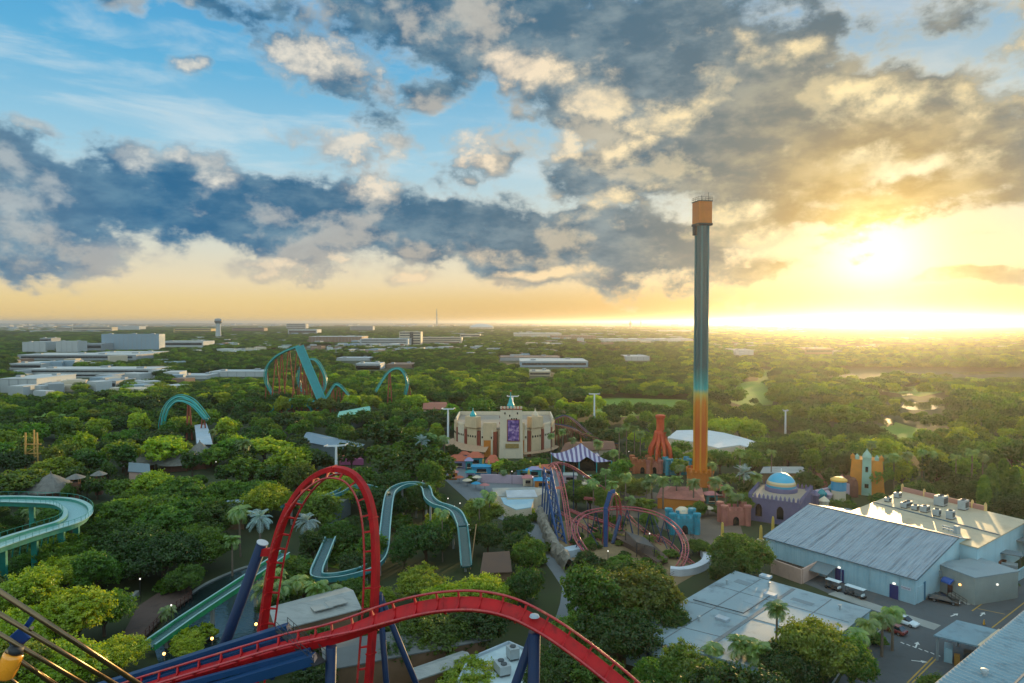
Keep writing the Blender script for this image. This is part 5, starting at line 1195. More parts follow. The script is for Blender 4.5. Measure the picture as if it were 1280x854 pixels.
hvac(641, 823, 1.6, 1.8, 1.6, 'cooling unit near the far edge of the white service roof', WZ, rz=.4); hvac(628, 841, 1.8, 2.6, 1.3, 'larger cooling unit on the near side of the white service roof', WZ, rz=.4)
CLEAR.append([tuple(p[:2]) for p in wp]); VIS.append((585, 803, 668, 854, 88))
t = gable_roof('store_shed', 'small grey ribbed roof beside the white service building', 'shed', [(520, 852), (592, 828), (578, 815), (512, 838)], 4.2, M_shedroof, M_woodwall, .6); VIS.append((522, 815, 586, 850, 95))
# boardwalk by the pond
M_deck = mat('boardwalk_wood', '#4d3d37', .85, var=.25, scale=1.0, stain='#2f2521', stain_amt=.6, stain_scale=(.6, .6, .6))
bw = thing('boardwalk', 'dark timber boardwalk with railings at the pond edge', 'boardwalk', G(190, 775)); LAND.append((195, 760, 'the dark boardwalk'))
bp = [G(x, y, .9) for x, y in ((150, 800), (172, 758), (196, 742), (215, 735), (232, 735), (240, 745), (205, 770), (172, 806))]
MB().prism([p[:2] for p in bp], .6, .9).build('deck', M_deck, bw)
for i in (4, 5, 6):
    r = MB(); a, b = bp[i], bp[i + 1]
    for h in (.6, 1.1): r.tube([a + Vector((0, 0, h)), b + Vector((0, 0, h))], .06, 5)
    k_ = 7
    for k in range(k_ + 1): q = a.lerp(b, k / k_); r.tube([q - Vector((0, 0, .9)), q + Vector((0, 0, 1.1))], .07, 5)
    r.build('railing', mat('rail_brown', '#4a2a22', .8), bw)
CLEAR.append([tuple(p[:2]) for p in bp]); VIS.append((165, 735, 240, 800, 105))
b = MB(); b.beam(G(165, 752) + Vector((0, 0, .6)), G(172, 745) + Vector((0, 0, .6)), .8, 1.2); tag(b.build('stone_bench', M_concrete, bevel=.1), 'pale stone block at the back of the dark boardwalk', 'bench')

# ------------------------------------------------------------------ the theatre palace
M_cream = mat('cream_stucco', '#bfa988', .85, var=.12, scale=.3, bump=.05, stain='#a08f78', stain_amt=.45, stain_scale=(.4, .4, .12)); M_creamw = mat('white_stucco', '#c6b8a0', .85, var=.1, scale=.3, stain='#a9a398', stain_amt=.4, stain_scale=(.5, .5, .1))
M_brick = mat('brown_red_stucco', '#7d3a28', .85, var=.2, scale=.4); M_tan = mat('tan_roof', '#a88a70', .8, var=.15, scale=.3); M_roofgrey = mat('gravel_roof', '#8f8375', .85, var=.2, scale=.1)
M_turq = mat('turquoise_paint', '#1f9aa0', .5, var=.15); M_ochre = mat('ochre_paint', '#b06a1e', .7, var=.2, scale=.3); M_win = mat('dark_window', '#15191f', .15, spec=.6)
tc_ = G(630, 571); cxp, cyp = tc_.x, tc_.y + 21.0; RR = 22.0
th = thing('theatre_palace', 'cream palace theatre with a curved crenellated front and square tower', 'theatre', tc_); LAND.append((628, 545, 'the cream palace theatre'))
def ac(a, r, z=0): return Vector((cxp + r * math.sin(a), cyp - r * math.cos(a), z))
arc = [R_(-92 + 184 * k / 40) for k in range(41)]
MB().prism([tuple(ac(a, RR - .6)[:2]) for a in arc] + [(cxp + 22, cyp + 22), (cxp - 22, cyp + 22)], 0, 11.6).build('hall_wall', M_cream, th); MB().prism([tuple(ac(a, RR - .4)[:2]) for a in arc] + [(cxp + 22.2, cyp + 22.2), (cxp - 22.2, cyp + 22.2)], 11.6, 12.0).build('roof', M_roofgrey, th)
b = MB(); bk_ = [ac(-R_(92), RR), Vector((cxp - 22, cyp + 22, 0)), Vector((cxp + 22, cyp + 22, 0)), ac(R_(92), RR)]
for i in range(3): MB().beam(bk_[i] + Vector((0, 0, 12.8)), bk_[i + 1] + Vector((0, 0, 12.8)), .6, 1.6).build('parapet', M_creamw, th)
NP = 9
for k in range(NP):
    a0, a1 = R_(-84 + 168 * k / NP + 2.6), R_(-84 + 168 * (k + 1) / NP - 2.6)
    if k == 4: continue
    seg = [a0 + (a1 - a0) * j / 6 for j in range(7)]; b = MB()
    b.prism([tuple(ac(a, RR + .9)[:2]) for a in seg] + [tuple(ac(a, RR - .5)[:2]) for a in reversed(seg)], 0, 11.4)
    for j in range(5):
        a = a0 + (a1 - a0) * (j + .5) / 5; q = ac(a, RR + .55); b.box((q.x, q.y, 12.1), (.85, .5, 1.4), a); b.lathe([(.42, 0), (0, .9)], (q.x, q.y, 12.8), 4)
    pn = b.build('wall_panel', M_creamw if k % 2 else M_cream, th)
    for j in range(4):
        a = a0 + (a1 - a0) * (j + .5) / 4
        for z in (8.3,): q = ac(a, RR + .93); MB().box((q.x, q.y, z), (.6, .12, .9), a).build('slit_window', M_win, pn)
    am = (a1 + R_(2.6)); q = ac(am, RR + .2); MB().box((q.x, q.y, 5.4), (1.5, 1.6, 10.8), am).build('pilaster', M_brick, th)
    if k in (2, 6):
        a = (a0 + a1) / 2; q = ac(a, RR); bx = MB(); bx.box((q.x, q.y, 14.4), (6.2, 3.2, 4.6), a); t_ = bx.build('gable_block', M_cream, th)
        MB().lathe([(1.3, 0), (1.4, .6), (.9, 1.6), (.3, 2.4), (.12, 3.4), (0, 3.8)], (q.x, q.y, 16.7), 12).build('cupola', M_turq if k == 2 else M_creamw, th)
    q = ac((a0 + a1) / 2, RR + .2)
awn = MB()
sg_ = [R_(-88 + 76 * k / 16) for k in range(17)]
awn.grid(lambda u, v: ac(R_(-88 + 72 * u), RR + 1.0 + 5.0 * v, 4.6 - 1.6 * v), 18, 2); awn.build('awning_roof', M_tan, th, fix=False)
awn = MB(); awn.grid(lambda u, v: ac(R_(20 + 60 * u), RR + 1.0 + 2.0 * v, 2.0 - .6 * v), 12, 2); awn.build('awning_roof', M_tan, th, fix=False)
for f in (-80, -62, -44, -28): q = ac(R_(f), RR + 5.6); MB().tube([(q.x, q.y, 0), (q.x, q.y, 3.0)], .18, 6).build('awning_post', M_brick, th)
for sx in (-1, 1):
    q = ac(R_(sx * 15), RR + 1.0); MB().prism([(q.x - 2.6, q.y), (q.x + 2.6, q.y), (q.x + 2.6, q.y + 1.5), (q.x - 2.6, q.y + 1.5)], 0, 7.2).build('arch_recess', M_ochre, th)
    MB().prism([(q.x - 2.8, q.y - .1), (q.x + 2.8, q.y - .1), (q.x + 2.8, q.y + 1.5), (q.x - 2.8, q.y + 1.5)], 7.2, 14.5).build('bay_wall', M_cream, th)
tx, ty = G(639, 572)[:2]; tw2 = MB()
def tq(h, z, o=0): return [(tx + sx * h, ty + 2.0 + sy * 4.0, z) for sx, sy in ((-1, -1), (1, -1), (1, 1), (-1, 1))]
tw2.add(tq(5.1, 0) + tq(4.5, 20.5), [(3, 2, 1, 0), (4, 5, 6, 7), (0, 1, 5, 4), (1, 2, 6, 5), (2, 3, 7, 6), (3, 0, 4, 7)]); tw2.build('tower', M_creamw, th)
MB().prism([(tx - 4.7, ty - 2.2), (tx + 4.7, ty - 2.2), (tx + 4.7, ty + 6.2), (tx - 4.7, ty + 6.2)], 20.5, 20.9).build('tower_cornice', M_brick, th)
for i in range(7): MB().box((tx - 4.2 + 1.4 * i, ty - 1.9, 21.4), (.8, .5, 1.0)).build('merlon', M_creamw, th)
MB().lathe([(1.6, 0), (1.5, 1.2), (1.0, 2.2), (.7, 3.6), (.25, 4.6), (.12, 6.5), (0, 6.8)], (tx - .2, ty + 1.5, 20.9), 12).build('spire', M_turq, th); MB().lathe([(0, 0), (.5, .5), (0, 1.0)], (tx - .2, ty + 1.5, 27.5), 8).build('spire_ball', M_gold, th)
for dx, dz in ((-2.6, 19), (2.6, 19), (-.6, 18), (.2, 16.6), (1.2, 16.6), (2.2, 16.6)): MB().box((tx + dx, ty - 2.15, dz), (.45, .14, .8)).build('slit_window', M_win, th)
for k in range(5): MB().box((tx - 4.75, ty + 2, 6.5 + 2.6 * k), (.5, 1.6, .5)).build('side_ledge', M_brick, th)
mp_ = bpy.data.materials.new('poster_print'); mp_.use_nodes = True; nt = mp_.node_tree; n1 = nd(nt, 'ShaderNodeTexNoise'); n1.inputs['Scale'].default_value = .8; n1.inputs['Detail'].default_value = 6; tcc = nd(nt, 'ShaderNodeTexCoord'); nt.links.new(tcc.outputs['Object'], n1.inputs['Vector'])
cr = nd(nt, 'ShaderNodeValToRGB'); e = cr.color_ramp.elements; e.new(.5); e.new(.6); e[0].position = .36; e[0].color = (*hexlin('#2a1a5c'), 1); e[1].position = .47; e[1].color = (*hexlin('#523a80'), 1); e[2].position = .56; e[2].color = (*hexlin('#7a5a94'), 1); e[3].position = .66; e[3].color = (*hexlin('#a890b0'), 1); nt.links.new(n1.outputs[0], cr.inputs[0]); nt.links.new(cr.outputs[0], nt.nodes['Principled BSDF'].inputs['Base Color'])
MB().box((tx + .9, ty - 2.3, 11.8), (4.6, .25, 8.6)).build('poster', mp_, th); MB().box((tx + .9, ty - 2.22, 11.8), (5.2, .2, 9.2)).build('poster_frame', M_brick, th)
MB().box((tx + .4, ty - 2.25, 5.3), (5.6, .3, 1.8)).build('sign_board', mat('sign_ochre', '#8a7440', .6, var=.3, scale=1.5), th)
VIS.append((560, 495, 696, 566, 270)); CLEAR.append([(cxp - 30, cyp - 28), (cxp + 30, cyp - 28), (cxp + 26, cyp + 24), (cxp - 26, cyp + 24)])
hd = [(582, 'mid green'), (592, 'dark green')]

# ------------------------------------------------------------------ striped tent, market row
def stripe_mat(name, c1, c2, w, axis=0):
    m = mat(name, c1, .7, var=.1); nt = m.node_tree; b = nt.nodes['Principled BSDF']; tc = nd(nt, 'ShaderNodeTexCoord'); sp = nd(nt, 'ShaderNodeSeparateXYZ'); nt.links.new(tc.outputs['Object'], sp.inputs[0])
    a = nd(nt, 'ShaderNodeMath', operation='MULTIPLY'); nt.links.new(sp.outputs[axis], a.inputs[0]); a.inputs[1].default_value = 1 / w; f = nd(nt, 'ShaderNodeMath', operation='FRACT'); nt.links.new(a.outputs[0], f.inputs[0])
    g = nd(nt, 'ShaderNodeMath', operation='GREATER_THAN'); nt.links.new(f.outputs[0], g.inputs[0]); g.inputs[1].default_value = .5; mx = nd(nt, 'ShaderNodeMix', data_type='RGBA'); nt.links.new(g.outputs[0], mx.inputs[0]); mx.inputs[6].default_value = (*hexlin(c1), 1); mx.inputs[7].default_value = (*hexlin(c2), 1); nt.links.new(mx.outputs[2], b.inputs['Base Color']); return m
tp = G(728, 590); tt = thing('striped_tent', 'swooping purple and white striped pavilion roof', 'pavilion', tp); LAND.append((725, 570, 'the striped pavilion'))
M_stripe = stripe_mat('tent_stripes', '#a9a6b8', '#5a5078', 1.7)
def tent(u, v):
    x, y = (u - .5) * 2, (v - .5) * 2; r = max(abs(x), abs(y) * .95); z = 4.0 + 6.0 * (1 - min(1, r)) ** 1.5 + .7 * abs(x) ** 3 * abs(y) ** 3 + 2.2 * max(0, 1 - abs(x + .05) * 3) * max(0, -y) ** 2
    return (tp.x + x * 9.5 - y * 2.0, tp.y + 6 + y * 8, z)
b = MB(); b.grid(tent, 28, 24); b.build('canopy', M_stripe, tt, smooth=True, fix=False)
for sx in (-.95, -.35, .35, .95):
    for sy in (-.95, .95): q = Vector(tent((sx + 1) / 2, (sy + 1) / 2)); MB().tube([(q.x, q.y, 0), (q.x, q.y, q.z)], .2, 6).build('pole', M_turq, tt)
MB().box((tp.x, tp.y + 6, 1.9), (12, 9, 3.8)).build('ride_floor', M_win, tt); MB().lathe([(.5, 0), (.2, 1), (0, 2.4)], (tp.x, tp.y + 6, 10.2), 8).build('finial', M_gold, tt)
VIS.append((686, 552, 760, 588, 258))
M_roofr = mat('roof_orange', '#a8553a', .7, var=.2, scale=.5); M_roofp = mat('roof_pink', '#a86a6a', .7, var=.2); M_roofc = mat('roof_cyan', '#1c86ad', .6, var=.15); M_purw = mat('stall_purple', '#8a86a8', .8, var=.15); M_yel = mat('pillar_yellow', '#bf9f4a', .7, var=.15); M_pinkw = mat('wall_pink', '#a896a4', .8, var=.12); M_tealw = mat('wall_teal', '#1f7f86', .7, var=.15)
M_pinkc0 = mat('stall_salmon', '#b4685a', .8, var=.2)
def kiosk(lab, px, py, w, d, h, mw, mr, rise=1.6, kind='hip'):
    p = G(px, py); t = thing('market_kiosk', lab, 'kiosk', p, 'market kiosks')
    MB().box(p + Vector((0, d / 2, h / 2)), (w, d, h)).build('wall', mw, t); b = MB(); o = .5; c = p + Vector((0, d / 2, h))
    q = [c + Vector((sx * (w / 2 + o), sy * (d / 2 + o), .02)) for sx, sy in ((-1, -1), (1, -1), (1, 1), (-1, 1))]; rl = max(.1, w * .18)
    b.v = q + [c + Vector((-rl, 0, rise)), c + Vector((rl, 0, rise))]; b.f = [(0, 1, 5, 4), (1, 2, 5), (2, 3, 4, 5), (3, 0, 4), (3, 2, 1, 0)]; b.m = [0] * 5; b.build('roof', mr, t)
    MB().box(p + Vector((0, -.06, h * .45)), (w * .5, .12, h * .6)).build('hatch', M_win, t)
    MB().box(p + Vector((0, -.3, h * .3)), (w * .6, .6, .12)).build('counter', M_creamw, t)
for a in (('market kiosk with a pink-red hipped roof, left end of the row below the palace', 571, 586, 8, 6, 3.0, M_purw, M_roofr, 2.0), ('market kiosk with an orange hipped roof, second from left below the palace', 594, 583, 6, 5, 3.4, M_tealw, M_roofr, 2.0),
          ('low market kiosk with a bright cyan roof below the palace', 602, 593, 7, 4, 2.8, M_roofc, M_roofc, .7), ('market kiosk with a tall terracotta roof between yellow pillars', 616, 590, 5, 5, 3.5, M_yel, M_roofr, 2.6),
          ('small teal kiosk behind the pink wall', 655, 599, 5, 3, 3, M_tealw, M_roofc, .8), ('market kiosk with a grey-white roof near the lift hill', 668, 598, 5, 4, 3.2, M_tealw, M_purw, .8), ('market kiosk with an orange roof beside the lift hill', 683, 597, 6, 5, 3.2, M_pinkw, M_roofr, 1.2),
          ('small cyan-roofed kiosk on the corner of the flat white roof', 678, 612, 5, 4, 3.0, M_ochre, M_roofc, .8)): kiosk(*a)
for a in (('tiny ochre snack stall at the left of the square', 566, 600, 3, 2.4, 2.6, M_ochre, M_roofp, .8), ('tiny purple stall before the cyan-roofed kiosk', 588, 600, 3, 2.4, 2.6, M_purw, M_tealw, .8), ('small cream stall with a pink roof at the end of the lilac wall', 660, 608, 3.5, 3, 2.8, M_creamw, M_roofp, 1), ('small stall with a terracotta roof under the palace awning', 580, 577, 4, 3, 2.8, M_purw, M_roofr, 1.2), ('narrow teal stall between the orange-roofed kiosks', 586, 588, 2.5, 2.5, 3.6, M_tealw, M_purw, 1.2), ('low grey-roofed stall right of the lift hill', 712, 604, 5, 4, 2.8, M_pinkw, M_concrete, .5), ('small white-roofed stall by the palms below the pavilion', 738, 606, 4, 3, 2.6, M_creamw, M_capw, .5), ('ochre stall with a brown roof left of the drop tower base', 780, 606, 4.5, 3.5, 3, M_ochre, M_brick, 1.2), ('pinkish stall at the path right of the drop tower base', 898, 622, 4.5, 3.5, 3, M_pinkc0, M_roofr, 1.0), ('small teal stall right of the terracotta house', 890, 630, 3.5, 3, 2.8, M_tealw, M_roofp, .9)): kiosk(*a)
def parasol(lab, px, py, m, r=1.8):
    p = G(px, py); t = thing('market_parasol', lab, 'parasol', p, 'parasols on the square'); MB().tube([p, p + Vector((0, 0, 2.6))], .06, 5).build('pole', M_black, t); MB().lathe([(r, 2.1), (r * .5, 2.5), (0, 2.8)], p, 8).build('canopy', m, t)
for i, (x, y, m_) in enumerate(((574, 604, M_roofr), (584, 608, M_creamw), (595, 612, M_roofc), (606, 614, M_roofp), (596, 604, M_creamw), (700, 618, M_roofr), (728, 612, M_creamw), (748, 618, M_roofr), (770, 614, M_roofc), (870, 634, M_roofr), (885, 644, M_creamw), (905, 650, M_roofr))):
    parasol(['orange parasol at the left of the market square', 'cream parasol next to the orange one on the square', 'cyan parasol before the lilac wall', 'pink parasol nearest the stepped roofs', 'cream parasol close to the lilac wall end', 'orange parasol beside the lift truss', 'cream parasol under the first drop', 'orange parasol by the palms behind the loop', 'cyan parasol behind the loop', 'orange parasol on the plaza by the terracotta house', 'cream parasol in the middle of the brown plaza', 'orange parasol by the salmon castle gate'][i], x, y, m_)
def obelisk(px, py, h, lab, m=M_yel, w=.9):
    p = G(px, py); t = thing('stone_pillar', lab, 'pillar', p, 'yellow pillars'); b = MB(); b.lathe([(w * .62, 0), (w * .62, .6), (w * .5, .7), (w * .42, h * .8), (w * .3, h * .93), (0, h)], p, 8); b.build('shaft', m, t)
    MB().box(p + Vector((0, 0, .2)), (w * 1.6, w * 1.6, .4)).build('plinth', M_creamw, t)
for i, (x, y, h) in enumerate(((611, 591, 5), (619, 588, 5.5), (627, 594, 4.5), (636, 598, 4.2), (649, 598, 4.2), (663, 594, 5.5), (661, 603, 4.8), (675, 597, 5.5), (604, 586, 4), (716, 588, 5))):
    obelisk(x, y, h, ['yellow obelisk left of the terracotta-roofed kiosk', 'tallest yellow obelisk beside the terracotta-roofed kiosk', 'yellow obelisk at the left end of the pink wall', 'short yellow obelisk behind the pink wall, left one', 'short yellow obelisk behind the pink wall, right one', 'tall yellow obelisk between the teal kiosks', 'yellow obelisk at the right end of the pink wall', 'yellow obelisk beside the orange-roofed kiosk by the lift', 'small yellow obelisk before the orange-roofed kiosk', 'yellow obelisk under the striped pavilion'][i])
b = MB(); b.beam(G(601, 603) + Vector((0, 0, 1.5)), G(654, 605) + Vector((0, 0, 1.5)), .6, 3.0); tag(b.build('pink_wall', M_pinkw, bevel=.05), 'long low lilac-pink wall in front of the market', 'wall')
ww = thing('flat_white_roof_building', 'long low building with stepped pale flat roofs before the pink wall', 'building', G(650, 640)); LAND.append((648, 630, 'the stepped pale roofs'))
for pts, z, m_ in (([(615, 610), (668, 609), (690, 612), (668, 622), (618, 620)], 3.2, M_concrete), ([(632, 613), (668, 612), (672, 621), (634, 622)], 4.2, M_capw), ([(626, 622), (668, 622), (664, 634), (645, 637), (630, 630)], 3.6, mat('pale_blue_roof', '#8db0c0', .5, var=.12, scale=.3))):
    q = [tuple(G(x, y, z)[:2]) for x, y in pts]; o_ = MB().prism(q, 0, z - .2).build('wall', M_creamw, ww); MB().prism(q, z - .2, z).build('roof', m_, ww)
VIS.append((560, 570, 700, 640, 236)); VIS.append((600, 600, 700, 640, 200))
b = MB(); 
# pink arcade left of the palace
pk = thing('pink_arcade', 'small pink and orange striped booth among the trees beyond the red loop', 'booth', G(437, 580)); p = G(437, 580)
MB().box(p + Vector((0, 1.5, 1.6)), (8, 5, 3.2)).build('wall', M_roofp, pk); b = MB(); b.grid(lambda u, v: (p.x - 4.6 + 9.2 * u, p.y - 1.6 + 6 * v, 3.3 + 2.2 * math.sin(math.pi * v)), 8, 8); b.build('roof', stripe_mat('booth_stripes', '#b0663a', '#b04a5a', 2.2), pk, fix=False); MB().box(p + Vector((1.5, -2.2, 1.4)), (9, 1.5, 2.4)).build('counter', mat('booth_pink', '#b0628e', .6), pk); VIS.append((425, 556, 462, 580, 250))
# small orange / turquoise castles round the drop tower
def castle(lab, px, py, w, d, h, m, kind=0, mm=None, rz=0.0):
    p = G(px, py); t = thing('toy_castle', lab, 'castle', p, 'painted play castles'); c, s = math.cos(rz), math.sin(rz)
    loc = lambda x, y, z: p + Vector((x * c - y * s, x * s + y * c, z))
    MB().box(loc(0, d / 2, h / 2), (w, d, h), rz).build('wall', m, t)
    n = max(4, int(w / 1.4)); 
    for y in (0.25, d - .25):
        for i in range(n): MB().box(loc(-w / 2 + w * (i + .5) / n, y, h + .45), (w / n * .55, .5, .9), rz).build('merlon', mm or m, t)
    for sx in (-1, 1):
        for y in (0, d): MB().lathe([(.9, 0), (.9, h + .6), (1.1, h + .8), (1.1, h + 1.5), (0, h + 1.5)], loc(sx * w / 2, y, 0), 8).build('turret', mm or m, t)
    b = MB(); b.prism([(x, z) for x, z in ((-.8, 0), (.8, 0), (.8, 1.6), (.56, 2.2), (0, 2.5), (-.56, 2.2), (-.8, 1.6))], 0, .2); b.v = [loc(v.x, -.02 - v.z, v.y) for v in b.v]; b.build('archway', M_win, t)
    return t
M_cyan = mat('castle_cyan', '#177f93', .75, var=.3, scale=.5, stain='#0e5566', stain_amt=.6, stain_scale=(.7, .7, .2)); M_terra = mat('castle_terracotta', '#9c5a38', .85, var=.3, scale=.4, stain='#6d3c28', stain_amt=.6, stain_scale=(.7, .7, .2)); M_pinkc = mat('castle_pink', '#9f6358', .85, var=.3, scale=.4, stain='#7a463e', stain_amt=.6, stain_scale=(.7, .7, .2)); M_purple = mat('castle_purple', '#615e7c', .85, var=.18, scale=.3, stain='#4a4670', stain_amt=.5, stain_scale=(.3, .3, .15))
castle('bright cyan play castle at the foot of the drop tower', 848, 594, 8, 4, 4.6, M_cyan); castle('cyan play castle with a white roof dome inside the big turn', 856, 668, 6.5, 5, 4.2, M_cyan)
castle('terracotta play castle behind the palms left of the drop tower', 803, 592, 6, 5, 4.5, M_terra); castle('pink hip-height castle wall beside the terracotta castle', 818, 592, 4.5, 4, 3.6, M_pinkc); castle('salmon castle gate at the corner of the purple palace', 920, 657, 6.5, 4, 4.2, M_pinkc)
q = G(855, 662); MB2 = MB().lathe([(2.0, 4.3), (1.8, 5.0), (1.0, 5.6), (0, 5.8)], q + Vector((0, 2, 0)), 14); tag(MB2.build('white_dome', M_creamw, smooth=True), 'small white dome on top of the cyan castle', 'dome')
VIS += [(832, 576, 866, 594, 248), (838, 645, 872, 668, 182), (790, 572, 832, 593, 252), (908, 634, 940, 658, 188)]
rf = thing('terracotta_roof_house', 'low house with a broad terracotta roof before the drop tower', 'house', G(850, 625)); q = [G(x, y, 3.4) for x, y in ((822, 622), (880, 626), (876, 610), (828, 608))]; MB().prism([p[:2] for p in q], 0, 3.2).build('wall', M_ochre, rf)
ce = sum(q, Vector()) / 4; b = MB(); b.v = [ce + (p - ce) * 1.06 for p in q] + [ce + Vector((-3, 0, 2)), ce + Vector((3, 0, 2))]; b.f = [(0, 1, 5, 4), (1, 2, 5), (2, 3, 4, 5), (3, 0, 4), (3, 2, 1, 0)]; b.m = [0] * 5; b.build('roof', M_pinkc, rf); VIS.append((820, 608, 882, 624, 216))
# phoenix tower
M_phx = mat('flame_red', '#b23a14', .5, var=.25, scale=.5, stain='#c9661c', stain_amt=.7, stain_scale=(.4, .4, .2))
pp = P(825, 600, 262); pp = Vector((pp.x, 262, 0)); px_ = thing('flame_ride_tower', 'squat red-orange ride tower with flaring tentacle legs among palms', 'ride tower', pp); LAND.append((824, 545, 'the red flame tower'))
MB().lathe([(1.9, 12), (1.7, 14), (1.5, 17), (1.55, 20), (1.9, 20.3), (1.9, 21.2), (1.4, 21.4), (0, 21.4)], pp, 14).build('shaft', M_phx, px_)
for k in range(9):
    a = 2 * math.pi * k / 9; c, s = math.cos(a), math.sin(a); MB().tube(crom([pp + Vector((1.2 * c, 1.2 * s, 15)), pp + Vector((2.2 * c, 2.2 * s, 11.5)), pp + Vector((3.8 * c, 3.8 * s, 8.5)), pp + Vector((4.4 * c, 4.4 * s, 4)), pp + Vector((4.6 * c, 4.6 * s, 0))], 4), 1.0, 7, r1=.3).build('tentacle', M_phx, px_, smooth=True)
VIS.append((812, 518, 838, 565, 262))
# white pavilion roof behind the tower
wpv = thing('white_roof_pavilion', 'low building with a wide white roof behind the drop tower', 'pavilion', G(880, 566)); LAND.append((890, 548, 'the white pavilion roof'))
q = [G(x, y, 6) for x, y in ((834, 547), (846, 538), (880, 537), (905, 541), (925, 546), (948, 553), (962, 559), (944, 561), (925, 556), (898, 560), (866, 552))]
MB().prism([p[:2] for p in q], 0, 5.6).build('wall', M_creamw, wpv); MB().prism([p[:2] for p in q], 5.6, 6.0).build('roof', mat('white_membrane', '#c3c8cc', .45, var=.12, scale=.08, stain='#a3a8ac', stain_amt=.5, stain_scale=(.15, .15, .15)), wpv)
CLEAR.append([p[:2] for p in q]); VIS.append((834, 535, 962, 556, 282))
# brown coaster lattice
gz = thing('wooden_coaster', 'brown timber lattice coaster climbing behind the striped pavilion', 'roller coaster', G(730, 565)); LAND.append((735, 535, 'the brown timber coaster')); M_timber = mat('coaster_timber', '#6b4432', .8, var=.3, scale=.6)
tr_pts = crom([P(694, 524, 318), P(706, 520, 318), P(718, 526, 316), P(735, 541, 312), P(752, 552, 308), P(772, 556, 306)], 6); tr2 = crom([P(690, 530, 308), P(715, 535, 306), P(735, 548, 302), P(760, 558, 300)], 6)
for tp_ in (tr_pts, tr2):
    fr = frames_of(tp_, [Vector((0, 0, 1))] * len(tp_)); MB().sweep(tp_, fr, [(-1.2, -.4), (1.2, -.4), (1.2, 0), (-1.2, 0)]).build('track_deck', M_timber, gz)
    for s_ in (-1, 1): MB().tube([p + sd * s_ * .8 + u * .3 for p, (sd, u) in zip(tp_, fr)], .15, 5).build('rail', M_blue2, gz)
    for i in range(0, len(tp_), 2):
        p, (sd, u) = tp_[i], fr[i]; b = MB(); L_, R2 = p + sd * 2, p - sd * 2
        for q in (L_, R2): b.tube([(q.x, q.y, 0), (q.x, q.y, p.z - .3)], .16, 5)
        nz = max(1, int(p.z / 4))
        for k in range(nz):
            z0_, z1_ = p.z * k / nz, p.z * (k + 1) / nz - .3; b.tube([(L_.x, L_.y, z0_), (R2.x, R2.y, z1_)], .11, 4); b.tube([(R2.x, R2.y, z0_), (L_.x, L_.y, z1_)], .11, 4); b.tube([(L_.x, L_.y, z1_), (R2.x, R2.y, z1_)], .11, 4)
        b.build('trestle_bent', M_timber, gz)
for i in range(5):
    p, q = P(700 + 12 * i, 533 + 5 * i, 304 - i), P(725 + 12 * i, 540 + 4 * i, 300 - i); MB().beam(p, q, .5, .4).build('ledger_beam', M_timber, gz)
VIS.append((690, 516, 775, 560, 298))
gr_ = gable_roof('station_building', 'brown-roofed station beside the timber coaster', 'building', [(700, 566), (770, 562), (765, 552), (712, 553)], 5, mat('brown_roof', '#6e4a38', .8, var=.2), M_creamw, 1.5)
# purple palace with the turquoise dome
pb = G(962, 656); pu = thing('purple_palace', 'purple crenellated building with a big turquoise dome', 'palace', pb); LAND.append((970, 625, 'the turquoise dome'))
b0, b1, b2, b3 = G(936, 650), G(1000, 660), G(1015, 640), G(950, 632); PH = 6.6
MB().prism([p[:2] for p in (b0, b1, b2, b3)], 0, PH).build('wall', M_purple, pu); ce = (b0 + b2) / 2; MB().prism([(ce + (p - ce) * .96)[:2] for p in (b0, b1, b2, b3)], PH, PH + .12).build('roof', M_roofgrey, pu)
for a, b_ in ((b0, b1), (b1, b2), (b3, b0), (b2, b3)):
    n = max(4, int((b_ - a).length / 1.1)); rz = math.atan2((b_ - a).y, (b_ - a).x); mm = MB()
    for i in range(n): q = a.lerp(b_, (i + .5) / n); mm.box((q.x, q.y, PH + .5), (.6, .45, 1.0), rz); mm.lathe([(.32, 0), (0, .7)], (q.x, q.y, PH + 1.0), 4)
    mm.beam(a + Vector((0, 0, PH + .1)), b_ + Vector((0, 0, PH + .1)), .5, .3); mm.build('crenellated_parapet', M_purple, pu)
dc = G(976, 641); dc = Vector((dc.x, dc.y, 0)); 
md = mat('dome_turquoise', '#1f8fb0', .4, var=.12, scale=.4, coat=.3); nt = md.node_tree; tcx = nd(nt, 'ShaderNodeTexCoord'); spx = nd(nt, 'ShaderNodeSeparateXYZ'); nt.links.new(tcx.outputs['Object'], spx.inputs[0]); crx = nd(nt, 'ShaderNodeValToRGB'); crx.color_ramp.interpolation = 'CONSTANT'; mr_ = nd(nt, 'ShaderNodeMapRange'); nt.links.new(spx.outputs[2], mr_.inputs[0]); mr_.inputs[1].default_value = 7.1; mr_.inputs[2].default_value = 12.1
el = crx.color_ramp.elements; el.new(.3); el.new(.42); el.new(.52)
for e, (p_, c_) in zip(el, ((0, '#1a7c9c'), (.30, '#a58a5a'), (.42, '#b8ac8a'), (.52, '#1f95b8'))): e.position = p_; e.color = (*hexlin(c_), 1)
nt.links.new(mr_.outputs[0], crx.inputs[0]); nt.links.new(crx.outputs[0], nt.nodes['Principled BSDF'].inputs['Base Color'])
MB().lathe([(4.6, 0), (4.6, 1.2), (4.3, 1.3)], dc + Vector((0, 0, PH + .1)), 28).build('dome_drum', M_purple, pu); MB().lathe([(4.3, 0)] + [(4.3 * math.cos(t_), 4.3 * math.sin(t_)) for t_ in [k * math.pi / 20 for k in range(1, 10)]] + [(.05, 4.3), (.05, 5.6)], dc + Vector((0, 0, PH + 1.2)), 32).build('dome', md, pu, smooth=True)
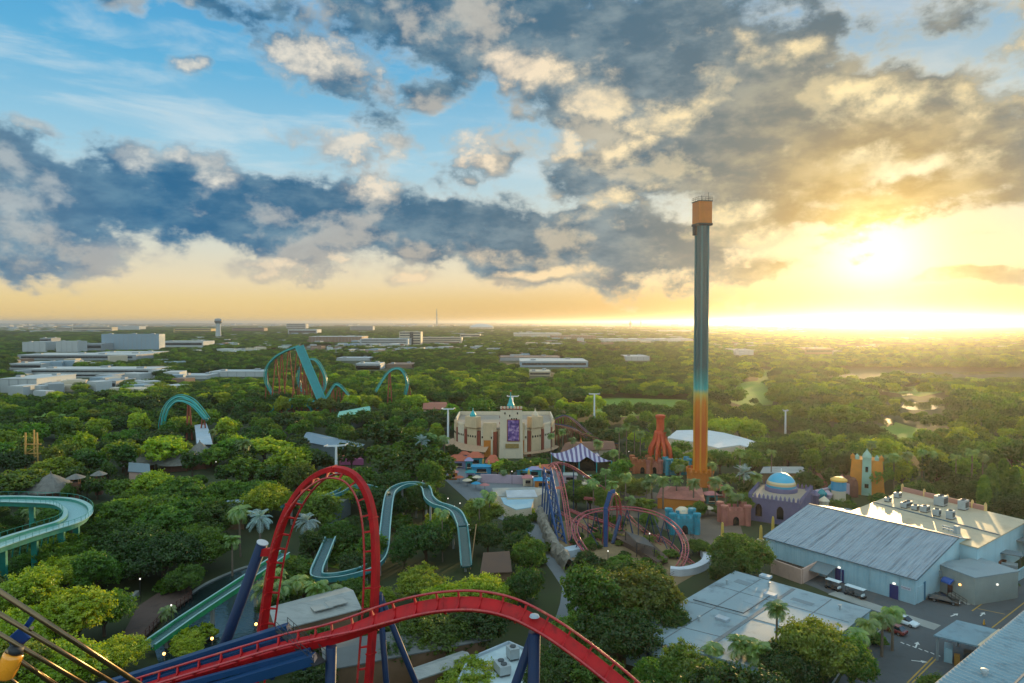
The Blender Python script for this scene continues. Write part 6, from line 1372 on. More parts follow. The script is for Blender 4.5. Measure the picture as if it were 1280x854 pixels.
for f in (.2, .62):
    a = b0.lerp(b1, f); dn = (b1 - b0).normalized(); nn_ = Vector((dn.y, -dn.x, 0)); b = MB(); b.prism([(-.9, 0), (.9, 0), (.9, 2.4), (.6, 3.2), (0, 3.6), (-.6, 3.2), (-.9, 2.4)], 0, .25); b.v = [a + dn * v.x + nn_ * (v.z - .05) + Vector((0, 0, v.y + 1.6)) for v in b.v]; b.build('arched_window', M_win, pu)
for x, y, h, lab in ((966, 668, 5, 'yellow obelisk in front of the purple palace'), (951, 676, 4.2, 'small cream obelisk at the corner of the purple palace'), (903, 672, 4.2, 'cream obelisk by the queue beside the salmon gate')): obelisk(x, y, h, lab)
VIS.append((934, 596, 1000, 655, 190)); VIS.append((1000, 615, 1062, 640, 190)); CLEAR.append([tuple((ce + (p - ce) * 1.2)[:2]) for p in (b0, b1, b2, b3)])
# skyline bits between dome and tower: lilac towers
ll = thing('lilac_facade', 'row of lilac and turquoise toy towers behind the warehouse ridge', 'facade', G(1020, 640))
for i, (x, y, h, m_) in enumerate(((1010, 641, 7, M_purple), (1018, 640, 6, M_purple), (1027, 638, 6, M_tealw), (1034, 637, 5.5, M_pinkw), (1041, 634, 7, M_tealw), (1030, 646, 5.5, M_creamw), (1052, 628, 8, M_roofp))):
    p = G(x, y); MB().lathe([(1.3, 0), (1.3, h * .8), (1.55, h * .82), (1.55, h * .88), (0, h * 1.12)], p, 8).build('toy_tower', m_, ll)
MB().beam(G(1005, 641) + Vector((0, 0, 3)), G(1060, 628) + Vector((0, 0, 3)), 1, 6).build('facade_wall', M_pinkw, ll)
kp = G(1048, 637); kd = thing('drum_kiosk', 'round kiosk with blue band and gold-lit roof behind the warehouse', 'kiosk', kp); MB().lathe([(2.0, 0), (2.0, 6)], kp, 18).build('drum', M_creamw, kd); MB().lathe([(2.15, 6), (2.15, 8.6), (2.3, 8.8)], kp, 18).build('blue_band', M_roofc, kd); MB().lathe([(2.4, 8.8), (2.4, 9.3), (1.2, 9.9), (0, 10.0)], kp, 18).build('roof', mat('roof_gold', '#c9a04a', .5), kd); VIS.append((1040, 618, 1060, 634, 170))
# orange tower with turquoise front
op = G(1083, 619); ot = thing('orange_gate_tower', 'tapered orange tower with a pale turquoise arched front', 'tower', op); LAND.append((1083, 590, 'the orange tower')); M_or = mat('tower_orange', '#c07a28', .75, var=.18, scale=.4, stain='#9a5a2a', stain_amt=.4, stain_scale=(.4, .4, .2)); M_ltq = mat('pale_turquoise', '#86aa9a', .65, var=.15)
b = MB(); q = lambda h, z: [(op.x + sx * h, op.y + 4 + sy * h * .8, z) for sx, sy in ((-1, -1), (1, -1), (1, 1), (-1, 1))]; b.add(q(5.4, 0) + q(4.5, 11.5), [(3, 2, 1, 0), (4, 5, 6, 7), (0, 1, 5, 4), (1, 2, 6, 5), (2, 3, 7, 6), (3, 0, 4, 7)]); b.build('body', M_or, ot)
b = MB(); b.add([(op.x + x, op.y + y, z) for x, y, z in ((-1.5, -.7, 0), (1.5, -.7, 0), (1.3, .1, 12.4), (-1.3, .1, 12.4), (-1.5, .8, 0), (1.5, .8, 0), (1.3, 1.6, 12.4), (-1.3, 1.6, 12.4))], [(0, 1, 2, 3), (7, 6, 5, 4), (0, 4, 5, 1), (1, 5, 6, 2), (2, 6, 7, 3), (3, 7, 4, 0)]); b.build('front_panel', M_ltq, ot)
MB().lathe([(1.5, 0), (1.2, 1.0), (.6, 1.8), (.2, 2.4), (0, 3.2)], (op.x, op.y + .9, 12.4), 8).build('crest', M_ltq, ot)
for sx in (-4.2, -2.9, 2.9, 4.2): MB().lathe([(.7, 0), (.7, 1.0), (0, 2.0)], (op.x + sx, op.y + 1.0, 11.5), 6).build('pinnacle', M_ltq if abs(sx) < 3 else M_or, ot)
for z, w_ in ((8.2, .8), (2.6, 1.2)): MB().box((op.x, op.y - .62 + z * .06, z), (w_, .16, 2.4)).build('arched_window', M_win, ot)
for z in (5.0, 8.2):
    for sx in (-3.4, 3.4): MB().box((op.x + sx, op.y + .1 + z * .06, z), (1.1, .25, .3)).build('ledge', M_brick, ot)
for sx in (-3.8, 3.8): MB().box((op.x + sx, op.y + .3, 1.5), (2.6, .4, 3.0)).build('base_panel', M_purple, ot)
VIS.append((1058, 560, 1108, 614, 224))
ot.rotation_euler = (0, 0, -math.atan2(op.x, op.y))
pkr = thing('rock_garden', 'jagged brown-red rockwork left of the orange tower', 'rockwork', G(1050, 622)); b = MB()
b.grid(lambda u, v: (G(1050, 622).x - 6 + 12 * u, G(1050, 622).y + 4 - 4 * math.cos(v * math.pi), (5.5 + 2.5 * mnoise.noise(Vector((u * 7, v * 3, 0))) + 2.5 * abs(mnoise.noise(Vector((u * 16, v * 2, 5))))) * math.sin(v * math.pi) ** .5), 40, 10); b.build('rocks', mat('rock_red', '#6b4238', .9, var=.35, scale=.7, bump=.4), pkr)
lr = gable_roof('grey_roof_house', 'grey-roofed house in the trees beyond the turquoise dome', 'house', [(950, 592), (1008, 592), (1000, 584), (958, 584)], 5, M_shedroof, M_woodwall, 1); VIS.append((948, 582, 1010, 592, 235))

# ------------------------------------------------------------------ huts and roofs at the left
M_thatch = mat('thatch', '#6b6a66', .95, var=.3, scale=.8, bump=.5, stain='#4c4b49', stain_amt=.6, stain_scale=(1.2, 1.2, .3)); M_stone = mat('tower_stone', '#6b4a3c', .9, var=.25, scale=.6)
def hut(lab, px, py, r, h, rise, name='thatched_hut', posts=True):
    p = G(px, py); t = thing(name, lab, 'hut', p); MB().lathe([(r * 1.15, h - .4), (r * .75, h + rise * .38), (r * .35, h + rise * .75), (.25, h + rise), (.12, h + rise + .8), (0, h + rise + .8)], p, 22).build('roof', M_thatch, t)
    MB().lathe([(r * .8, 0), (r * .8, h)], p, 18).build('wall', M_stone, t)
    for k in range(8): a = k * math.pi / 4; MB().tube([p + Vector((r * math.cos(a), r * math.sin(a), 0)), p + Vector((r * math.cos(a), r * math.sin(a), h))], .15, 5).build('post', M_timber, t)
def lookout(lab, px, py, h, w=1.6):
    p = G(px, py); t = thing('lookout_tower', lab, 'tower', p, 'stone lookouts'); MB().box(p + Vector((0, 0, h / 2)), (w * 1.3, w * 1.3, h), .3).build('shaft', M_stone, t); MB().lathe([(w * 1.7, h + 1.6), (w * .9, h + 2.3), (.1, h + 2.9)], p, 12).build('roof', M_thatch, t)
    for k in range(4): a = k * math.pi / 2 + .3 + math.pi / 4; q = p + Vector((math.cos(a) * w * .85, math.sin(a) * w * .85, 0)); MB().tube([q + Vector((0, 0, h)), q + Vector((0, 0, h + 1.9))], .12, 5).build('post', M_timber, t)
hut('broad thatched hut with a pointed cone roof above the raised flume', 64, 625, 6.5, 4, 4.5); hut('wide low thatched roof left of the pointed hut', 38, 628, 4.5, 3, 2.0)
lookout('brown stone lookout with a mushroom thatch beside the broad hut', 95, 627, 6.0, 1.7); lookout('slimmer thatched lookout right of the brown stone one', 124, 618, 5.0, 1.5)
hut('sharp-peaked dark thatched hall among the trees below the teal arch', 250, 584, 5.5, 4, 6.0); hut('low spreading thatch beside the sharp-peaked hall', 225, 586, 7, 3, 2.5); hut('low thatch roof half hidden left of the sharp-peaked hall', 175, 588, 6, 3, 2.2)
t = gable_roof('grey_roof_house', 'grey-roofed house with a salmon gable end in the trees', 'house', [(160, 590), (188, 592), (186, 582), (162, 580)], 4.5, M_dock, M_pinkwall, 1.8)
t = gable_roof('station_roof', 'weathered white coaster station roof under the double arch', 'station', [(246, 556), (266, 556), (258, 530), (243, 532)], 6, M_capw, M_dock, .8)
t = gable_roof('station_roof', 'long blue-grey station roof curving through the trees', 'station', [(378, 552), (450, 566), (456, 556), (384, 540)], 5, mat('slate_blue_roof', '#6f8290', .6, var=.15), M_dock, .8)
t = gable_roof('green_roof_station', 'mint green metal roof below the teal coaster', 'station', [(420, 527), (464, 517), (462, 508), (424, 515)], 6, mat('mint_roof', '#6fae9c', .5, var=.12), M_dock, .6)
t = gable_roof('red_roof_house', 'low house with a brick red roof between the lone hill and the palace', 'house', [(528, 512), (560, 512), (558, 503), (530, 503)], 6, mat('brick_roof', '#8a4f3a', .7, var=.2), M_creamw, 1.2)
t = gable_roof('blue_roof_hut', 'small slate blue hip roof in the trees left of the red loop', 'hut', [(282, 640), (306, 640), (304, 624), (285, 626)], 5, mat('slate_blue_roof', '#6f8290', .6), M_woodwall, 1.4)
t = gable_roof('brown_roof_shelter', 'dark brown tent-like roof beside the park path', 'shelter', [(600, 718), (640, 716), (634, 690), (608, 692)], 4.5, mat('brown_roof2', '#574235', .8, var=.2), M_woodwall, 2.2); VIS.append((602, 682, 640, 716, 145)); LAND.append((620, 700, 'the brown tent-like roof'))
t = gable_roof('grey_ramp_roof', 'slanting grey walkway roof seen through the red loop', 'walkway', [(403, 640), (440, 622), (434, 616), (400, 632)], 5, M_shedroof, M_dock, .3)
VIS += [(150, 568, 265, 588, 250), (30, 594, 140, 624, 212), (240, 536, 268, 554, 270), (376, 538, 452, 562, 250), (420, 507, 462, 522, 330), (528, 500, 562, 512, 330), (400, 614, 440, 640, 170)]
b = MB(); st = thing('feeding_tower', 'tall yellow timber pole tower with cross ties', 'pole tower', G(40, 592)); p0 = G(40, 592); M_pole = mat('pole_yellow', '#b8904a', .7, var=.2)
for i, dx in enumerate((-2.4, 0, 2.4)): MB().tube([p0 + Vector((dx, (i % 2) * 1.5, 0)), p0 + Vector((dx * .9, (i % 2) * 1.5, 15.5 + .8 * (i % 2)))], .32, 7).build('pole', M_pole, st)
for z in (4, 7.5, 11): MB().beam(p0 + Vector((-3.2, .6, z)), p0 + Vector((3.2, .6, z)), .3, .4).build('cross_tie', M_pole, st)
for z in (1, 4, 7.5): MB().tube([p0 + Vector((-2.4, .3, z)), p0 + Vector((2.4, .3, z + 3))], .14, 5).build('brace', M_pole, st)
VIS.append((28, 536, 52, 582, 250))
# white skyride masts
M_mast = mat('mast_white', '#c3ccd0', .5, var=.1)
def mast(lab, px, pyt, D, rz=0, w=3.2):
    t = P(px, pyt, D); o = thing('cableway_mast', lab, 'mast', Vector((t.x, t.y, 0)), 'white cableway masts'); MB().tube([(t.x, t.y, 0), (t.x, t.y, t.z)], .55, 10, r1=.38).build('shaft', M_mast, o)
    c, s = math.cos(rz) * w, math.sin(rz) * w; MB().beam((t.x - c, t.y - s, t.z + .2), (t.x + c, t.y + s, t.z + .2), .5, .5).build('cross_arm', M_mast, o)
    for k in (-1, 1): MB().beam((t.x + k * c - .2, t.y + k * s - 1.6, t.z + .5), (t.x + k * c + .2, t.y + k * s + 1.6, t.z + .5), .35, .3).build('sheave_train', M_capw, o)
mast('white cableway mast rising just above the red loop', 420, 558, 235, .35, 3.4); mast('white cableway mast left of the palace theatre', 560, 512, 300, 0, 2.6); mast('white cableway mast showing behind the palace tower', 641, 496, 345, 0, 2.8); mast('white cableway mast behind the brown timber coaster', 743, 493, 365, 0, 2.8); mast('white cableway mast in the sunlit trees right of the drop tower', 982, 514, 345, .2, 1.2)
VIS += [(408, 552, 432, 584, 232), (552, 508, 570, 536, 298), (734, 490, 752, 514, 362), (976, 511, 988, 536, 343)]
# lamp posts
def lamp(px, py, h=4.5):
    g = P(px, py, G(px, py, h).y); p = Vector((g.x, g.y, 0)); t = thing('lamp_post', '', 'lamp post', p); MB().tube([p, p + Vector((0, 0, h))], .07, 5).build('post', M_black, t); MB().lathe([(0, h), (.15, h + .1), (.15, h + .28), (0, h + .4)], p, 8).build('globe', M_lamp, t); PLANTS.append(dict(o=t, x=p.x, y=p.y, H=h, R=1, tone='globe', kind='lamp', px=(px, py)))
for q in ((407, 622), (415, 631), (474, 608), (487, 602), (508, 600), (528, 602), (538, 608), (543, 620), (560, 624), (575, 630), (568, 634), (584, 645), (586, 657), (588, 664), (617, 662), (640, 590), (666, 597), (175, 725), (214, 758), (300, 575), (270, 578), (640, 476), (456, 486), (748, 540), (786, 565), (812, 668), (760, 690), (140, 466), (137, 518), (262, 495), (316, 482), (330, 612), (355, 640)): lamp(*q)

# ------------------------------------------------------------------ the city towards the horizon
M_fw = mat('far_white', '#a6acad', .7, var=.1, scale=.02); M_fb = mat('far_blue', '#7f95a3', .6, var=.1, scale=.02); M_fc = mat('far_cream', '#b3a894', .7, var=.1, scale=.02); M_fg = mat('far_grey', '#8b9296', .7, var=.12, scale=.02); M_fbr = mat('far_brown', '#7d6656', .7, var=.12, scale=.02); M_fwin = mat('far_window', '#2b3238', .25, spec=.6)
FARP = []
def far(name, lab, x0, x1, yt, yb, m, depth=25, floors=0, cat='building', roofm=None, group=None):
    a, b = G(x0, yb), G(x1, yb); D = a.y; h = max(3.0, (yb - yt) * D / FPX); t = thing(name, lab, cat, ((a.x + b.x) / 2, D, 0), group); w = b.x - a.x; cx_ = (a.x + b.x) / 2
    MB().box((cx_, D + depth / 2, h / 2), (w, depth, h)).build('wall', m, t); MB().box((cx_, D + depth / 2, h + .25), (w + .6, depth + .6, .5)).build('roof', roofm or m, t)
    for k in range(floors): MB().box((cx_, D - .05, h * (k + .55) / floors), (w * .94, .3, h / floors * .42)).build('window_band', M_fwin, t)
    for k in range(min(6, max(2, int(w / 40)))): MB().box((a.x + w * (k + .4 + .3 * ((k * 7) % 3) / 3) / max(2, min(6, int(w / 40))), D + depth * (.3 + .4 * (k % 2)), h + 1.2), (w * .04 + 3, 5, 2.0)).build('roof_unit', M_fg, t)
    if floors == 0 and h > 5:
        nb = max(4, min(24, int(w / 9)))
        for k in range(1, nb): MB().box((a.x + w * k / nb, D - .06, h / 2), (.7, .25, h * .96)).build('wall_rib', M_fg, t)
    CLEAR.append([(a.x - 8, D - 26), (b.x + 8, D - 26), (b.x + 8, D + depth + 8), (a.x - 8, D + depth + 8)]); VIS.append((x0, yt, x1, yb - 1, D - 8)); return t, h, cx_, D
far('storage_warehouse', 'largest pale blue windowless box warehouse on the left horizon', 127, 199, 418, 437, M_fb, 25)
far('long_warehouse', 'long low pale warehouse wing right of the blue box warehouse', 199, 254, 427, 434, M_fw, 60, 1)
far('brewery_block', 'white square block at the far left of the works', 28, 57, 428, 440, M_fw, 40, 0); far('brewery_block', 'grey-blue block with stepped top behind the white works', 50, 64, 423, 438, M_fg, 30, 3)
far('silo_block', 'cluster of pale silos in the works beyond the car park', 70, 97, 427, 440, M_fw, 30, 0); far('works_hall', 'low grey works hall between silos and box warehouse', 100, 127, 430, 438, M_fg, 40, 1)
far('long_hall', 'very long grey-roofed hall in front of the works', 22, 170, 444, 450, M_fg, 70, 1, roofm=M_fw); far('long_hall', 'flat white-roofed hall right of the very long grey hall', 120, 192, 441, 447, M_fw, 50, 1)
far('white_hall', 'white-roofed low hall at the left edge before the long hall', 12, 52, 455, 462, M_fw, 50, 1); far('white_hall', 'white roof strip behind trees right of the left-edge hall', 60, 92, 454, 459, M_fw, 40)
far('office_row', 'long white office row with small roof humps left of centre', 34, 190, 462, 472, M_fw, 40, 2); far('white_shed', 'bright white pitched building at the left edge among trees', 0, 46, 474, 491, M_fw, 50, 0); far('white_shed', 'small white annex beside the bright pitched building', 58, 86, 479, 488, M_fw, 25, 0)
far('school_block', 'pale low block with car park among the left trees', 118, 145, 477, 486, M_fg, 30, 1); far('white_row', 'row of bright white roofs behind trees left of the teal coaster', 222, 258, 470, 474, M_fw, 30); far('white_row', 'second row of bright white roofs running to the teal coaster', 262, 330, 465, 471, M_fw, 30)
far('apartment_block', 'cream apartment block on the far left skyline', 70, 88, 410, 415, M_fc, 60, 3); far('apartment_block', 'long cream row on the far skyline above the box warehouse', 90, 140, 409, 415, M_fc, 60, 2); far('hangar', 'pale arched-looking hangar on the skyline right of the cream row', 142, 174, 408, 413, M_fw, 90); far('yellow_block', 'yellowish long block beside the water tower', 217, 264, 411, 416, mat('far_yellow', '#b59a5a', .7), 60, 2)
far('brown_block', 'brownish long block right of the water tower', 290, 330, 410, 415, M_fbr, 60, 2); far('dark_tower_block', 'dark stepped block on the skyline above the teal coaster', 358, 382, 405, 412, M_fg, 80, 3); far('white_block', 'white block below the dark stepped block on the skyline', 360, 396, 412, 418, M_fw, 80, 1); far('grey_flats', 'pair of grey flats on the skyline left of the mast', 438, 466, 408, 414, M_fg, 60, 4)
far('distribution_hall', 'long brown-walled hall with a white roof above the teal coaster', 386, 452, 421, 428, M_fbr, 90, 0, roofm=M_fw)
far('hospital_wing', 'white car-park deck of the hospital with three storeys', 450, 510, 424, 432, M_fw, 60, 3); t, h, cx_, D = far('hospital_tower', 'tall cream hospital tower with a dark glass strip', 499, 526, 415, 431, M_fc, 40, 5)
MB().box((cx_ + 4, D - .6, h * .5), (9, 1.0, h * .96)).build('glass_strip', M_fwin, t); far('hospital_wing', 'long low hospital wing right of the tower', 526, 577, 422, 429, M_fc, 50, 3)
far('stadium_hall', 'low tan hall right of the hospital among houses', 575, 600, 418, 422, M_fc, 80, 1); far('mall_hall', 'long bright mall roof in the centre distance', 642, 702, 417, 421, M_fc, 200, 0, roofm=M_fw); far('mall_hall', 'low tan mall wing below the bright mall roof', 690, 745, 420, 424, M_fbr, 120, 0); far('white_sign_block', 'tiny bright white block standing alone in the centre distance', 722, 730, 423, 428, M_fw, 20)
far('glasshouse', 'glinting blue-white flat roof in the centre distance', 650, 735, 452, 459, M_fb, 70, 1, roofm=M_fw); far('glasshouse', 'low long grey shed behind the glinting flat roof', 625, 700, 447, 451, M_fg, 60, 0, roofm=M_fbr); far('white_shed', 'white shed right of the glinting flat roof', 782, 812, 446, 451, M_fw, 50); far('cream_shed', 'small cream shed with shadowed front left of centre', 662, 688, 465, 470, M_fc, 30, 1)
far('long_shed', 'long silver shed roof left of the drop tower', 752, 866, 424, 427, M_fw, 90); far('long_shed', 'long silver shed roof right of the drop tower on the plain', 824, 864, 413, 415, M_fw, 90); far('white_house', 'white house gleaming right of the drop tower', 918, 942, 438, 444, M_fw, 30); far('terracotta_block', 'hazy terracotta block in the sunlit plain', 1007, 1042, 436, 443, M_fbr, 60, 1); far('white_shed', 'pale shed above the teal coaster helix', 445, 475, 455, 462, M_fw, 30, 1); far('white_shed', 'low white shed with green front right of the teal coaster', 445, 476, 457, 462, M_fw, 30); far('white_shed', 'low pale shed above the lone teal hill', 420, 462, 448, 451, M_fw, 40); far('grey_shed', 'flat grey shed right of the lone teal hill', 483, 515, 456, 460, M_fbr, 40)
# water tower, masts and dome on the skyline
p = G(273, 421); s_ = p.y / FPX; wt = thing('water_tower', 'white water tower with a flared dark bowl on the skyline', 'water tower', p); MB().lathe([(3.4 * s_, 0), (3.0 * s_, 8 * s_), (3.0 * s_, 16 * s_)], p, 20).build('stem', M_fw, wt); MB().lathe([(3.0 * s_, 16 * s_), (4.2 * s_, 18 * s_), (4.4 * s_, 21 * s_), (3.6 * s_, 22.4 * s_), (0, 23 * s_)], p, 20).build('tank', M_fg, wt); MB().lathe([(4.25 * s_, 17.6 * s_), (4.5 * s_, 18.5 * s_), (4.5 * s_, 19.5 * s_)], p, 20).build('window_ring', M_fwin, wt); VIS.append((266, 396, 280, 420, p.y - 50))
def lattice(lab, px, pt, pb, w=1.0):
    p = G(px, pb); h = (pb - pt) * p.y / FPX; t = thing('radio_mast', lab, 'mast', p); r = w * p.y / FPX; MB().lathe([(r * 1.6, 0), (r * .8, h * .55), (r * .3, h)], p, 4).build('lattice_shaft', M_fg, t)
    for f in (.45, .62): MB().lathe([(r * 1.5, h * f), (r * 1.5, h * f + r)], p, 6).build('platform', M_fg, t)
lattice('slender red-white radio mast alone on the central skyline', 546, 386, 408, .8); lattice('short mast on the skyline left of the drop tower', 788, 401, 411, 1.3); lattice('second short mast nearest the drop tower', 801, 400, 410, .7); lattice('thin dark mast above the suburb right of the teal coaster', 420, 429, 447, .4)
p = G(602, 412); s_ = p.y / FPX; dm = thing('dome_stadium', 'shallow white dome arena on the skyline', 'arena', p); MB().lathe([(15 * s_, 0), (15 * s_, 3 * s_)], p, 24).build('wall', M_fc, dm); MB().lathe([(15.4 * s_, 3 * s_), (12 * s_, 5.2 * s_), (7 * s_, 6.6 * s_), (0, 7.2 * s_)], p, 24).build('roof', M_fw, dm)
# suburb: countless small houses
r = np.random.default_rng(4); b = MB(); b2 = MB()
def subs(n, x0, x1, y0, y1, size):
    for _ in range(n):
        x, y = r.uniform(x0, x1), y0 + (y1 - y0) * r.uniform() ** 1.0; p = G(x, y); s = size * r.uniform(.6, 1.6) * max(1, p.y / 2200); h = r.uniform(4, 9) * max(1, p.y / 3500); t = b if r.uniform() < .55 else b2
        t.mi = int(r.integers(0, 3)); rz = r.uniform(0, 3); t.box((p.x, p.y, h / 2), (s * r.uniform(.8, 2.0), s, h), rz)
subs(260, 0, 130, 405.5, 416, 14); subs(130, 0, 1000, 405.0, 410, 16); subs(300, 420, 700, 433, 448, 10); subs(220, 560, 860, 412, 432, 14); subs(80, 880, 1010, 408, 418, 16); subs(70, 880, 960, 430, 445, 12); subs(50, 1000, 1280, 415, 445, 14); subs(130, 230, 480, 416, 445, 13); subs(60, 0, 230, 450, 500, 10)
sb = b.build('distant_suburb', [M_fw, M_fc, M_fg], fix=False); tag(sb, 'scatter of countless pale houses across the plain', 'houses', kind='stuff'); sb2 = b2.build('distant_suburb', [M_fb, M_fbr, M_fw], fix=False); tag(sb2, 'scatter of darker and bluish houses across the plain', 'houses', kind='stuff')
b = MB()
for (y0, xa, xb) in ((404.35, -300, 1600), (404.9, 200, 900), (405.6, -200, 1500)):
    pts = [G(xa + (xb - xa) * k / 60, y0) for k in range(61)]
    b.grid(lambda u, v: pts[int(u * 60)] + Vector((0, 900 * v, (22 + 16 * mnoise.noise(Vector((u * 18, y0, 0)))) * math.sin(math.pi * v))), 60, 4)
struct('hills', b, mat('far_ridge', '#2c3d2a', .95, var=.2, scale=.001), fix=False)

# ------------------------------------------------------------------ planting
def T(cx_, cy_, rpx, H, tone, lod=None):
    'tree whose crown the photograph shows centred at (cx, cy) with radius rpx'
    g = G(cx_, cy_, H * .58); R = rpx * g.y / FPX; return add_tree(g.x, g.y, R, H, tone, lod)
def Pm(cx_, cy_, H, sort='fan', sc=1.0):
    g = G(cx_, cy_, H); return add_palm(g.x, g.y, H, sort, sc)
for a in ((740, 748, 48, 13, 'mid green'), (800, 738, 52, 13.5, 'olive'), (775, 790, 50, 11, 'dark green'), (715, 790, 30, 9, 'mid green'), (840, 775, 22, 9, 'dark green'),
          (1025, 808, 50, 12, 'olive'), (1065, 822, 32, 10, 'mid green'), (985, 830, 40, 9, 'dark green'), (925, 690, 40, 11, 'mid green'), (905, 712, 20, 8, 'dark green'), (862, 838, 44, 9, 'mid green'), (815, 848, 30, 8, 'mid green'), (905, 852, 34, 7, 'dark green'),
          (532, 672, 36, 11, 'dark green'), (560, 655, 26, 10, 'mid green'), (505, 690, 20, 8, 'dark green'), (610, 738, 32, 9.5, 'yellow-green'), (565, 745, 36, 9, 'yellow-green'), (525, 728, 34, 8.5, 'yellow-green'), (655, 730, 24, 11, 'dark green'), (660, 690, 22, 10, 'mid green'), (648, 655, 20, 8, 'dark green'), (610, 668, 22, 9, 'dark green'), (600, 640, 28, 10, 'olive'),
          (505, 578, 32, 15, 'dark green'), (545, 585, 36, 15, 'dark green'), (530, 560, 30, 13, 'dark green'), (480, 545, 34, 14, 'dark green'), (450, 600, 26, 11, 'mid green'), (480, 570, 26, 12, 'mid green'), (403, 640, 30, 12, 'olive'), (425, 665, 24, 9, 'mid green'), (450, 668, 20, 7, 'dark green'),
          (40, 745, 46, 12, 'yellow-green'), (95, 770, 50, 11, 'yellow-green'), (20, 790, 44, 11, 'yellow-green'), (130, 760, 34, 9, 'mid green'), (80, 825, 54, 10, 'yellow-green'), (150, 815, 34, 7, 'yellow-green'), (12, 840, 46, 10, 'olive'), (235, 808, 20, 4, 'yellow-green'), (70, 715, 36, 9, 'yellow-green'), (120, 715, 34, 10, 'mid green'),
          (180, 640, 50, 13, 'mid green'), (225, 645, 46, 13, 'mid green'), (160, 680, 46, 12, 'dark green'), (205, 690, 44, 12, 'dark green'), (250, 680, 40, 11, 'mid green'), (150, 640, 30, 10, 'yellow-green'), (135, 665, 34, 10, 'mid green'), (190, 610, 34, 11, 'yellow-green'), (230, 720, 24, 7, 'mid green'), (270, 650, 36, 11, 'dark green'), (280, 620, 30, 10, 'mid green'),
          (70, 586, 30, 11, 'yellow-green'), (20, 600, 34, 12, 'olive'), (10, 575, 26, 11, 'dark green'), (205, 552, 22, 10, 'yellow-green'), (330, 558, 32, 12, 'yellow-green'), (365, 575, 32, 12, 'yellow-green'), (310, 590, 32, 11, 'mid green'), (340, 600, 30, 11, 'dark green'), (375, 600, 28, 10, 'mid green'), (288, 560, 24, 11, 'mid green'), (395, 575, 24, 10, 'dark green'), (110, 575, 26, 12, 'dark green'),
          (590, 848, 44, 7, 'yellow-green'), (540, 790, 46, 9, 'olive'), (600, 785, 40, 9, 'dark green'), (500, 810, 30, 7, 'dark green'), (710, 826, 42, 8, 'dark green'), (745, 850, 40, 7, 'mid green'), (440, 735, 20, 6, 'mid green'), (470, 748, 24, 7, 'yellow-green'), (380, 735, 20, 6, 'mid green'), (395, 848, 36, 6, 'dark green'),
          (640, 585, 18, 6, 'mid green'), (655, 582, 16, 6, 'mid green'), (622, 584, 12, 5, 'yellow-green'), (672, 578, 14, 5, 'mid green'), (1012, 606, 24, 9, 'dark green'), (985, 604, 18, 8, 'mid green'), (760, 600, 28, 9, 'mid green'), (738, 620, 22, 8, 'mid green'), (790, 608, 24, 9, 'olive'), (775, 588, 20, 9, 'mid green'), (720, 618, 18, 8, 'dark green'),
          (1062, 522, 34, 15, 'mid green'), (905, 532, 20, 13, 'yellow-green'), (925, 530, 22, 13, 'yellow-green'), (945, 540, 20, 12, 'yellow-green'), (960, 560, 26, 12, 'dark green'), (985, 565, 24, 12, 'dark green'), (1010, 548, 22, 11, 'mid green'), (1150, 615, 24, 9, 'mid green'), (1185, 612, 20, 8, 'dark green'), (1215, 618, 20, 9, 'dark green'), (1128, 588, 18, 10, 'mid green'), (1170, 590, 24, 11, 'dark green'), (1205, 590, 24, 11, 'mid green'), (1270, 600, 24, 10, 'yellow-green'), (940, 575, 24, 11, 'mid green'), (1046, 572, 18, 11, 'dark green'), (1020, 575, 22, 11, 'dark green'), (1120, 565, 20, 11, 'yellow-green')): T(*a)
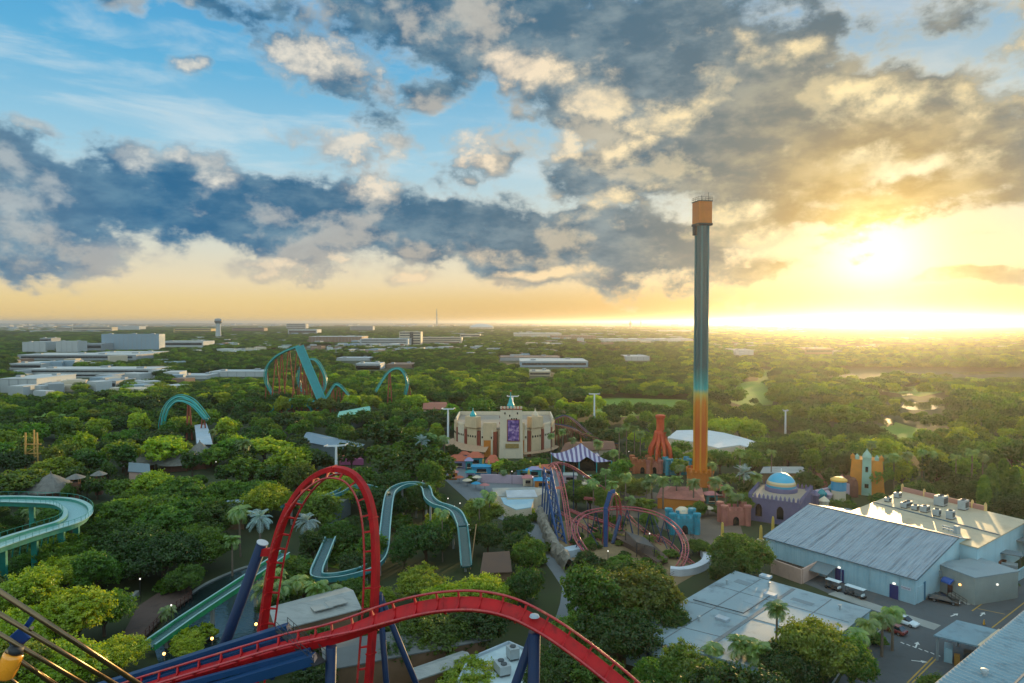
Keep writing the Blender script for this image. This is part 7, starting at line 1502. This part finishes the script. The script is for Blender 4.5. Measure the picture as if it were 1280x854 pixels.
for a in ((970, 762, 10.5, 'fan'), (1085, 783, 6, 'fan', 1.15), (1103, 776, 6.2, 'fan', 1.15), (1116, 768, 6.4, 'fan', 1.15), (1074, 796, 5.4, 'fan', 1.1), (925, 806, 7, 'fan', 1.2), (946, 815, 6.5, 'fan', 1.2), (893, 815, 5, 'fan', 1.1),
          (774, 538, 15, 'fan'), (783, 533, 15, 'fan'), (793, 536, 14, 'fan'), (801, 543, 14, 'fan'), (834, 540, 15, 'fan'), (703, 540, 11, 'fan'), (689, 545, 10, 'fan'), (715, 550, 9, 'fan'), (748, 555, 8, 'fan', 1.2), (768, 566, 8, 'fan', 1.1),
          (815, 598, 8, 'fan', 1.2), (829, 602, 8.5, 'fan', 1.2), (845, 600, 8, 'fan', 1.1), (867, 605, 8, 'fan', 1.2), (808, 606, 7, 'fan'), (895, 603, 8.5, 'fan', 1.2), (908, 612, 8, 'fan', 1.2), (930, 592, 10, 'silver', 1.2), (945, 597, 9, 'fan', 1.2), (922, 622, 7, 'fan', 1.1), (890, 582, 10, 'fan'), (925, 565, 13, 'fan'), (964, 566, 12, 'fan'), (787, 625, 6, 'fan'), (850, 585, 9, 'fan'), (742, 603, 11, 'feather', .8), (765, 606, 11, 'fan'), (782, 596, 10, 'fan', 1.1), (757, 590, 10, 'fan'),
          (548, 568, 12, 'feather', 1.2), (540, 545, 12, 'feather'), (527, 552, 12, 'silver', 1.1), (556, 548, 11, 'feather'), (612, 618, 11, 'feather'), (553, 640, 12, 'feather', .8), (300, 640, 11, 'feather', 1.2), (325, 648, 9.5, 'silver', 1.35), (384, 652, 8.5, 'silver', 1.2), (290, 676, 8, 'fan'), (1105, 574, 12, 'fan'), (1118, 572, 12, 'fan'), (1153, 566, 12, 'fan'), (1215, 566, 14, 'fan', 1.2), (1228, 572, 12, 'fan'), (1195, 572, 12, 'fan'), (1135, 570, 12, 'fan'), (1165, 568, 12, 'fan'), (1090, 556, 13, 'fan'),
          (330, 738, 7, 'feather', .9), (352, 735, 7, 'feather', .9), (372, 728, 7, 'feather', .9), (396, 736, 6.5, 'feather', .9), (345, 720, 6.5, 'feather', .8), (415, 738, 6, 'feather', .8), (630, 590, 4, 'feather', .6), (515, 632, 4, 'feather', .7), (210, 765, 3, 'feather', .6), (205, 598, 8, 'feather'), (305, 555, 11, 'feather'), (40, 640, 6, 'feather'), (600, 628, 10, 'fan'), (265, 540, 11, 'fan')): Pm(*a)
for x, y, H in ((1240, 612, 15), (1254, 608, 16), (1268, 614, 14), (1230, 620, 12)): g = G(x, y, H * .5); add_column(g.x, g.y, H, 1.15)
for x, y, s, tone in ((235, 800, 1.6, 'yellow-green'), (255, 792, 1.4, 'yellow-green'), (660, 640, 1.4, 'yellow-green'), (668, 648, 1.2, 'mid green'), (675, 700, 1.2, 'mid green'), (682, 685, 1.3, 'dark green'), (745, 708, 1.8, 'dark green'), (760, 712, 1.4, 'mid green'), (210, 735, 1.6, 'mid green'), (222, 728, 1.3, 'mid green'), (420, 700, 1.2, 'mid green'), (890, 690, 1.5, 'dark green'), (735, 618, 2, 'mid green'), (500, 655, 2, 'mid green'), (520, 632, 2, 'mid green'), (545, 652, 2.0, 'yellow-green'), (430, 690, 2.0, 'mid green'), (625, 582, 2.5, 'mid green'), (1095, 800, 1.0, 'mid green'), (1060, 830, 1.1, 'dark green'), (870, 640, 1.6, 'olive'), (905, 640, 1.8, 'mid green'), (805, 632, 2, 'olive'), (1262, 730, .9, 'dark green'), (590, 600, 1.2, 'mid green')): g = G(x, y, s * .8); add_bush(g.x, g.y, s, tone)

for k in range(46):   # scrub inside the coaster ground
    x, y = rng.uniform(705, 850), rng.uniform(652, 712)
    if inside(*G(x, y)[:2], gpoly([(700, 655), (720, 650), (790, 654), (850, 692), (870, 710), (840, 728), (770, 712), (725, 712)])): g = G(x, y); add_bush(g.x, g.y, rng.uniform(.5, 1.1), rng.choice(['dark green', 'mid green', 'olive']))
# fill: the canopy of the park
taken = [(p['x'], p['y'], p['R']) for p in PLANTS if p['kind'] == 'tree']
def free(x, y, R, H):
    for c in CLEAR:
        if inside(x, y, c): return None
    for (a, b, r0) in taken:
        if (a - x) ** 2 + (b - y) ** 2 < (.72 * (R + r0)) ** 2: return None
    for _ in range(3):
        ok = True; px0, pyb = pix(Vector((x, y, 0))); _, pyt = pix(Vector((x, y, H))); rp_ = R * FPX / y * .9
        for (x0, y0, x1, y1, Dv) in VIS:
            if y < Dv and px0 + rp_ > x0 and px0 - rp_ < x1 and pyt < y1 and pyb > y0: ok = False; break
        if ok: return R, H
        R *= .68; H *= .62
        if H < 3.2: return None
    return None
cand = []; yy = 88.0
while yy < 470:
    st_ = 8.6 + yy * .008; x = -yy * .86
    while x < yy * .86:
        X, Y = x + rng.uniform(-.42, .42) * st_, yy + rng.uniform(-.42, .42) * st_; cand.append((X, Y)); x += st_
    yy += st_ * .86
filled = []
TONES = ['dark green'] * 6 + ['mid green'] * 5 + ['yellow-green'] * 2 + ['olive'] * 1
for X, Y in cand:
    nz = mnoise.noise(Vector((X * .012, Y * .012, 3))); H = 10.5 + 3.5 * nz + rng.uniform(-3.2, 3.4); R = H * rng.uniform(.36, .66)
    f = free(X, Y, R, H)
    if f: taken.append((X, Y, f[0])); filled.append((X, Y, *f, TONES[min(len(TONES) - 1, max(0, int((mnoise.noise(Vector((X * .02, Y * .02, 8))) * .9 + .5 + rng.uniform(-.35, .35)) * len(TONES))))]))
n_exp = sum(p['kind'] == 'tree' for p in PLANTS); filled.sort(key=lambda f: f[1] - (f[2] - 5) * 12)
own = filled[:max(0, 296 - n_exp)]; rest = filled[len(own):]
for f in own: add_tree(*f)
print('trees explicit', n_exp, 'own', len(own), 'rest', len(rest), 'first rest at', min([f[1] for f in rest] or [0]))

# the woods beyond: one mass
pts, scl, var = [], [], []
for X, Y, R, H, tone in rest: pts.append((X, Y, 0)); scl.append((R / 6, R / 6, H / 11)); var.append(['dark green', 'mid green', 'yellow-green', 'olive'].index(tone))
r = np.random.default_rng(9); rad = 478.0
while rad < 9000:
    s = max(10.5, rad * .0075); a = -.80
    gap = mnoise.noise
    while a < .80:
        rr, aa = rad + r.uniform(-.45, .45) * s, a + r.uniform(-.45, .45) * s / rad; X, Y = rr * math.sin(aa), rr * math.cos(aa); a += s / rad
        d = mnoise.noise(Vector((X * .0035, Y * .0035, 1))) + .5 * mnoise.noise(Vector((X * .011, Y * .011, 4)))
        if d < (-.42 if rad < 1200 else -.25): continue
        R = s * r.uniform(.5, .78); H = (10 + 5 * mnoise.noise(Vector((X * .006, Y * .006, 7))) + r.uniform(-2, 3)) * (1 if rad < 1500 else .8)
        bad = False
        if rad < 2600:
            for c in CLEAR:
                if inside(X, Y, c): bad = True; break
        if bad: continue
        px0, pyb = pix(Vector((X, Y, 0))); _, pyt = pix(Vector((X, Y, H))); rp_ = R * FPX / Y
        for (x0, y0, x1, y1, Dv) in VIS:
            if Y < Dv and px0 + rp_ > x0 and px0 - rp_ < x1 and pyt < y1 and pyb > y0: bad = True; break
        if bad: continue
        pts.append((X, Y, 0)); scl.append((R / 6, R / 6, H / 11)); var.append(int(r.choice([0, 0, 0, 0, 0, 0, 1, 1, 3] if rad > 700 and X < .25 * Y else [0, 0, 0, 1, 1, 1, 2, 3])))
    rad += s * .85
print('woods', len(pts))
me = bpy.data.meshes.new('distant_woods'); me.vertices.add(len(pts)); me.vertices.foreach_set('co', np.array(pts, np.float32).ravel())
at = me.attributes.new('tree_scale', 'FLOAT_VECTOR', 'POINT'); at.data.foreach_set('vector', np.array(scl, np.float32).ravel())
at = me.attributes.new('tree_kind', 'INT', 'POINT'); at.data.foreach_set('value', np.array(var, np.int32)); at = me.attributes.new('tree_turn', 'FLOAT_VECTOR', 'POINT'); at.data.foreach_set('vector', np.stack([np.zeros(len(pts)), np.zeros(len(pts)), r.uniform(0, 6.28, len(pts))], 1).astype(np.float32).ravel())
wo = bpy.data.objects.new('distant_woods', me); COL.objects.link(wo); tag(wo, 'unbroken green woods covering the plain beyond the park', 'woods', kind='stuff')
ng = bpy.data.node_groups.new('woods_scatter', 'GeometryNodeTree'); ng.interface.new_socket('Geometry', in_out='INPUT', socket_type='NodeSocketGeometry'); ng.interface.new_socket('Geometry', in_out='OUTPUT', socket_type='NodeSocketGeometry')
gi, go = ng.nodes.new('NodeGroupInput'), ng.nodes.new('NodeGroupOutput'); jn = ng.nodes.new('GeometryNodeJoinGeometry')
def named(nm, ty): n = ng.nodes.new('GeometryNodeInputNamedAttribute'); n.data_type = ty; n.inputs[0].default_value = nm; return n.outputs[0]
ks, sc_, tu = named('tree_kind', 'INT'), named('tree_scale', 'FLOAT_VECTOR'), named('tree_turn', 'FLOAT_VECTOR')
crowns = {}
for o in bpy.data.objects:
    if o.name.startswith('crown') and o.parent and o.parent.name.startswith('broadleaf') and o.type == 'MESH':
        for (lod, v, tone), m_ in CROWN.items():
            if m_ == o.data and lod == 'mid': crowns.setdefault(tone, o)
for i, tone in enumerate(('dark green', 'mid green', 'yellow-green', 'olive')):
    oi = ng.nodes.new('GeometryNodeObjectInfo'); oi.inputs[0].default_value = crowns[tone]; oi.inputs[1].default_value = True; oi.transform_space = 'ORIGINAL'
    cp = ng.nodes.new('FunctionNodeCompare'); cp.data_type = 'INT'; cp.operation = 'EQUAL'; ng.links.new(ks, cp.inputs[2]); cp.inputs[3].default_value = i
    ip = ng.nodes.new('GeometryNodeInstanceOnPoints'); ng.links.new(gi.outputs[0], ip.inputs['Points']); ng.links.new(cp.outputs[0], ip.inputs['Selection']); ng.links.new(oi.outputs['Geometry'], ip.inputs['Instance']); ng.links.new(tu, ip.inputs['Rotation']); ng.links.new(sc_, ip.inputs['Scale']); ng.links.new(ip.outputs[0], jn.inputs[0])
ng.links.new(jn.outputs[0], go.inputs[0]); md = wo.modifiers.new('scatter', 'NODES'); md.node_group = ng

# ------------------------------------------------------------------ labels of plants and lamps
def near_land(px, py):
    q = sorted(LAND, key=lambda l: math.hypot(l[0] - px, (l[1] - py) * 1.3)); return q
def rel(px, py, l):
    dx, dy = px - l[0], py - l[1]
    if abs(dx) > abs(dy) * 1.2: return 'left of' if dx < 0 else 'right of'
    return 'below' if dy > 0 else 'above'
GRP = {'tree': 'broadleaf trees of the park canopy', 'palm': 'palms about the park', 'cypress': 'tall columnar trees at the right', 'shrub': 'shrubs and low bushes', 'lamp': 'lit globe lamp posts'}
buckets = {}
for p in PLANTS:
    l1, l2 = near_land(*p['px'])[:2]
    size = ('small ' if p['H'] < 8 else 'large ' if p['R'] > 7 else '') if p['kind'] == 'tree' else ('short ' if p['H'] < 7 else 'tall ' if p['H'] > 12 else '') if p['kind'] == 'palm' else ''
    noun = {'tree': 'tree', 'palm': 'palm', 'cypress': 'cypress', 'shrub': 'bush', 'lamp': 'lamp post'}[p['kind']]
    head = f"{size}{p['tone']} {noun} {rel(*p['px'], l1)} {l1[2]}"
    p['l2'] = l2; buckets.setdefault(head, []).append(p)
ORD = ['first', 'second', 'third', 'fourth', 'fifth', 'sixth', 'seventh', 'eighth', 'ninth', 'tenth', 'eleventh', 'twelfth', 'thirteenth', 'fourteenth', 'fifteenth', 'sixteenth', 'seventeenth', 'eighteenth', 'nineteenth', 'twentieth']
for head, ps in buckets.items():
    if len(ps) > 1:       # split by the next landmark first
        sub = {}
        for p in ps: sub.setdefault(p['l2'][2], []).append(p)
    else: sub = {None: ps}
    for k, qs in sub.items():
        h2 = head if k is None or len(sub) == 1 else f"{head}, towards {k}"
        qs.sort(key=lambda p: p['px'][0])
        for i, p in enumerate(qs):
            end = '' if len(qs) == 1 else (', left one' if i == 0 else ', right one') if len(qs) == 2 else f', {ORD[min(i, 19)]} from left' if i < len(qs) - 1 else ', rightmost'
            lab = h2 + end
            if len(lab.split()) > 16: lab = lab.replace(', towards ', ' near ').replace(' coaster', ' track', 1) if len(lab.split()) == 17 and 0 else lab
            if len(lab.split()) > 16:
                short = {'the ribbed-roof warehouse': 'the warehouse', 'the straight green chute': 'the chute', 'the raised green boat flume': 'the boat flume', 'the pale teal log flume': 'the log flume', 'the pink looping coaster': 'the looping coaster', 'the cream palace theatre': 'the theatre', 'the brown tent-like roof': 'the tent-like roof', 'the red flame tower': 'the flame tower', 'the teal drop tower': 'the drop tower', 'the white pavilion roof': 'the white pavilion', 'the stepped pale roofs': 'the stepped roofs', 'the brown timber coaster': 'the timber coaster', 'the grey metal shed roof': 'the metal shed', 'the double teal arch': 'the double arch', 'the white service roof': 'the service roof', 'the pink walled yard': 'the walled yard', 'the pale flat roof': 'the flat roof', 'the open gate shed': 'the gate shed', 'the grey rock wall': 'the rock wall', 'the pale corner roof': 'the corner roof'}
                for k_, v_ in short.items(): lab = lab.replace(k_, v_)
            p['o']['label'] = lab; p['o']['group'] = GRP[p['kind']]
